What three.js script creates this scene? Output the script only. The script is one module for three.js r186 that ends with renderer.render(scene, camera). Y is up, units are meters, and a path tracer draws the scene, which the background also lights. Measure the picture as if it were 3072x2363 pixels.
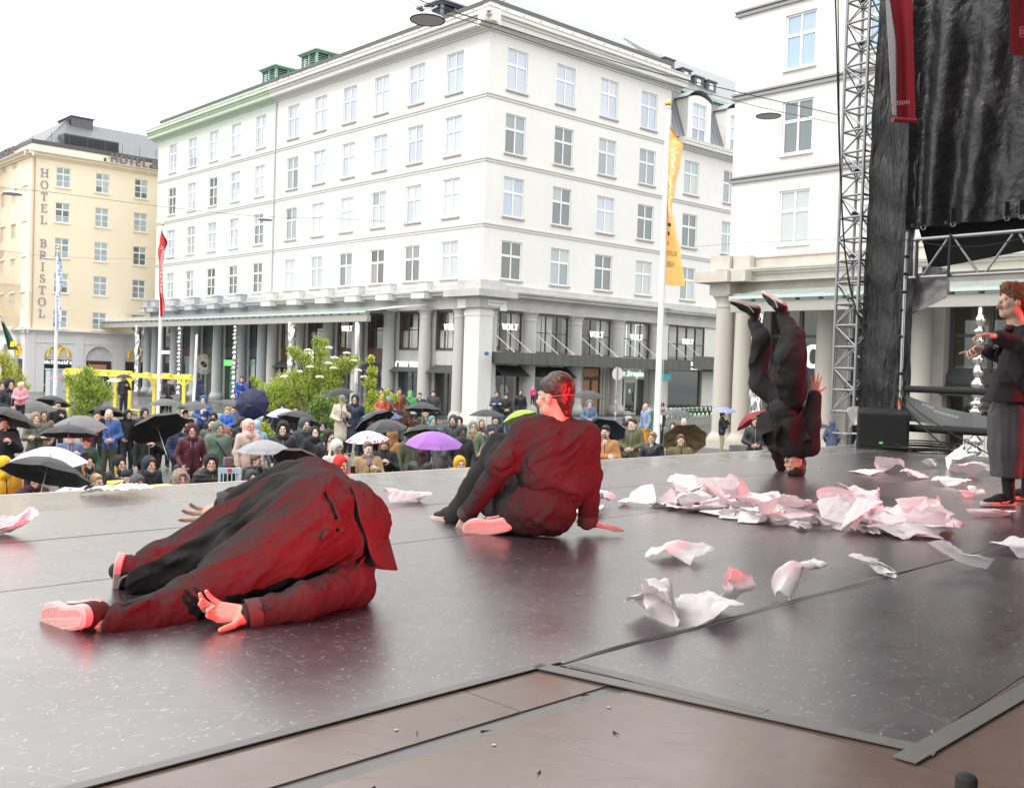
import * as THREE from 'three';
import { mergeGeometries, mergeVertices } from 'three/addons/utils/BufferGeometryUtils.js';
import { RoundedBoxGeometry } from 'three/addons/geometries/RoundedBoxGeometry.js';
import { TextGeometry } from 'three/addons/geometries/TextGeometry.js';
import { FontLoader } from 'three/addons/loaders/FontLoader.js';
import { ImprovedNoise } from 'three/addons/math/ImprovedNoise.js';

// ---------------------------------------------------------------- camera, sky, sun, exposure
const scene = new THREE.Scene();
const FOC = 3083, CX = 1536, CY = 1181.5, EYE = 0.93, GY = -2.02;   // stage boards are y = 0, the square is y = GY
const camera = new THREE.PerspectiveCamera(2 * Math.atan(1181.5 / FOC) * 180 / Math.PI, 3072 / 2363, 0.05, 900);
camera.rotation.order = 'YXZ';
camera.position.set(0, EYE, 0);
camera.rotation.set(-1.2377 * Math.PI / 180, 0, 1.861 * Math.PI / 180);
camera.updateMatrixWorld(true);
const renderer = new THREE.WebGLRenderer({ antialias: true });
renderer.toneMapping = THREE.LinearToneMapping;
renderer.toneMappingExposure = 1.6;
renderer.shadowMap.enabled = true;
{ // overcast sky: brighter towards the zenith, soft mottling
  const w = 128, h = 64, d = new Float32Array(w * h * 4), pn = new ImprovedNoise();
  for (let j = 0; j < h; j++) for (let i = 0; i < w; i++) {
    const el = ((j + 0.5) / h - 0.5) * Math.PI, s = Math.sin(el), az = (i + 0.5) / w * Math.PI * 2;
    let L = s > 0 ? 1.2 * (1 + 0.5 * s) : 0.45;
    if (s > 0) L *= 1 + 0.05 * pn.noise(Math.cos(az) * 2.2, s * 4, Math.sin(az) * 2.2);
    d.set([L * 1.0, L * 0.998, L * 0.99, 1], (j * w + i) * 4);
  }
  const t = new THREE.DataTexture(d, w, h, THREE.RGBAFormat, THREE.FloatType);
  t.mapping = THREE.EquirectangularReflectionMapping; t.magFilter = THREE.LinearFilter; t.minFilter = THREE.LinearFilter; t.needsUpdate = true;
  scene.background = t; scene.environment = t;
}
const sun = new THREE.DirectionalLight(0xfff4e8, 1.0);
sun.position.set(-60, 95, 40); sun.shadow.radius = 34; sun.castShadow = true;
Object.assign(sun.shadow.camera, { left: -80, right: 80, top: 80, bottom: -80, near: 1, far: 300 });
scene.add(sun, sun.target);

// ---------------------------------------------------------------- helpers
const V = (x, y, z) => new THREE.Vector3(x, y, z);
function rng(seed) { let s = seed >>> 0; return () => { s = (s + 0x6d2b79f5) | 0; let t = Math.imul(s ^ (s >>> 15), 1 | s); t = (t + Math.imul(t ^ (t >>> 7), 61 | t)) ^ t; return ((t ^ (t >>> 14)) >>> 0) / 4294967296; }; }
const PN = new ImprovedNoise(), noise = (x, y, z = 0) => PN.noise(x + 31.7, y + 11.3, z + 7.9);
const clamp = (x, a, b) => Math.min(b, Math.max(a, x)), lerp = (a, b, t) => a + (b - a) * t, sstep = (a, b, x) => { const t = clamp((x - a) / (b - a), 0, 1); return t * t * (3 - 2 * t); };
const AX = [0, 1, 2].map((i) => new THREE.Vector3().setFromMatrixColumn(camera.matrixWorld, i));
function ray(px, py) { return AX[0].clone().multiplyScalar((px - CX) / FOC).addScaledVector(AX[1], -(py - CY) / FOC).sub(AX[2]); }
function P(px, py, d) { const r = ray(px, py); return V(0, EYE, 0).addScaledVector(r, d / -r.z); }        // the point d metres ahead along a sight line
function G(px, py, y = 0) { const r = ray(px, py); return V(0, EYE, 0).addScaledVector(r, (y - EYE) / r.y); } // where a sight line meets a level
const used = {};
function numbered(n) { used[n] = (used[n] || 0) + 1; return used[n] === 1 ? n : n + '_' + String(used[n] - 1).padStart(3, '0'); }
function shade(o) { o.castShadow = o.receiveShadow = true; return o; }
function tag(o, label, category, group) { o.userData.label = label; if (category) o.userData.category = category; if (group) o.userData.group = group; return o; }
function thing(name, label, category, pos, turn = 0, group) {
  const o = new THREE.Group(); o.name = numbered(name); if (pos) o.position.copy(pos.isVector3 ? pos : V(...pos)); o.rotation.y = turn; scene.add(o); return tag(o, label, category, group);
}
function mesh(name, geo, mat, parent) { const m = shade(new THREE.Mesh(geo, mat)); m.name = parent === scene ? numbered(name) : name; parent.add(m); return m; }
function struct(name, geo, mat) { const m = mesh(name, geo, mat, scene); m.userData.kind = 'structure'; return m; }
function stuff(o) { o.userData.kind = 'stuff'; return o; }
function copyOf(o, label, pos, turn) { const c = o.clone(); c.name = numbered(o.name.replace(/_\d+$/, '')); c.userData = { ...o.userData }; if (label) c.userData.label = label; if (pos) c.position.copy(pos); if (turn !== undefined) c.rotation.y = turn; scene.add(c); return c; }

// texture coordinates in metres by the direction a face looks in
function boxUV(g, s = 1) {
  if (g.index) g = g.toNonIndexed();
  const p = g.attributes.position, uv = new Float32Array(p.count * 2), a = V(), b = V(), c = V(), n = V();
  for (let i = 0; i < p.count; i += 3) {
    a.fromBufferAttribute(p, i); b.fromBufferAttribute(p, i + 1); c.fromBufferAttribute(p, i + 2);
    n.copy(b).sub(a).cross(c.clone().sub(a)); const x = Math.abs(n.x), y = Math.abs(n.y), z = Math.abs(n.z);
    [a, b, c].forEach((v, k) => { const q = (i + k) * 2; if (y >= x && y >= z) { uv[q] = v.x * s; uv[q + 1] = v.z * s; } else if (x >= z) { uv[q] = v.z * s; uv[q + 1] = v.y * s; } else { uv[q] = v.x * s; uv[q + 1] = v.y * s; } });
  }
  g.setAttribute('uv', new THREE.BufferAttribute(uv, 2)); return g;
}
function plain(g) { const o = g.index ? g.toNonIndexed() : g; for (const k of Object.keys(o.attributes)) if (!['position', 'normal', 'uv'].includes(k)) o.deleteAttribute(k); if (!o.attributes.normal) o.computeVertexNormals(); if (!o.attributes.uv) o.setAttribute('uv', new THREE.BufferAttribute(new Float32Array(o.attributes.position.count * 2), 2)); return o; }
const join = (list) => list.length === 1 ? plain(list[0]) : mergeGeometries(list.map(plain));
// box by its extents
function bx(x0, x1, y0, y1, z0, z1) { const g = new THREE.BoxGeometry(Math.abs(x1 - x0), Math.abs(y1 - y0), Math.abs(z1 - z0)); g.translate((x0 + x1) / 2, (y0 + y1) / 2, (z0 + z1) / 2); return boxUV(g); }
function rbx(w, h, d, r = 0.01, seg = 2) { return plain(new RoundedBoxGeometry(w, h, d, seg, r)); }
function bar(a, b, r, seg = 8, r2 = r) { // round bar between two points
  const d = b.clone().sub(a), g = new THREE.CylinderGeometry(r2, r, d.length(), seg, 1); g.applyQuaternion(new THREE.Quaternion().setFromUnitVectors(V(0, 1, 0), d.clone().normalize())); g.translate((a.x + b.x) / 2, (a.y + b.y) / 2, (a.z + b.z) / 2); return plain(g);
}
function beam(a, b, w, h) { // rectangular bar
  const d = b.clone().sub(a), L = d.length(), m = new THREE.Matrix4().lookAt(a, b, Math.abs(d.y) > 0.95 * L ? V(1, 0, 0) : V(0, 1, 0)), g = new THREE.BoxGeometry(w, h, L); g.applyMatrix4(m); g.translate((a.x + b.x) / 2, (a.y + b.y) / 2, (a.z + b.z) / 2); return boxUV(g);
}
function tube(pts, r, seg = 6, n) { return plain(new THREE.TubeGeometry(new THREE.CatmullRomCurve3(pts), n || pts.length * 5, r, seg)); }
function lathe(prof, seg = 20) { return plain(new THREE.LatheGeometry(prof.map(([r, y]) => new THREE.Vector2(r, y)), seg)); }
function prism(pts, depth, bevel = 0) { const s = new THREE.Shape(pts.map(([x, y]) => new THREE.Vector2(x, y))); return plain(new THREE.ExtrudeGeometry(s, { depth, bevelEnabled: bevel > 0, bevelThickness: bevel, bevelSize: bevel, bevelSegments: 1 })); }
const at = (g, x, y, z, ry = 0) => { g = g.clone(); if (ry) g.rotateY(ry); return g.translate(x, y, z); };
// sheet through a grid of points, with thickness (front, back and rim)
function sheet(f, nu, nv, th = 0.002) {
  const pos = [], uv = [], idx = [], N = (nu + 1) * (nv + 1);
  const pts = []; for (let j = 0; j <= nv; j++) for (let i = 0; i <= nu; i++) pts.push(f(i / nu, j / nv));
  const nor = pts.map(() => V()); const q = (i, j) => j * (nu + 1) + i;
  for (let j = 0; j < nv; j++) for (let i = 0; i < nu; i++) for (const [a, b, c] of [[q(i, j), q(i + 1, j), q(i + 1, j + 1)], [q(i, j), q(i + 1, j + 1), q(i, j + 1)]]) { const n = pts[b].clone().sub(pts[a]).cross(pts[c].clone().sub(pts[a])); nor[a].add(n); nor[b].add(n); nor[c].add(n); idx.push(a, b, c); }
  nor.forEach((n) => n.normalize());
  for (let s = 0; s < 2; s++) pts.forEach((p, k) => { const o = (s ? -1 : 1) * th / 2; pos.push(p.x + nor[k].x * o, p.y + nor[k].y * o, p.z + nor[k].z * o); uv.push((k % (nu + 1)) / nu, Math.floor(k / (nu + 1)) / nv); });
  const front = idx.length; for (let k = 0; k < front; k += 3) idx.push(idx[k] + N, idx[k + 2] + N, idx[k + 1] + N);
  const rim = (a, b) => idx.push(a, a + N, b, b, a + N, b + N);
  for (let i = 0; i < nu; i++) { rim(q(i, 0), q(i + 1, 0)); rim(q(i + 1, nv), q(i, nv)); }
  for (let j = 0; j < nv; j++) { rim(q(0, j + 1), q(0, j)); rim(q(nu, j), q(nu, j + 1)); }
  const g = new THREE.BufferGeometry(); g.setAttribute('position', new THREE.Float32BufferAttribute(pos, 3)); g.setAttribute('uv', new THREE.Float32BufferAttribute(uv, 2)); g.setIndex(idx); g.computeVertexNormals(); return g;
}
// textures
function tex(n, f, rep = 1, srgb = false) { // f(u, v) -> grey 0..1 or [r, g, b]; tileable if f is
  const d = new Uint8Array(n * n * 4);
  for (let j = 0; j < n; j++) for (let i = 0; i < n; i++) { const c = f(i / n, j / n), k = (j * n + i) * 4; for (let q = 0; q < 3; q++) d[k + q] = clamp((Array.isArray(c) ? c[q] : c) * 255, 0, 255); d[k + 3] = 255; }
  const t = new THREE.DataTexture(d, n, n); t.wrapS = t.wrapT = THREE.RepeatWrapping; t.magFilter = THREE.LinearFilter; t.minFilter = THREE.LinearMipmapLinearFilter; t.repeat.set(rep, rep); if (srgb) t.colorSpace = THREE.SRGBColorSpace; t.needsUpdate = true; return t;
}
function tnoise(u, v, f, seed = 0) { // tileable fractal noise, about -1..1
  let s = 0, a = 1, w = 0; for (let o = 0; o < 4; o++) { const F = f * 2 ** o, U = u * F, W = v * F, x = u, y = v, n = (p, q) => PN.noise(p + seed * 17.3, q + seed * 5.1, o * 9.7 + seed);
    s += a * ((1 - x) * (1 - y) * n(U, W) + x * (1 - y) * n(U - F, W) + (1 - x) * y * n(U, W - F) + x * y * n(U - F, W - F)); w += a; a *= 0.55; } return s / w * 1.9; }
function rep(t, s, s2) { const c = t.clone(); c.repeat.set(s, s2 || s); c.needsUpdate = true; return c; }
const T_MOTTLE = tex(256, (u, v) => 0.82 + 0.18 * tnoise(u, v, 4, 1)), T_FINE = tex(256, (u, v) => 0.5 + 0.5 * tnoise(u, v, 32, 2)), T_BUMP = tex(256, (u, v) => 0.5 + 0.45 * tnoise(u, v, 10, 3));
const T_STREAK = tex(256, (u, v) => clamp(0.955 + 0.025 * tnoise(u, v * 0.18 % 1, 9, 4) + 0.035 * tnoise(u, v, 5, 5), 0, 1));
const T_WEAVE = tex(256, (u, v) => 0.5 + 0.28 * Math.sin(u * Math.PI * 128) * Math.sin(v * Math.PI * 128) + 0.3 * tnoise(u, v, 40, 6));
function mat(c, rough = 0.8, o = {}) {
  const m = o.phys ? new THREE.MeshPhysicalMaterial() : new THREE.MeshStandardMaterial(); const { phys, ...r } = o;
  if (Array.isArray(c)) m.color.setRGB(...c); else m.color.set(c); m.roughness = rough; Object.assign(m, r); if (m.side === undefined) m.side = THREE.FrontSide; return m;
}
const font = await new FontLoader().loadAsync('fonts/droid/droid_sans_bold.typeface.json'), serif = await new FontLoader().loadAsync('fonts/droid/droid_serif_regular.typeface.json');
function letters(s, size, depth, f = font) { const g = new TextGeometry(s, { font: f, size, depth, curveSegments: 4, bevelEnabled: false }); g.computeBoundingBox(); g.translate(-(g.boundingBox.min.x + g.boundingBox.max.x) / 2, 0, 0); return plain(g); }
function canvasTex(w, h, draw) { const c = document.createElement('canvas'); c.width = w; c.height = h; const x = c.getContext('2d'); draw(x, w, h); const t = new THREE.CanvasTexture(c); t.colorSpace = THREE.SRGBColorSpace; return t; }

const local = (g, p) => g.translate(-p.x, -p.y, -p.z);
// ---------------------------------------------------------------- ground and stage
const K0 = G(2538, 1335.7), SA = V(0.7055, 0, -0.7087), SB = V(0.7087, 0, 0.7055);      // stage corner by the tower, along its front edge, towards its back
const Sg = (a, b, y = 0) => V(K0.x + SA.x * a + SB.x * b, y, K0.z + SA.z * a + SB.z * b);
const inStage = (p) => { const q = p.clone().sub(K0); return [q.dot(SA), q.dot(SB)]; };
const onA = (px, py, a0) => { const r = ray(px, py), o = V(0, EYE, 0), t = (a0 - o.clone().sub(K0).dot(SA)) / r.dot(SA); return o.addScaledVector(r, t); };
const onB = (px, py, b0) => { const r = ray(px, py), o = V(0, EYE, 0), t = (b0 - o.clone().sub(K0).dot(SB)) / r.dot(SB); return o.addScaledVector(r, t); };
const stageTurn = Math.atan2(0.7087, 0.7055);   // local +x runs along SA
const toStage = (g) => { const m = new THREE.Matrix4().makeBasis(SA, V(0, 1, 0), SB); m.setPosition(K0); return g.applyMatrix4(m); };
{
  const pv = tex(512, (u, v) => { const w = 0.55 + 0.22 * tnoise(u, v, 5, 11) + 0.1 * tnoise(u, v, 40, 12); return [w * 0.98, w, w]; });
  const pr = tex(256, (u, v) => clamp(0.34 + 0.33 * tnoise(u, v, 3, 13), 0.05, 0.8));
  const M = mat([0.19, 0.19, 0.19], 1, { map: rep(pv, 0.11), roughnessMap: rep(pr, 0.06), bumpMap: rep(T_FINE, 0.5), bumpScale: 0.004 });
  const g = boxUV(new THREE.PlaneGeometry(700, 700).rotateX(-Math.PI / 2).translate(0, GY, -200)); struct('ground', g, M);
}
const M_BLACKM = mat([0.012, 0.012, 0.013], 0.5), M_STEEL = mat([0.42, 0.43, 0.45], 0.38, { metalness: 0.75 }), M_ALU = mat([0.3, 0.305, 0.32], 0.42, { metalness: 0.8 }), M_RUBBER = mat([0.012, 0.012, 0.012], 0.75);
{ // stage floor: boards below, rolled vinyl dance mats on top, tape
  const flecks = tex(1024, (u, v) => 0); { const n = 1024, d = flecks.image.data, r = rng(5); for (let k = 0; k < n * n; k++) { const u = (k % n) / n, v = Math.floor(k / n) / n, w = 0.046 + 0.02 * tnoise(u, v, 6, 21) + 0.012 * tnoise(u, v, 60, 22); d[k * 4] = w * 0.95 * 255; d[k * 4 + 1] = w * 0.62 * 255; d[k * 4 + 2] = w * 0.82 * 255; }
    for (let k = 0; k < 2600; k++) { const x = r() * n, y = r() * n, L = 2 + r() * 9, an = r() * 6.28, br = 60 + r() * 110; for (let s = 0; s < L; s++) { const q = ((Math.floor(y + Math.sin(an) * s * 0.6 + n) % n) * n + Math.floor(x + Math.cos(an) * s + n) % n) * 4; for (let c = 0; c < 3; c++) d[q + c] = Math.max(d[q + c], br * (0.6 + 0.4 * r())); } }
    for (let k = 0; k < 46; k++) { let x = r() * n, y = r() * n, an = r() * 6.28; const L = 40 + r() * 160; for (let s = 0; s < L; s++) { an += (r() - 0.5) * 0.06; x += Math.cos(an); y += Math.sin(an); const q = ((Math.floor(y + n) % n) * n + Math.floor(x + n) % n) * 4; for (let c = 0; c < 3; c++) d[q + c] = Math.max(d[q + c], 38); } } }
  const rgh = tex(256, (u, v) => clamp(0.33 + 0.1 * tnoise(u, v, 3, 23) + 0.06 * tnoise(u, v, 30, 24), 0.12, 0.9));
  const wet = tex(256, (u, v) => clamp(0.2 + 0.24 * tnoise(u, v, 5, 25), 0.02, 0.6));
  const ply = tex(512, (u, v) => { const s = tnoise(u, v, 4, 31), f = tnoise(u, v, 48, 32), d = sstep(0.35, 0.75, tnoise(u, v, 7, 33)); const w = 0.9 + 0.12 * s + 0.12 * f - 0.35 * d; return [w, w * 0.98, w * 0.97]; });
  const scr = tex(512, (u, v) => 0.5); { const n = 512, d = scr.image.data, r = rng(8); for (let k = 0; k < 120; k++) { let x = r() * n, y = r() * n, an = 0.4 + r() * 0.9; const L = 6 + r() * 60; for (let s = 0; s < L; s++) { an += (r() - 0.5) * 0.1; x += Math.cos(an); y += Math.sin(an); const q = ((Math.floor(y + n) % n) * n + Math.floor(x + n) % n) * 4; d[q] = d[q + 1] = d[q + 2] = 60; } } }
  const M_MAT = mat([1, 1, 1], 1, { phys: 1, map: rep(flecks, 0.42), roughnessMap: rep(rgh, 0.5), bumpMap: rep(T_BUMP, 0.35), bumpScale: 0.0016, ior: 1.9, specularIntensity: 1, clearcoat: 0.55, clearcoatRoughness: 0.28 });
  const M_EDGE = mat([0.2, 0.19, 0.18], 1, { map: rep(T_MOTTLE, 0.5), roughnessMap: rep(wet, 0.45), bumpMap: rep(T_FINE, 0.6), bumpScale: 0.002 });
  const M_PLY = mat([0.165, 0.118, 0.102], 0.5, { map: rep(ply, 0.33), bumpMap: rep(scr, 0.6), bumpScale: 0.0012, roughnessMap: rep(tex(256, (u, v) => clamp(0.42 + 0.12 * tnoise(u, v, 6, 34), 0, 1)), 1) });
  const M_TAPE = mat([0.13, 0.125, 0.125], 0.38, { bumpMap: rep(T_BUMP, 1.5), bumpScale: 0.002 }), M_GAP = mat([0.012, 0.006, 0.005], 0.9);
  const fl = new THREE.Group(); fl.name = 'stage_floor'; fl.userData = { kind: 'structure' }; scene.add(fl);
  const quad = (pts, y0, y1) => { // prism over a polygon given in stage metres
    const s = new THREE.Shape(pts.map(([a, b]) => new THREE.Vector2(a, -b))), g = new THREE.ExtrudeGeometry(s, { depth: y1 - y0, bevelEnabled: false }); g.rotateX(-Math.PI / 2); g.translate(0, y0, 0); return toStage(boxUV(g)); };
  mesh('stage_frame', quad([[-17, -0.02], [0.3, -0.02], [0.3, 11.5], [-17, 11.5]], -0.25, -0.03), M_GAP, fl);
  mesh('stage_skirt', quad([[-17, 0], [0.25, 0], [0.25, 11.4], [-17, 11.4]], GY + 0.02, -0.26), mat([0.01, 0.01, 0.01], 0.9), fl);
  // edge boards, wet
  for (let k = 0; k < 8; k++) { const a0 = -17 + k * 2.16, a1 = Math.min(0.3, a0 + 2.156); mesh('edge_board', quad([[a0, 0], [a1, 0], [a1, 0.9], [a0, 0.9]], -0.03, -0.004), M_EDGE, fl); }
  mesh('edge_profile', quad([[-17, -0.03], [0.3, -0.03], [0.3, -0.002], [-17, -0.002]], -0.06, -0.0035), mat([0.55, 0.55, 0.55], 0.4), fl);
  // plywood boards at the back
  const rows = [[5.02, 5.262], [5.335, 6.55], [6.553, 7.77], [7.773, 9.0], [9.003, 11.4]];
  rows.forEach(([b0, b1], i) => { for (let k = 0; k < 8; k++) { const a0 = [-17.1, -16.62, -16.1, -16.9, -16.4][i] + k * 2.42, a1 = Math.min(0.3, a0 + 2.415); if (a0 > 0.2) continue; mesh('plywood_board', quad([[Math.max(a0, -17), b0], [a1, b0], [a1, b1], [Math.max(a0, -17), b1]], -0.03, -0.006 - (k % 3) * 0.0007), M_PLY, fl); } });
  mesh('joint_strip', quad([[-17, 5.262], [-11.86, 5.262], [-11.86, 5.335], [-17, 5.335]], -0.03, -0.012), M_TAPE, fl);
  // dance mats
  mesh('dance_mat', quad([[-16.9, 0.9], [-0.3, 0.9], [-0.3, 2.966], [-16.9, 2.966]], -0.0055, 0), M_MAT, fl);
  mesh('dance_mat', quad([[-16.9, 2.972], [-0.3, 2.972], [-0.3, 5.018], [-16.9, 5.018]], -0.0055, -0.0006), M_MAT, fl);
  mesh('dance_mat', quad([[-11.86, 5.045], [-0.3, 5.045], [-0.3, 6.0], [-10.8, 6.07], [-11.69, 6.12]], -0.0055, 0.0004), M_MAT, fl);
  // tape
  const tapeQ = (p, q, w, y = 0.0012) => { const dx = q[0] - p[0], dz = q[1] - p[1], L = Math.hypot(dx, dz), nx = -dz / L * w / 2, nz = dx / L * w / 2; return quad([[p[0] + nx, p[1] + nz], [p[0] - nx, p[1] - nz], [q[0] - nx, q[1] - nz], [q[0] + nx, q[1] + nz]], y - 0.003, y); };
  mesh('tape_strip', tapeQ([-11.92, 5.0], [-11.68, 6.17], 0.06), M_TAPE, fl);
  mesh('tape_strip', tapeQ([-11.82, 5.06], [-11.75, 5.72], 0.05, 0.002), M_TAPE, fl);
  mesh('tape_strip', tapeQ([-17, 5.005], [-11.9, 5.005], 0.035), M_TAPE, fl);
  mesh('tape_strip', tapeQ([-11.8, 6.14], [-3, 6.09], 0.06, 0.0018), M_TAPE, fl);
  mesh('mat_overlap', tapeQ([-16.9, 1.872], [-0.3, 1.842], 0.03, 0.0016), M_MAT, fl);
  // a lifted lip of vinyl along the near joint
  mesh('lifted_edge', sheet((u, v) => { const a = lerp(-11.85, -9.4, u); return Sg(a, 5.046 - 0.012 * (1 - v) - 0.006 * Math.sin(u * 13), 0.0015 + (1 - v) * (0.004 + 0.006 * Math.abs(Math.sin(u * 8)) * (1 - u))); }, 60, 3, 0.002), M_MAT, fl);
  for (const [a, b, r] of [[-12.55, 5.6, 0.4], [-12.2, 5.55, 1.3], [-12.02, 5.29, 2.2], [-12.6, 5.22, 0.9], [-12.9, 5.42, 0.2], [-12.45, 5.32, 2.6]]) mesh('floor_scrap', toStage(at(new THREE.ConeGeometry(0.004, 0.03, 4).scale(1, 1, 0.4).rotateZ(1.5).rotateY(r), a, -0.003, b)), mat([0.05, 0.02, 0.015], 0.8), fl);
  for (const [a, b] of [[-11.75, 5.83], [-11.72, 5.9], [-12.62, 5.16], [-12.5, 5.4], [-12.05, 5.4]]) mesh('screw_head', toStage(at(new THREE.CylinderGeometry(0.006, 0.006, 0.002, 8), a, -0.0048, b)), mat([0.5, 0.45, 0.4], 0.4, { metalness: 0.6 }), fl);
}
{ // black canvas roof and back cloth that keep the sky off the stage
  const MR = mat([0.018, 0.018, 0.02], 0.7);
  struct('stage_roof', toStage(boxUV(new THREE.BoxGeometry(18, 0.12, 9.4).translate(-8.3, 8.3, 7.3))), MR);
  struct('stage_back_wall', toStage(boxUV(new THREE.BoxGeometry(17.6, 8.2, 0.06).translate(-8.3, 4.1, 11.6))), MR);
}
const M_DRAPE = mat([0.017, 0.017, 0.019], 0.42, { bumpMap: rep(tex(512, (u, v) => 0.5 + 0.35 * tnoise(u, v, 6, 81) + 0.3 * tnoise(u, v * 2 % 1, 14, 82)), 1.6), bumpScale: 0.035 });
{ // side drape hanging from the roof, in two cloths
  const d = thing('stage_drape', 'wrinkled black drape hanging beside the truss tower down to its lower hem', 'drape');
  const TL = onA(2618, -260, 0.25), TR = onA(3320, -420, 0.25), y0 = TL.y;
  const fold = (b, y, k) => { const f = Math.sin(b * 7 + 0.6 * Math.sin(y * 0.9)) * 0.05 + 0.07 * noise(b * 1.6, y * 0.35, k) + 0.05 * noise(b * 4 + y * 0.5, y * 1.2, k + 4) + 0.02 * noise(b * 11, y * 5, k + 9); return f; };
  const bOf = (px, py) => inStage(onA(px, py, 0.25))[1];
  const big = { b0: bOf(2722, 690), b1: bOf(3300, 640) }, yb = onA(2736, 688, 0.25).y, yr = onA(3072, 652, 0.25).y, bm = bOf(3072, 652);
  const ph = (t) => 0.5 * Math.abs(((t * 1.0) % 1 + 1) % 1 - 0.5);
  mesh('main_cloth', sheet((u, v) => { const b = lerp(big.b0, big.b1, u), lo = yb + (yr - yb) * (b - big.b0) / (bm - big.b0), y = lerp(lo, 8.2, v); const s = b - big.b0, fan = Math.exp(-s * 0.9) * 0.16 * Math.sin((s * 9 - (y - lo) * s * 0.9) * 1.4); return Sg(0.22 + fan + fold(b, y, 3) * 0.6 + 0.06 * noise(s * 3 + (y - lo) * 1.1, (y - lo) * 1.4, 2), b, y); }, 110, 110, 0.004), M_DRAPE, d);
  const sb0 = bOf(2608, 700), sb1 = bOf(2735, 700);
  mesh('side_cloth', sheet((u, v) => { const y = lerp(0.42, 8.2, v), b = lerp(sb0 - 0.12 + 0.14 * v, sb1 + 0.02, u); return Sg(0.3 + fold(b * 1.3, y, 8) * 0.7 + 0.05 * noise(b * 2 + y * 1.1, y * 1.7, 3), b, y); }, 40, 110, 0.004), M_DRAPE, d);
  const p0 = onA(2733, 690, 0.75), p1 = onA(3150, 640, 0.75), q0 = onA(2790, 808, 0.75), q1 = onA(3150, 737, 0.75);
  mesh('rear_flap', sheet((u, v) => { const lo = q0.clone().lerp(q1, u), hi = p0.clone().lerp(p1, u); return lo.lerp(hi.setY(hi.y + 0.4), v).addScaledVector(SA, 0.02 * noise(u * 8, v * 3)); }, 24, 8, 0.004), mat([0.012, 0.012, 0.013], 0.8), d);
  for (const px of [2771, 2860, 3022, 3066]) { const q = onA(px, 682 - (px - 2771) * 0.11, 0.12); const r = new THREE.TorusGeometry(0.032, 0.005, 6, 14); r.rotateY(-0.3); r.translate(q.x, q.y, q.z); mesh('ring', plain(r), M_STEEL, d); mesh('strap', boxUV(new THREE.BoxGeometry(0.06, 0.2, 0.012).translate(q.x, q.y + 0.12, q.z)), M_BLACKM, d); }
  for (const [px, py] of [[2738, 676], [2787, 671], [2839, 668], [2904, 661], [2970, 656], [3035, 649]]) { const q = onA(px, py, 0.17); const e = new THREE.TorusGeometry(0.017, 0.005, 5, 10); e.rotateY(-0.6); e.translate(q.x, q.y, q.z); mesh('eyelet', plain(e), mat([0.09, 0.09, 0.09], 0.5), d); }
}
{ // truss tower
  const t = thing('truss_tower', 'grey aluminium truss tower standing at the far stage corner', 'truss tower');
  const base = P(2562, 1236, 15.35), s = 0.39, az = 53.6 * Math.PI / 180, e1 = V(Math.sin(az), 0, -Math.cos(az)), e2 = V(-Math.cos(az), 0, -Math.sin(az));  // from the front leg to the right and to the left leg
  const c = [base, base.clone().addScaledVector(e1, s), base.clone().addScaledVector(e1, s).addScaledVector(e2, s), base.clone().addScaledVector(e2, s)], H = 8, y0 = base.y;
  const up = (p, y) => V(p.x, y, p.z);
  c.forEach((p) => mesh('leg', bar(up(p, y0), up(p, H), 0.026, 12), M_ALU, t));
  const step = 0.325;
  for (let k = 0; y0 + k * step < H; k++) for (let f = 0; f < 4; f++) {
    const p = c[f], q = c[(f + 1) % 4], y = y0 + k * step; mesh('rung', bar(up(p, y), up(q, y), 0.019, 8), M_ALU, t);
    const flip = (k + f) % 2; if (y + step < H) mesh('brace', bar(up(flip ? p : q, y), up(flip ? q : p, y + step), 0.0125, 7), M_ALU, t);
  }
  for (let k = 1; k < 22; k += 2) { const q = up(c[2], y0 + k * step + 0.12); mesh('clamp', at(rbx(0.1, 0.05, 0.09, 0.012), q.x, q.y, q.z, k), M_BLACKM, t); }
  // pointed steel foot
  const foot = P(2536, 1331, 15.35), mid = c[0].clone().add(c[2]).multiplyScalar(0.5); mid.y = 0;
  mesh('foot_plate', beam(up(c[3], y0), V(mid.x - 0.05, -0.02, mid.z), 0.16, 0.012), M_STEEL, t); mesh('foot_plate', beam(up(c[1], y0), V(mid.x + 0.08, -0.02, mid.z), 0.16, 0.012), M_STEEL, t);
  mesh('foot_post', bar(V(mid.x, y0, mid.z), V(mid.x, -0.3, mid.z), 0.03, 10), M_ALU, t); mesh('foot_shelf', at(rbx(0.42, 0.012, 0.3, 0.004), mid.x, 0.16, mid.z, 0.4), M_STEEL, t); mesh('foot_base', at(rbx(0.5, 0.02, 0.4, 0.005), mid.x, GY + 0.03, mid.z, 0.4), M_STEEL, t); mesh('foot_post', bar(V(mid.x, -0.3, mid.z), V(mid.x, GY, mid.z), 0.05, 10), M_STEEL, t);
}
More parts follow.
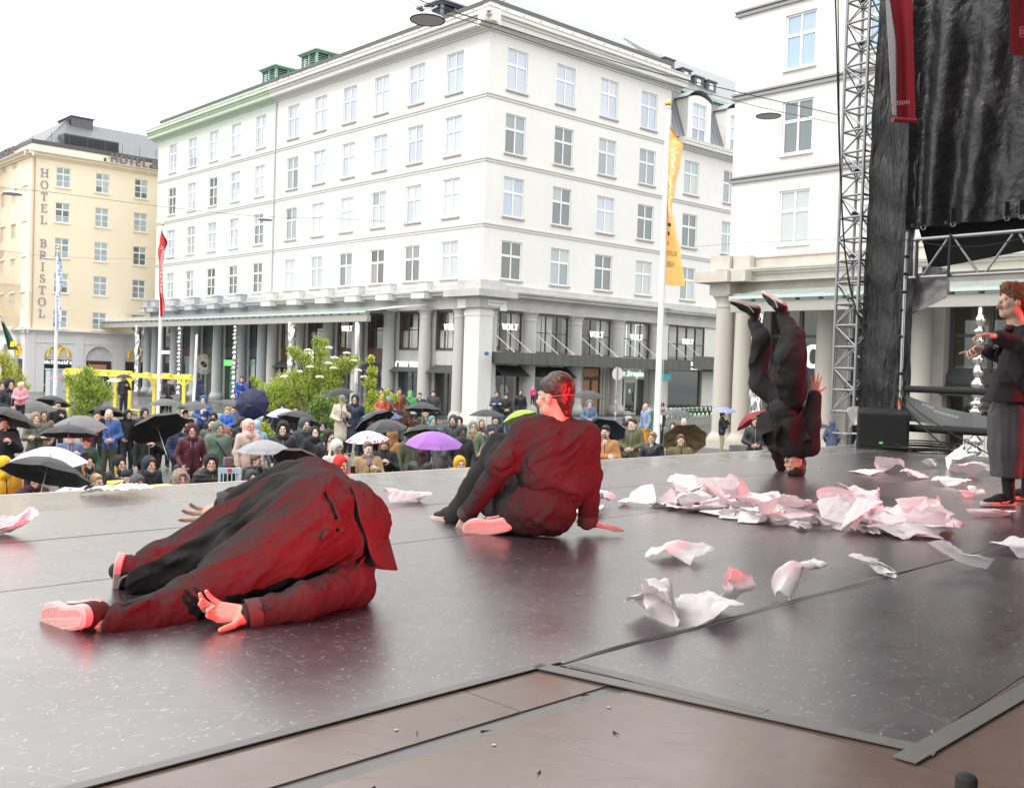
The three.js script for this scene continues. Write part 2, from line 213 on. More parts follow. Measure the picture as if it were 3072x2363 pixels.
{ // cables down the tower and across
  const cb = (name, pts, r, label) => tag(mesh(name, tube(pts, r, 6, pts.length * 8), M_RUBBER, scene), label, 'cable');
  cb('hanging_cable', [P(2505, -60, 15), P(2511, 120, 15), P(2515, 300, 15), P(2522, 520, 15), P(2540, 790, 15), P(2573, 945, 14.9), P(2640, 1090, 14.6), P(2712, 1215, 14.2), P(2790, 1300, 13.9), P(2880, 1370, 13.4)], 0.012, 'thick black cable hanging down the left side of the truss tower');
  cb('hanging_cable', [P(2514, -60, 15.05), P(2517, 160, 15.05), P(2520, 420, 15.05), P(2532, 700, 15.0), P(2560, 905, 15), P(2655, 1100, 14.6), P(2730, 1210, 14.2), P(2840, 1290, 13.6), P(2965, 1360, 13.1)], 0.008, 'thin black cable twisted beside the thick one on the truss tower');
  cb('draped_cable', [onA(2625, 735, -0.1), onA(2665, 735, -0.12), onA(2715, 720, -0.12), onA(2760, 726, -0.15), onA(2850, 739, -0.15), onA(2960, 736, -0.15), onA(3072, 715, -0.15), onA(3150, 700, -0.15)], 0.007, 'slack black cable strung across the horizontal truss');
  const coil = thing('cable_coil', 'coil of black cable lying behind the floor loudspeaker', 'cable', G(2760, 1352)); for (let k = 0; k < 7; k++) { const g = new THREE.TorusGeometry(0.22 + 0.05 * (k % 4), 0.011, 6, 26); g.rotateX(Math.PI / 2 + 0.05 * (k - 3)); g.scale(1.5, 1, 1); g.translate(0.03 * k - 0.1, 0.014 + 0.012 * k, 0.02 * k); mesh('loop', plain(g), M_RUBBER, coil); }
}
{ // post and horizontal ladder truss
  const t = thing('ladder_truss', 'horizontal grey ladder truss strapped to an upright pipe', 'truss');
  const p = (px, py) => onA(px, py, -0.02);
  mesh('post', bar(p(2724, 696), p(2716, 836), 0.025, 12), M_ALU, t); mesh('post', bar(p(2716, 836), p(2700, 1235), 0.022, 10), M_STEEL, t);
  mesh('top_chord', bar(p(2744, 719), p(3160, 684), 0.026, 12), M_ALU, t); mesh('bottom_chord', bar(p(2728, 833), p(3160, 811), 0.023, 12), M_ALU, t);
  mesh('upright', bar(p(2749, 722), p(2743, 832), 0.02, 10), M_ALU, t);
  for (const [a, b, c, d] of [[2768, 826, 2843, 718], [2866, 718, 2937, 820], [2957, 818, 3040, 702], [3060, 702, 3130, 815]]) mesh('diagonal', bar(p(a, b), p(c, d), 0.017, 8), M_ALU, t);
  for (const [a, b, c, d] of [[2856, 702, 2849, 832], [2757, 720, 2754, 838]]) mesh('strap', beam(p(a, b).addScaledVector(SA, -0.04), p(c, d).addScaledVector(SA, -0.04), 0.07, 0.012), M_BLACKM, t);
  for (const [px, py] of [[2720, 770], [2716, 822], [2712, 876], [2706, 930], [2704, 1010], [2702, 1120]]) mesh('clamp', at(rbx(0.075, 0.04, 0.075, 0.012), ...p(px, py).toArray()), M_BLACKM, t);
  const tp = tag(mesh('orange_tape', bar(onA(2701, 1200, -0.02), onA(2700, 1216, -0.02), 0.026, 12), mat([0.75, 0.1, 0.02], 0.6), t), undefined);
  const tag2 = tp.userData; delete tag2.label;
  for (let k = 0; k < 5; k++) mesh('lead', tube([p(2708 + k * 3, 838), p(2694 - k * 2, 860 + k * 4), p(2690 + k * 2, 940 + k * 18), p(2696 + k * 4, 1020 + k * 30)], 0.008, 5), M_RUBBER, t);
}
{ // covered loudspeaker behind the truss
  const t = thing('hanging_loudspeaker', 'loudspeaker wrapped in grey plastic rain cover below the ladder truss', 'loudspeaker');
  const c = onA(2770, 885, 0.55), W = (dx, dy, dz) => c.clone().add(V(dx, dy, dz)); const MP = mat([0.3, 0.3, 0.31], 0.28, { bumpMap: rep(T_BUMP, 3), bumpScale: 0.02 });
  mesh('rain_cover', sheet((u, v) => { const p = onA(lerp(2712, 2842, u), lerp(lerp(955, 892, u), lerp(838, 812, u), v), 0.5 + 0.1 * Math.sin(v * 3) + 0.05 * noise(u * 4, v * 4)); return p; }, 20, 16, 0.006), MP, t);
  mesh('cabinet', sheet((u, v) => onA(lerp(2710, 2838, u), lerp(lerp(925, 880, u), lerp(840, 805, u), v), 0.95), 4, 4, 0.3), mat([0.16, 0.16, 0.16], 0.6), t);
  mesh('cover_top', sheet((u, v) => onA(lerp(2768, lerp(2830, 2817, v), u), lerp(822, 800, v), 0.6 + 0.1 * Math.sin(u * 3)), 8, 6, 0.006), MP, t);
}
{ // floor monitor
  const t = thing('floor_monitor', 'black loudspeaker box with green light standing on the stage beside the tower', 'loudspeaker', G(2646, 1346), -0.32);
  const pts = [[-0.26, 0], [0.24, 0], [0.2, 0.5], [0.02, 0.57], [-0.2, 0.5]]; const g = prism(pts, 0.68, 0.008); g.rotateY(Math.PI / 2); g.translate(-0.34, 0.005, 0); mesh('cabinet', boxUV(g), mat([0.012, 0.012, 0.013], 0.55), t);
  mesh('grille', at(rbx(0.64, 0.46, 0.016, 0.006), 0, 0.27, 0.27), mat([0.009, 0.009, 0.01], 0.8, { bumpMap: rep(T_FINE, 6), bumpScale: 0.003 }), t);
  mesh('indicator', at(rbx(0.05, 0.03, 0.006, 0.002), -0.02, 0.1, 0.282), mat([0.05, 0.3, 0.05], 0.4, { emissive: new THREE.Color(0.05, 0.5, 0.06), emissiveIntensity: 0.6 }), t);
  const bag = tag(mesh('white_cloth', sheet((u, v) => P(lerp(2548, 2592, u) + 6 * Math.sin(v * 5), lerp(1282, 1226, v) - 8 * Math.sin(u * 3), 15.0 + 0.12 * Math.sin(u * 6 + v * 3)), 10, 10, 0.006), mat([0.7, 0.7, 0.7], 0.6), scene), 'crumpled white plastic sheet hung between tower foot and loudspeaker', 'plastic sheet');
}
{ // padded rails with a translucent banner between
  const t = thing('guard_rail', 'black padded guard rails with a translucent grey banner stretched between', 'railing');
  const M = mat([0.012, 0.012, 0.013], 0.7, { bumpMap: rep(T_BUMP, 4), bumpScale: 0.01 });
  mesh('upper_rail', bar(onA(2716, 1166, 0.05), onA(3200, 1184, 0.05), 0.05, 12), M, t); mesh('lower_rail', bar(onA(2719, 1283, 0.05), onA(3200, 1309, 0.05), 0.055, 12), M, t);
  const tx = canvasTex(512, 256, (c, w, h) => { c.fillStyle = '#8d9193'; c.fillRect(0, 0, w, h); c.save(); c.translate(w, 0); c.scale(-1, 1); c.fillStyle = '#d8dadb'; c.font = 'bold 40px sans-serif'; c.rotate(-0.18); c.fillText('BERGEN', 170, 150); c.fillText('SITE', 330, 120); c.restore(); });
  const M_T = mat([1, 1, 1], 0.5, { phys: 1, map: tx, transmission: 0.45, thickness: 0, transparent: false });
  mesh('banner', sheet((u, v) => { const lo = onA(lerp(2719, 2975, u), lerp(1262, 1292, u), 0.1), hi = onA(lerp(2719, 2975, u), lerp(1182, 1252, Math.pow(u, 0.7)), 0.1); return lo.lerp(hi, v).addScaledVector(SA, 0.03 * Math.sin(u * 9)); }, 24, 8, 0.003), M_T, t);
}
{ // red stage banners
  const MR = mat([0.24, 0.006, 0.018], 0.75), MW = mat([0.8, 0.8, 0.82], 0.7);
  const t = thing('red_banner', 'long dark red banner with a white reverse edge hanging before the drape', 'banner');
  const q = (px, py, d) => P(px, py, d);
  const edge = (v) => [lerp(2694, 2664, Math.pow(1 - v, 1.2)), v];
  mesh('red_side', sheet((u, v) => { const l = v < 0.45 ? lerp(2662, 2692, Math.pow(v / 0.45, 0.9)) : 2692 + 3 * (v - 0.45); return q(lerp(l, lerp(2736, 2748, v), u), lerp(-60, 364, v), 13.9 + 0.15 * Math.sin(u * 2.5) - 0.1 * u); }, 10, 24, 0.004), MR, t);
  mesh('white_side', sheet((u, v) => { const l = v < 0.45 ? lerp(2661, 2691.5, Math.pow(v / 0.45, 0.9)) : 2691.5 + 3 * (v - 0.45), x0 = lerp(2655, 2678, v); return q(lerp(Math.min(x0, l - 0.5), l, u), lerp(-60, 345, v), 13.95 - 0.2 * (1 - u)); }, 8, 24, 0.004), MW, t);
  mesh('hem_roll', bar(q(2679, 358, 13.7), q(2748, 363, 13.86), 0.035, 10), mat([0.26, 0.02, 0.03], 0.7), t);
  mesh('lettering', at(letters('ATION', 0.05, 0.002), ...q(2704, 314, 13.7).toArray(), -0.5), mat([0.3, 0.12, 0.12], 0.7), t);
  const t2 = thing('red_banner', 'dark red banner cut off by the right border of the view', 'banner');
  mesh('red_side', sheet((u, v) => q(lerp(3031, 3140, u), lerp(-60, lerp(162, 178, u), v), 12.6 + 0.06 * Math.sin(u * 4)), 8, 12, 0.004), MR, t2);
  for (const [a, b, c, d] of [[3062, 81, 3120, 81], [3062, 110, 3120, 113], [3062, 81, 3062, 110]]) mesh('printed_line', beam(q(a, b, 12.5), q(c, d, 12.5), 0.006, 0.012), mat([0.4, 0.1, 0.12], 0.7), t2);
  mesh('lettering', at(letters('G', 0.06, 0.002), ...q(3071, 102, 12.5).toArray(), -0.5), mat([0.4, 0.1, 0.12], 0.7), t2);
}
{ // red stage lamps on stands at the right, out of the picture; their light is what reddens the players
  const lamp = (pos, aim, cd, ang, label, cut) => {
    const t = thing('stage_lamp', label, 'stage lamp', V(pos.x, 0, pos.z)); const d = aim.clone().sub(pos).normalize(), h = V(0, pos.y, 0);
    mesh('stand', bar(V(0, 0, 0), V(0, pos.y - 0.12, 0), 0.02, 10), M_BLACKM, t); for (let k = 0; k < 3; k++) mesh('stand_leg', bar(V(0, 0.45, 0), V(Math.cos(k * 2.1) * 0.5, 0.01, Math.sin(k * 2.1) * 0.5), 0.014, 8), M_BLACKM, t);
    const can = lathe([[0.02, -0.34], [0.09, -0.33], [0.11, -0.2], [0.11, 0.02], [0.125, 0.02], [0.125, 0.05], [0.105, 0.05], [0.1, -0.02]], 24); can.applyQuaternion(new THREE.Quaternion().setFromUnitVectors(V(0, 1, 0), d)); can.translate(h.x, h.y, h.z); mesh('housing', can, M_BLACKM, t);
    const lens = new THREE.CylinderGeometry(0.1, 0.1, 0.01, 24); lens.applyQuaternion(new THREE.Quaternion().setFromUnitVectors(V(0, 1, 0), d)); lens.translate(h.x, h.y, h.z); mesh('lens', plain(lens), mat([0.3, 0.01, 0.01], 0.3, { emissive: new THREE.Color(1, 0.02, 0.03), emissiveIntensity: 3 }), t);
    const s = new THREE.SpotLight(new THREE.Color(1, 0.02, 0.035), cd, 0, ang, 0.6); s.position.copy(pos).addScaledVector(d, 0.08); s.target.position.copy(aim); s.castShadow = true; s.shadow.radius = cut ? 0.3 : 4; scene.add(s, s.target);
    if (cut) { const f = V(d.x, 0, d.z).normalize(), r = V(-f.z, 0, f.x), top = pos.y - (0.32 - 0.08) * Math.tan(cut * Math.PI / 180), c = V(0, 0, 0).addScaledVector(f, 0.32); mesh('barn_door', sheet((u, v) => c.clone().addScaledVector(r, (u - 0.5) * 0.5).setY(lerp(top - 0.3, top, v)), 2, 2, 0.004), M_BLACKM, t); for (const q of [-1, 1]) mesh('barn_door_arm', bar(V(r.x * 0.1 * q, pos.y - 0.08, r.z * 0.1 * q), c.clone().addScaledVector(r, 0.1 * q).setY(top - 0.1), 0.006, 5), M_BLACKM, t); }
  };
  lamp(V(3.5, 0.7, 1.6), V(-1.05, 0.33, -3.9), 820, 0.185, 'black stage lamp with red lens and barn door on a low stand', 6.3);
  lamp(V(3.75, 0.72, 1.5), V(0.12, 0.52, -5.85), 620, 0.105, 'second black stage lamp with red lens and barn door beside the low one', 5.0);
  lamp(V(9.0, 2.6, -7.4), V(2.6, 0.6, -8.8), 140, 0.5, 'black stage lamp with red lens on a stand at the right edge of the stage');
}
// ---------------------------------------------------------------- buildings round the square
// every house is built in one frame: origin at the foot of the white corner house, +x away along the side street, -z away along the square
const C0 = P(1432, 1272, 56.4).setY(GY), BT = 42.55 * Math.PI / 180;
const house = (name, label, cat = 'building') => thing(name, label, cat, C0, BT);
const BINV = new THREE.Matrix4().makeRotationY(BT).setPosition(C0).invert(), BMAT = BINV.clone().invert();
const toHouse = (v) => v.clone().applyMatrix4(BINV), fromHouse = (x, y, z) => V(x, y, z).applyMatrix4(BMAT);
const plaster = (c) => mat(c, 0.85, { map: rep(T_STREAK, 0.12), bumpMap: rep(T_FINE, 0.6), bumpScale: 0.004 });
const M_WHITE = plaster([0.78, 0.775, 0.755]), M_GREEN = plaster([0.69, 0.74, 0.69]), M_GREENC = plaster([0.58, 0.68, 0.55]), M_RWHITE = plaster([0.74, 0.73, 0.69]), M_YELLOW = plaster([0.9, 0.78, 0.6]), M_HGREY = plaster([0.7, 0.7, 0.71]);
const M_STONE = mat([0.58, 0.58, 0.56], 0.75, { map: rep(T_MOTTLE, 0.25), bumpMap: rep(T_FINE, 1), bumpScale: 0.004 }), M_STONEB = mat([0.52, 0.535, 0.56], 0.75, { map: rep(T_MOTTLE, 0.25) }), M_BEIGE = mat([0.64, 0.6, 0.54], 0.75, { map: rep(T_MOTTLE, 0.25) });
const M_LEDGE = mat([0.7, 0.7, 0.67], 0.7, { map: rep(T_STREAK, 0.3) }), M_COURSE = mat([0.6, 0.595, 0.57], 0.8), M_DCOURSE = mat([0.3, 0.3, 0.31], 0.8), M_FRAME = mat([0.8, 0.8, 0.79], 0.5), M_SILL = mat([0.4, 0.37, 0.34], 0.7), M_BROWN = mat([0.09, 0.045, 0.035], 0.5), M_DARKF = mat([0.06, 0.06, 0.065], 0.5), M_ZINC = mat([0.11, 0.115, 0.11], 0.45, { metalness: 0.4, map: rep(T_MOTTLE, 0.5) }), M_ROOFD = mat([0.08, 0.08, 0.085], 0.5), M_COPPER = mat([0.3, 0.45, 0.39], 0.6), M_LEAD = mat([0.27, 0.29, 0.29], 0.45, { metalness: 0.3 });
const glassOf = (c, r = 0.04) => mat(c, r, { phys: 1, ior: 1.9, specularIntensity: 1 });
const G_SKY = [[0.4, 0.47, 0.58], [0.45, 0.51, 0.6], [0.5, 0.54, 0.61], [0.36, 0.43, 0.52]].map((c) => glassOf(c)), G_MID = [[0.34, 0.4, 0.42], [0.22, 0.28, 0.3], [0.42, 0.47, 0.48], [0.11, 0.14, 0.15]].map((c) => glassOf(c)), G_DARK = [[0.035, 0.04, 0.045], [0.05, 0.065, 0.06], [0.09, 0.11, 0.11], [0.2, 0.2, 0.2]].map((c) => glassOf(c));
const G_CLEAR = mat([0.9, 0.93, 0.92], 0.02, { phys: 1, transmission: 1, thickness: 0, ior: 1.5 });
const orient = { R: (g) => g, L: (g) => g.rotateY(-Math.PI / 2) };   // R faces +z, L faces -x (local +x then runs along +z)
// one window, origin at the middle of its foot, facing +z; wall face at z = 0
const winCache = {};
function windowAt(parent, side, c, y0, w, h, set, r, o = {}) {
  const six = o.six, key = [side, w, h, six, o.flat].join();
  if (!winCache[key]) {
    const f = 0.075, zz = o.flat ? 0.02 : -0.1, tr = h * (six ? 0.66 : 0.62), fr = [];
    fr.push(bx(-w / 2, w / 2, 0, f, zz - 0.05, zz + 0.03), bx(-w / 2, w / 2, h - f, h, zz - 0.05, zz + 0.03), bx(-w / 2, -w / 2 + f, f, h - f, zz - 0.05, zz + 0.03), bx(w / 2 - f, w / 2, f, h - f, zz - 0.05, zz + 0.03), bx(-0.045, 0.045, f, h - f, zz - 0.045, zz + 0.025), bx(-w / 2 + f, -0.045, tr - 0.065, tr + 0.065, zz - 0.045, zz + 0.025), bx(0.045, w / 2 - f, tr - 0.065, tr + 0.065, zz - 0.045, zz + 0.025));
    if (six) fr.push(bx(-w / 2 + f, -0.045, tr * 0.5 - 0.025, tr * 0.5 + 0.025, zz - 0.04, zz + 0.012), bx(0.045, w / 2 - f, tr * 0.5 - 0.025, tr * 0.5 + 0.025, zz - 0.04, zz + 0.012));
    const rowsY = six ? [[f, tr * 0.5 - 0.025], [tr * 0.5 + 0.025, tr - 0.065], [tr + 0.065, h - f]] : [[f, tr - 0.065], [tr + 0.065, h - f]], panes = [];
    for (const [a, b] of rowsY) for (const s of [-1, 1]) panes.push(orient[side](s < 0 ? bx(-w / 2 + f, -0.045, a, b, zz - 0.03, zz - 0.012) : bx(0.045, w / 2 - f, a, b, zz - 0.03, zz - 0.012)));
    winCache[key] = { fr: orient[side](join(fr)), panes, sill: orient[side](bx(-w / 2 - 0.07, w / 2 + 0.07, -0.1, -0.012, -0.08, 0.1)) };
  }
  const k = winCache[key], g = new THREE.Group(); g.name = 'window'; parent.add(g);
  if (side === 'R') g.position.set(c, y0, o.plane || 0); else g.position.set(o.plane || 0, y0, c);
  mesh('frame', k.fr, M_FRAME, g); mesh('sill', k.sill, o.sill || M_SILL, g);
  const whole = set[Math.floor(r() * set.length)]; k.panes.forEach((p) => mesh('pane', p, r() < 0.7 ? whole : set[Math.floor(r() * set.length)], g));
}
// wall with openings: piers between the columns of windows and spandrels between the rows
function wall(x0, x1, y0, y1, cols, rows, w, side, plane, th = 0.5, z0 = 0) {
  const list = []; let a = x0; const put = (p, q, r, s) => { if (q - p > 0.001 && s - r > 0.001) list.push(orient[side](bx(p, q, r, s, -th, 0))); };
  for (const c of cols) { put(a, c - w / 2, y0, y1); let y = y0; for (const [b, t] of [...rows].sort((p, q) => p[0] - q[0])) { put(c - w / 2, c + w / 2, y, b); y = t; } put(c - w / 2, c + w / 2, y, y1); a = c + w / 2; }
  put(a, x1, y0, y1); const g = join(list); if (side === 'R') g.translate(0, 0, plane); else g.translate(plane, 0, 0); return g;
}
// moulding of a profile run along a straight line: prof = [out, up]
function run(side, a, b, prof, plane = 0) { const list = []; for (let i = 0; i + 1 < prof.length; i++) { const [o, y0] = prof[i], y1 = prof[i + 1][1]; if (o > 0) list.push(bx(a, b, y0, y1, 0, o)); } const g = orient[side](join(list)); return side === 'R' ? g.translate(0, 0, plane) : g.translate(plane, 0, 0); }
function column(r, h, y0 = 0) { return lathe([[0, y0], [r * 1.45, y0], [r * 1.45, y0 + 0.42], [r * 1.32, y0 + 0.43], [r * 1.32, y0 + 0.5], [r * 1.12, y0 + 0.6], [r, y0 + 0.72], [r * 0.985, y0 + h * 0.5], [r * 0.9, h - 0.55], [r * 0.98, h - 0.53], [r * 0.98, h - 0.48], [r * 0.92, h - 0.46], [r * 0.92, h - 0.28], [r * 1.14, h - 0.16], [r * 1.14, h - 0.1], [r * 1.3, h - 0.09], [r * 1.3, h]], 22); }
const ROWS = [[18.6, 20.9], [15.1, 17.3], [11.6, 13.8], [8.1, 10.25]];
const LC = [-20.53, -17.06, -13.57, -10.05, -6.47, -2.92], GC = [-39.9, -36.2, -32.5, -28.85, -25.1], RC = [2.15, 6.0, 9.78, 13.55];
const cornice = [[0.1, 21.5], [0.25, 21.62], [0.62, 21.72], [0.7, 22.0], [0.86, 22.16], [0.9, 22.38], [0.9, 22.45]];
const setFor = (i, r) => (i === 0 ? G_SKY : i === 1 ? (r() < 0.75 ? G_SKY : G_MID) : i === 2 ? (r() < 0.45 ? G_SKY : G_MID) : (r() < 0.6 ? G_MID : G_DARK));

const corner = house('corner_house', 'tall off-white corner building with four rows of windows above a columned shop floor');
const greenHouse = house('pale_green_house', 'pale mint green building joined to the left of the white corner building');
{
  const r = rng(41);
  mesh('wall', wall(-22.84, 0, 7.72, 21.5, LC, ROWS, 1.5, 'L', 0), M_WHITE, corner);
  mesh('wall', wall(0.5, 15.7, 7.72, 21.5, RC, ROWS, 1.55, 'R', 0), M_WHITE, corner);
  mesh('wall', wall(-42.8, -22.86, 7.72, 21.5, GC, ROWS, 1.42, 'L', 0), M_GREEN, greenHouse);
  mesh('wall', bx(0.5, 16, GY * 0 + 6.4, 21.5, -43, -42.8), M_GREEN, greenHouse);
  for (const c of LC) ROWS.forEach(([y], i) => windowAt(corner, 'L', c, y, 1.5, ROWS[i][1] - y, setFor(i, r), r));
  for (const c of RC) ROWS.forEach(([y], i) => windowAt(corner, 'R', c, y, 1.55, ROWS[i][1] - y, i === 0 ? G_SKY : i === 1 ? G_MID : setFor(2 + (i > 2), r), r));
  for (const c of GC) ROWS.forEach(([y], i) => windowAt(greenHouse, 'L', c, y, 1.42, ROWS[i][1] - y, setFor(i, r), r, { six: 1, sill: M_LEDGE }));
  // string courses, cornice, parapet
  for (const y of [18.15, 14.63, 11.07]) {
    const pf = [[0.05, y - 0.2], [0.02, y - 0.12], [0.07, y - 0.06], [0.07, y + 0.02]];
    mesh('string_course', run('L', -22.84, 0.05, pf), M_COURSE, corner); mesh('string_course', run('R', -0.05, 15.7, pf.map(([o, q]) => [o + 0.002, q])), M_COURSE, corner); mesh('string_course', run('L', -42.8, -22.86, pf), M_COURSE, greenHouse);
  }
  mesh('cornice', run('L', -22.84, 0.9, cornice), M_LEDGE, corner); mesh('cornice', run('R', -0.88, 16.5, cornice.map(([o, y]) => [o, y + 0.003])), M_LEDGE, corner); mesh('cornice', run('L', -43.6, -22.86, cornice), M_GREENC, greenHouse);
  mesh('parapet', join([bx(0.1, 0.6, 22.2, 23.1, -22.7, -0.1), bx(0.6, 15.6, 22.2, 23.1, -0.6, -0.1), bx(15.1, 15.6, 22.2, 23.1, -8, -0.6)]), M_WHITE, corner); mesh('parapet', bx(0.1, 0.6, 22.2, 23.1, -42.7, -22.9), M_GREEN, greenHouse);
  mesh('parapet_cap', join([bx(0.02, 0.7, 23.1, 23.3, -22.75, -0.02), bx(0.7, 15.7, 23.1, 23.3, -0.7, -0.02)]), M_ROOFD, corner); mesh('parapet_cap', bx(0.02, 0.7, 23.1, 23.3, -42.8, -22.9), M_ROOFD, greenHouse);
  mesh('parapet_post', join([bx(0.05, 0.66, 22.3, 23.1, -0.66, -0.05), bx(0.05, 0.64, 22.3, 23.1, -22.74, -22.3)]), M_COURSE, corner);
  for (let k = 0; k < 26; k++) mesh('gutter_bracket', k < 14 ? at(bx(-0.04, 0.04, 0, 0.06, -0.03, 0.03), -0.86, 22.45, -0.4 - k * 1.62) : at(bx(-0.03, 0.03, 0, 0.06, -0.04, 0.04), 0.4 + (k - 14) * 1.3, 22.455, 0.86), M_ROOFD, corner);
  // drainpipe on the party line
  mesh('drainpipe', bar(V(-0.09, 7.9, -22.85), V(-0.09, 21.5, -22.85), 0.055, 8), mat([0.5, 0.5, 0.48], 0.5), corner);
  // tiled roof behind the parapet
  const rid = []; for (let row = 0; row < 15; row++) for (let k = 0; k < 36; k++) rid.push(at(new THREE.BoxGeometry(0.4, 0.05, 0.36).rotateX(0.62), 0.9 + k * 0.4 + row * 0.1, 23.22 + row * 0.21, -0.95 - row * 0.3));
  stuff(mesh('roof_tiles', boxUV(join(rid)), mat([0.2, 0.21, 0.22], 0.4), corner));
  const rid2 = []; for (let row = 0; row < 10; row++) for (let k = 0; k < 52; k++) rid2.push(at(new THREE.BoxGeometry(0.36, 0.05, 0.4).rotateZ(-0.62 + 1.24), 0.95 + row * 0.3, 23.22 + row * 0.21, -1.2 - k * 0.41));
  stuff(mesh('roof_tiles', boxUV(join(rid2)), mat([0.2, 0.21, 0.22], 0.4), corner));
  mesh('roof', join([bx(0.8, 15, 22.3, 22.9, -40, -0.8)]), M_ROOFD, corner);
  // louvred roof vents
  const vent = (z, x, m, par) => { const g = new THREE.Group(); g.name = 'roof_vent'; g.position.set(x, 22.9, z); par.add(g);
    mesh('vent_base', bx(-1.1, 1.1, 0, 2.05, -1.1, 1.1), m, g); mesh('vent_cap', join([bx(-1.35, 1.35, 3.1, 3.22, -1.35, 1.35), bx(-1.2, 1.2, 3.0, 3.1, -1.2, 1.2)]), m, g);
    for (const [sx, sz] of [[-1, -1], [1, -1], [-1, 1], [1, 1], [-1, 0], [0, 1]]) mesh('vent_post', bx(sx * 1.02 - 0.08, sx * 1.02 + 0.08, 2.05, 3.0, sz * 1.02 - 0.08, sz * 1.02 + 0.08), m, g);
    for (let k = 0; k < 6; k++) mesh('louvre', join([bx(-1.0, 1.0, 2.1 + k * 0.15, 2.14 + k * 0.15, 0.85, 1.0), bx(-1.0, -0.85, 2.1 + k * 0.15, 2.14 + k * 0.15, -1.0, 0.85)]), m, g);
    mesh('vent_core', bx(-0.8, 0.8, 2.05, 3.0, -0.8, 0.8), M_DARKF, g); };
  vent(-30.2, 4.4, M_COPPER, greenHouse); vent(-24.3, 4.4, M_COPPER, corner); vent(-9.6, 4.4, mat([0.17, 0.19, 0.23], 0.5), corner);
}
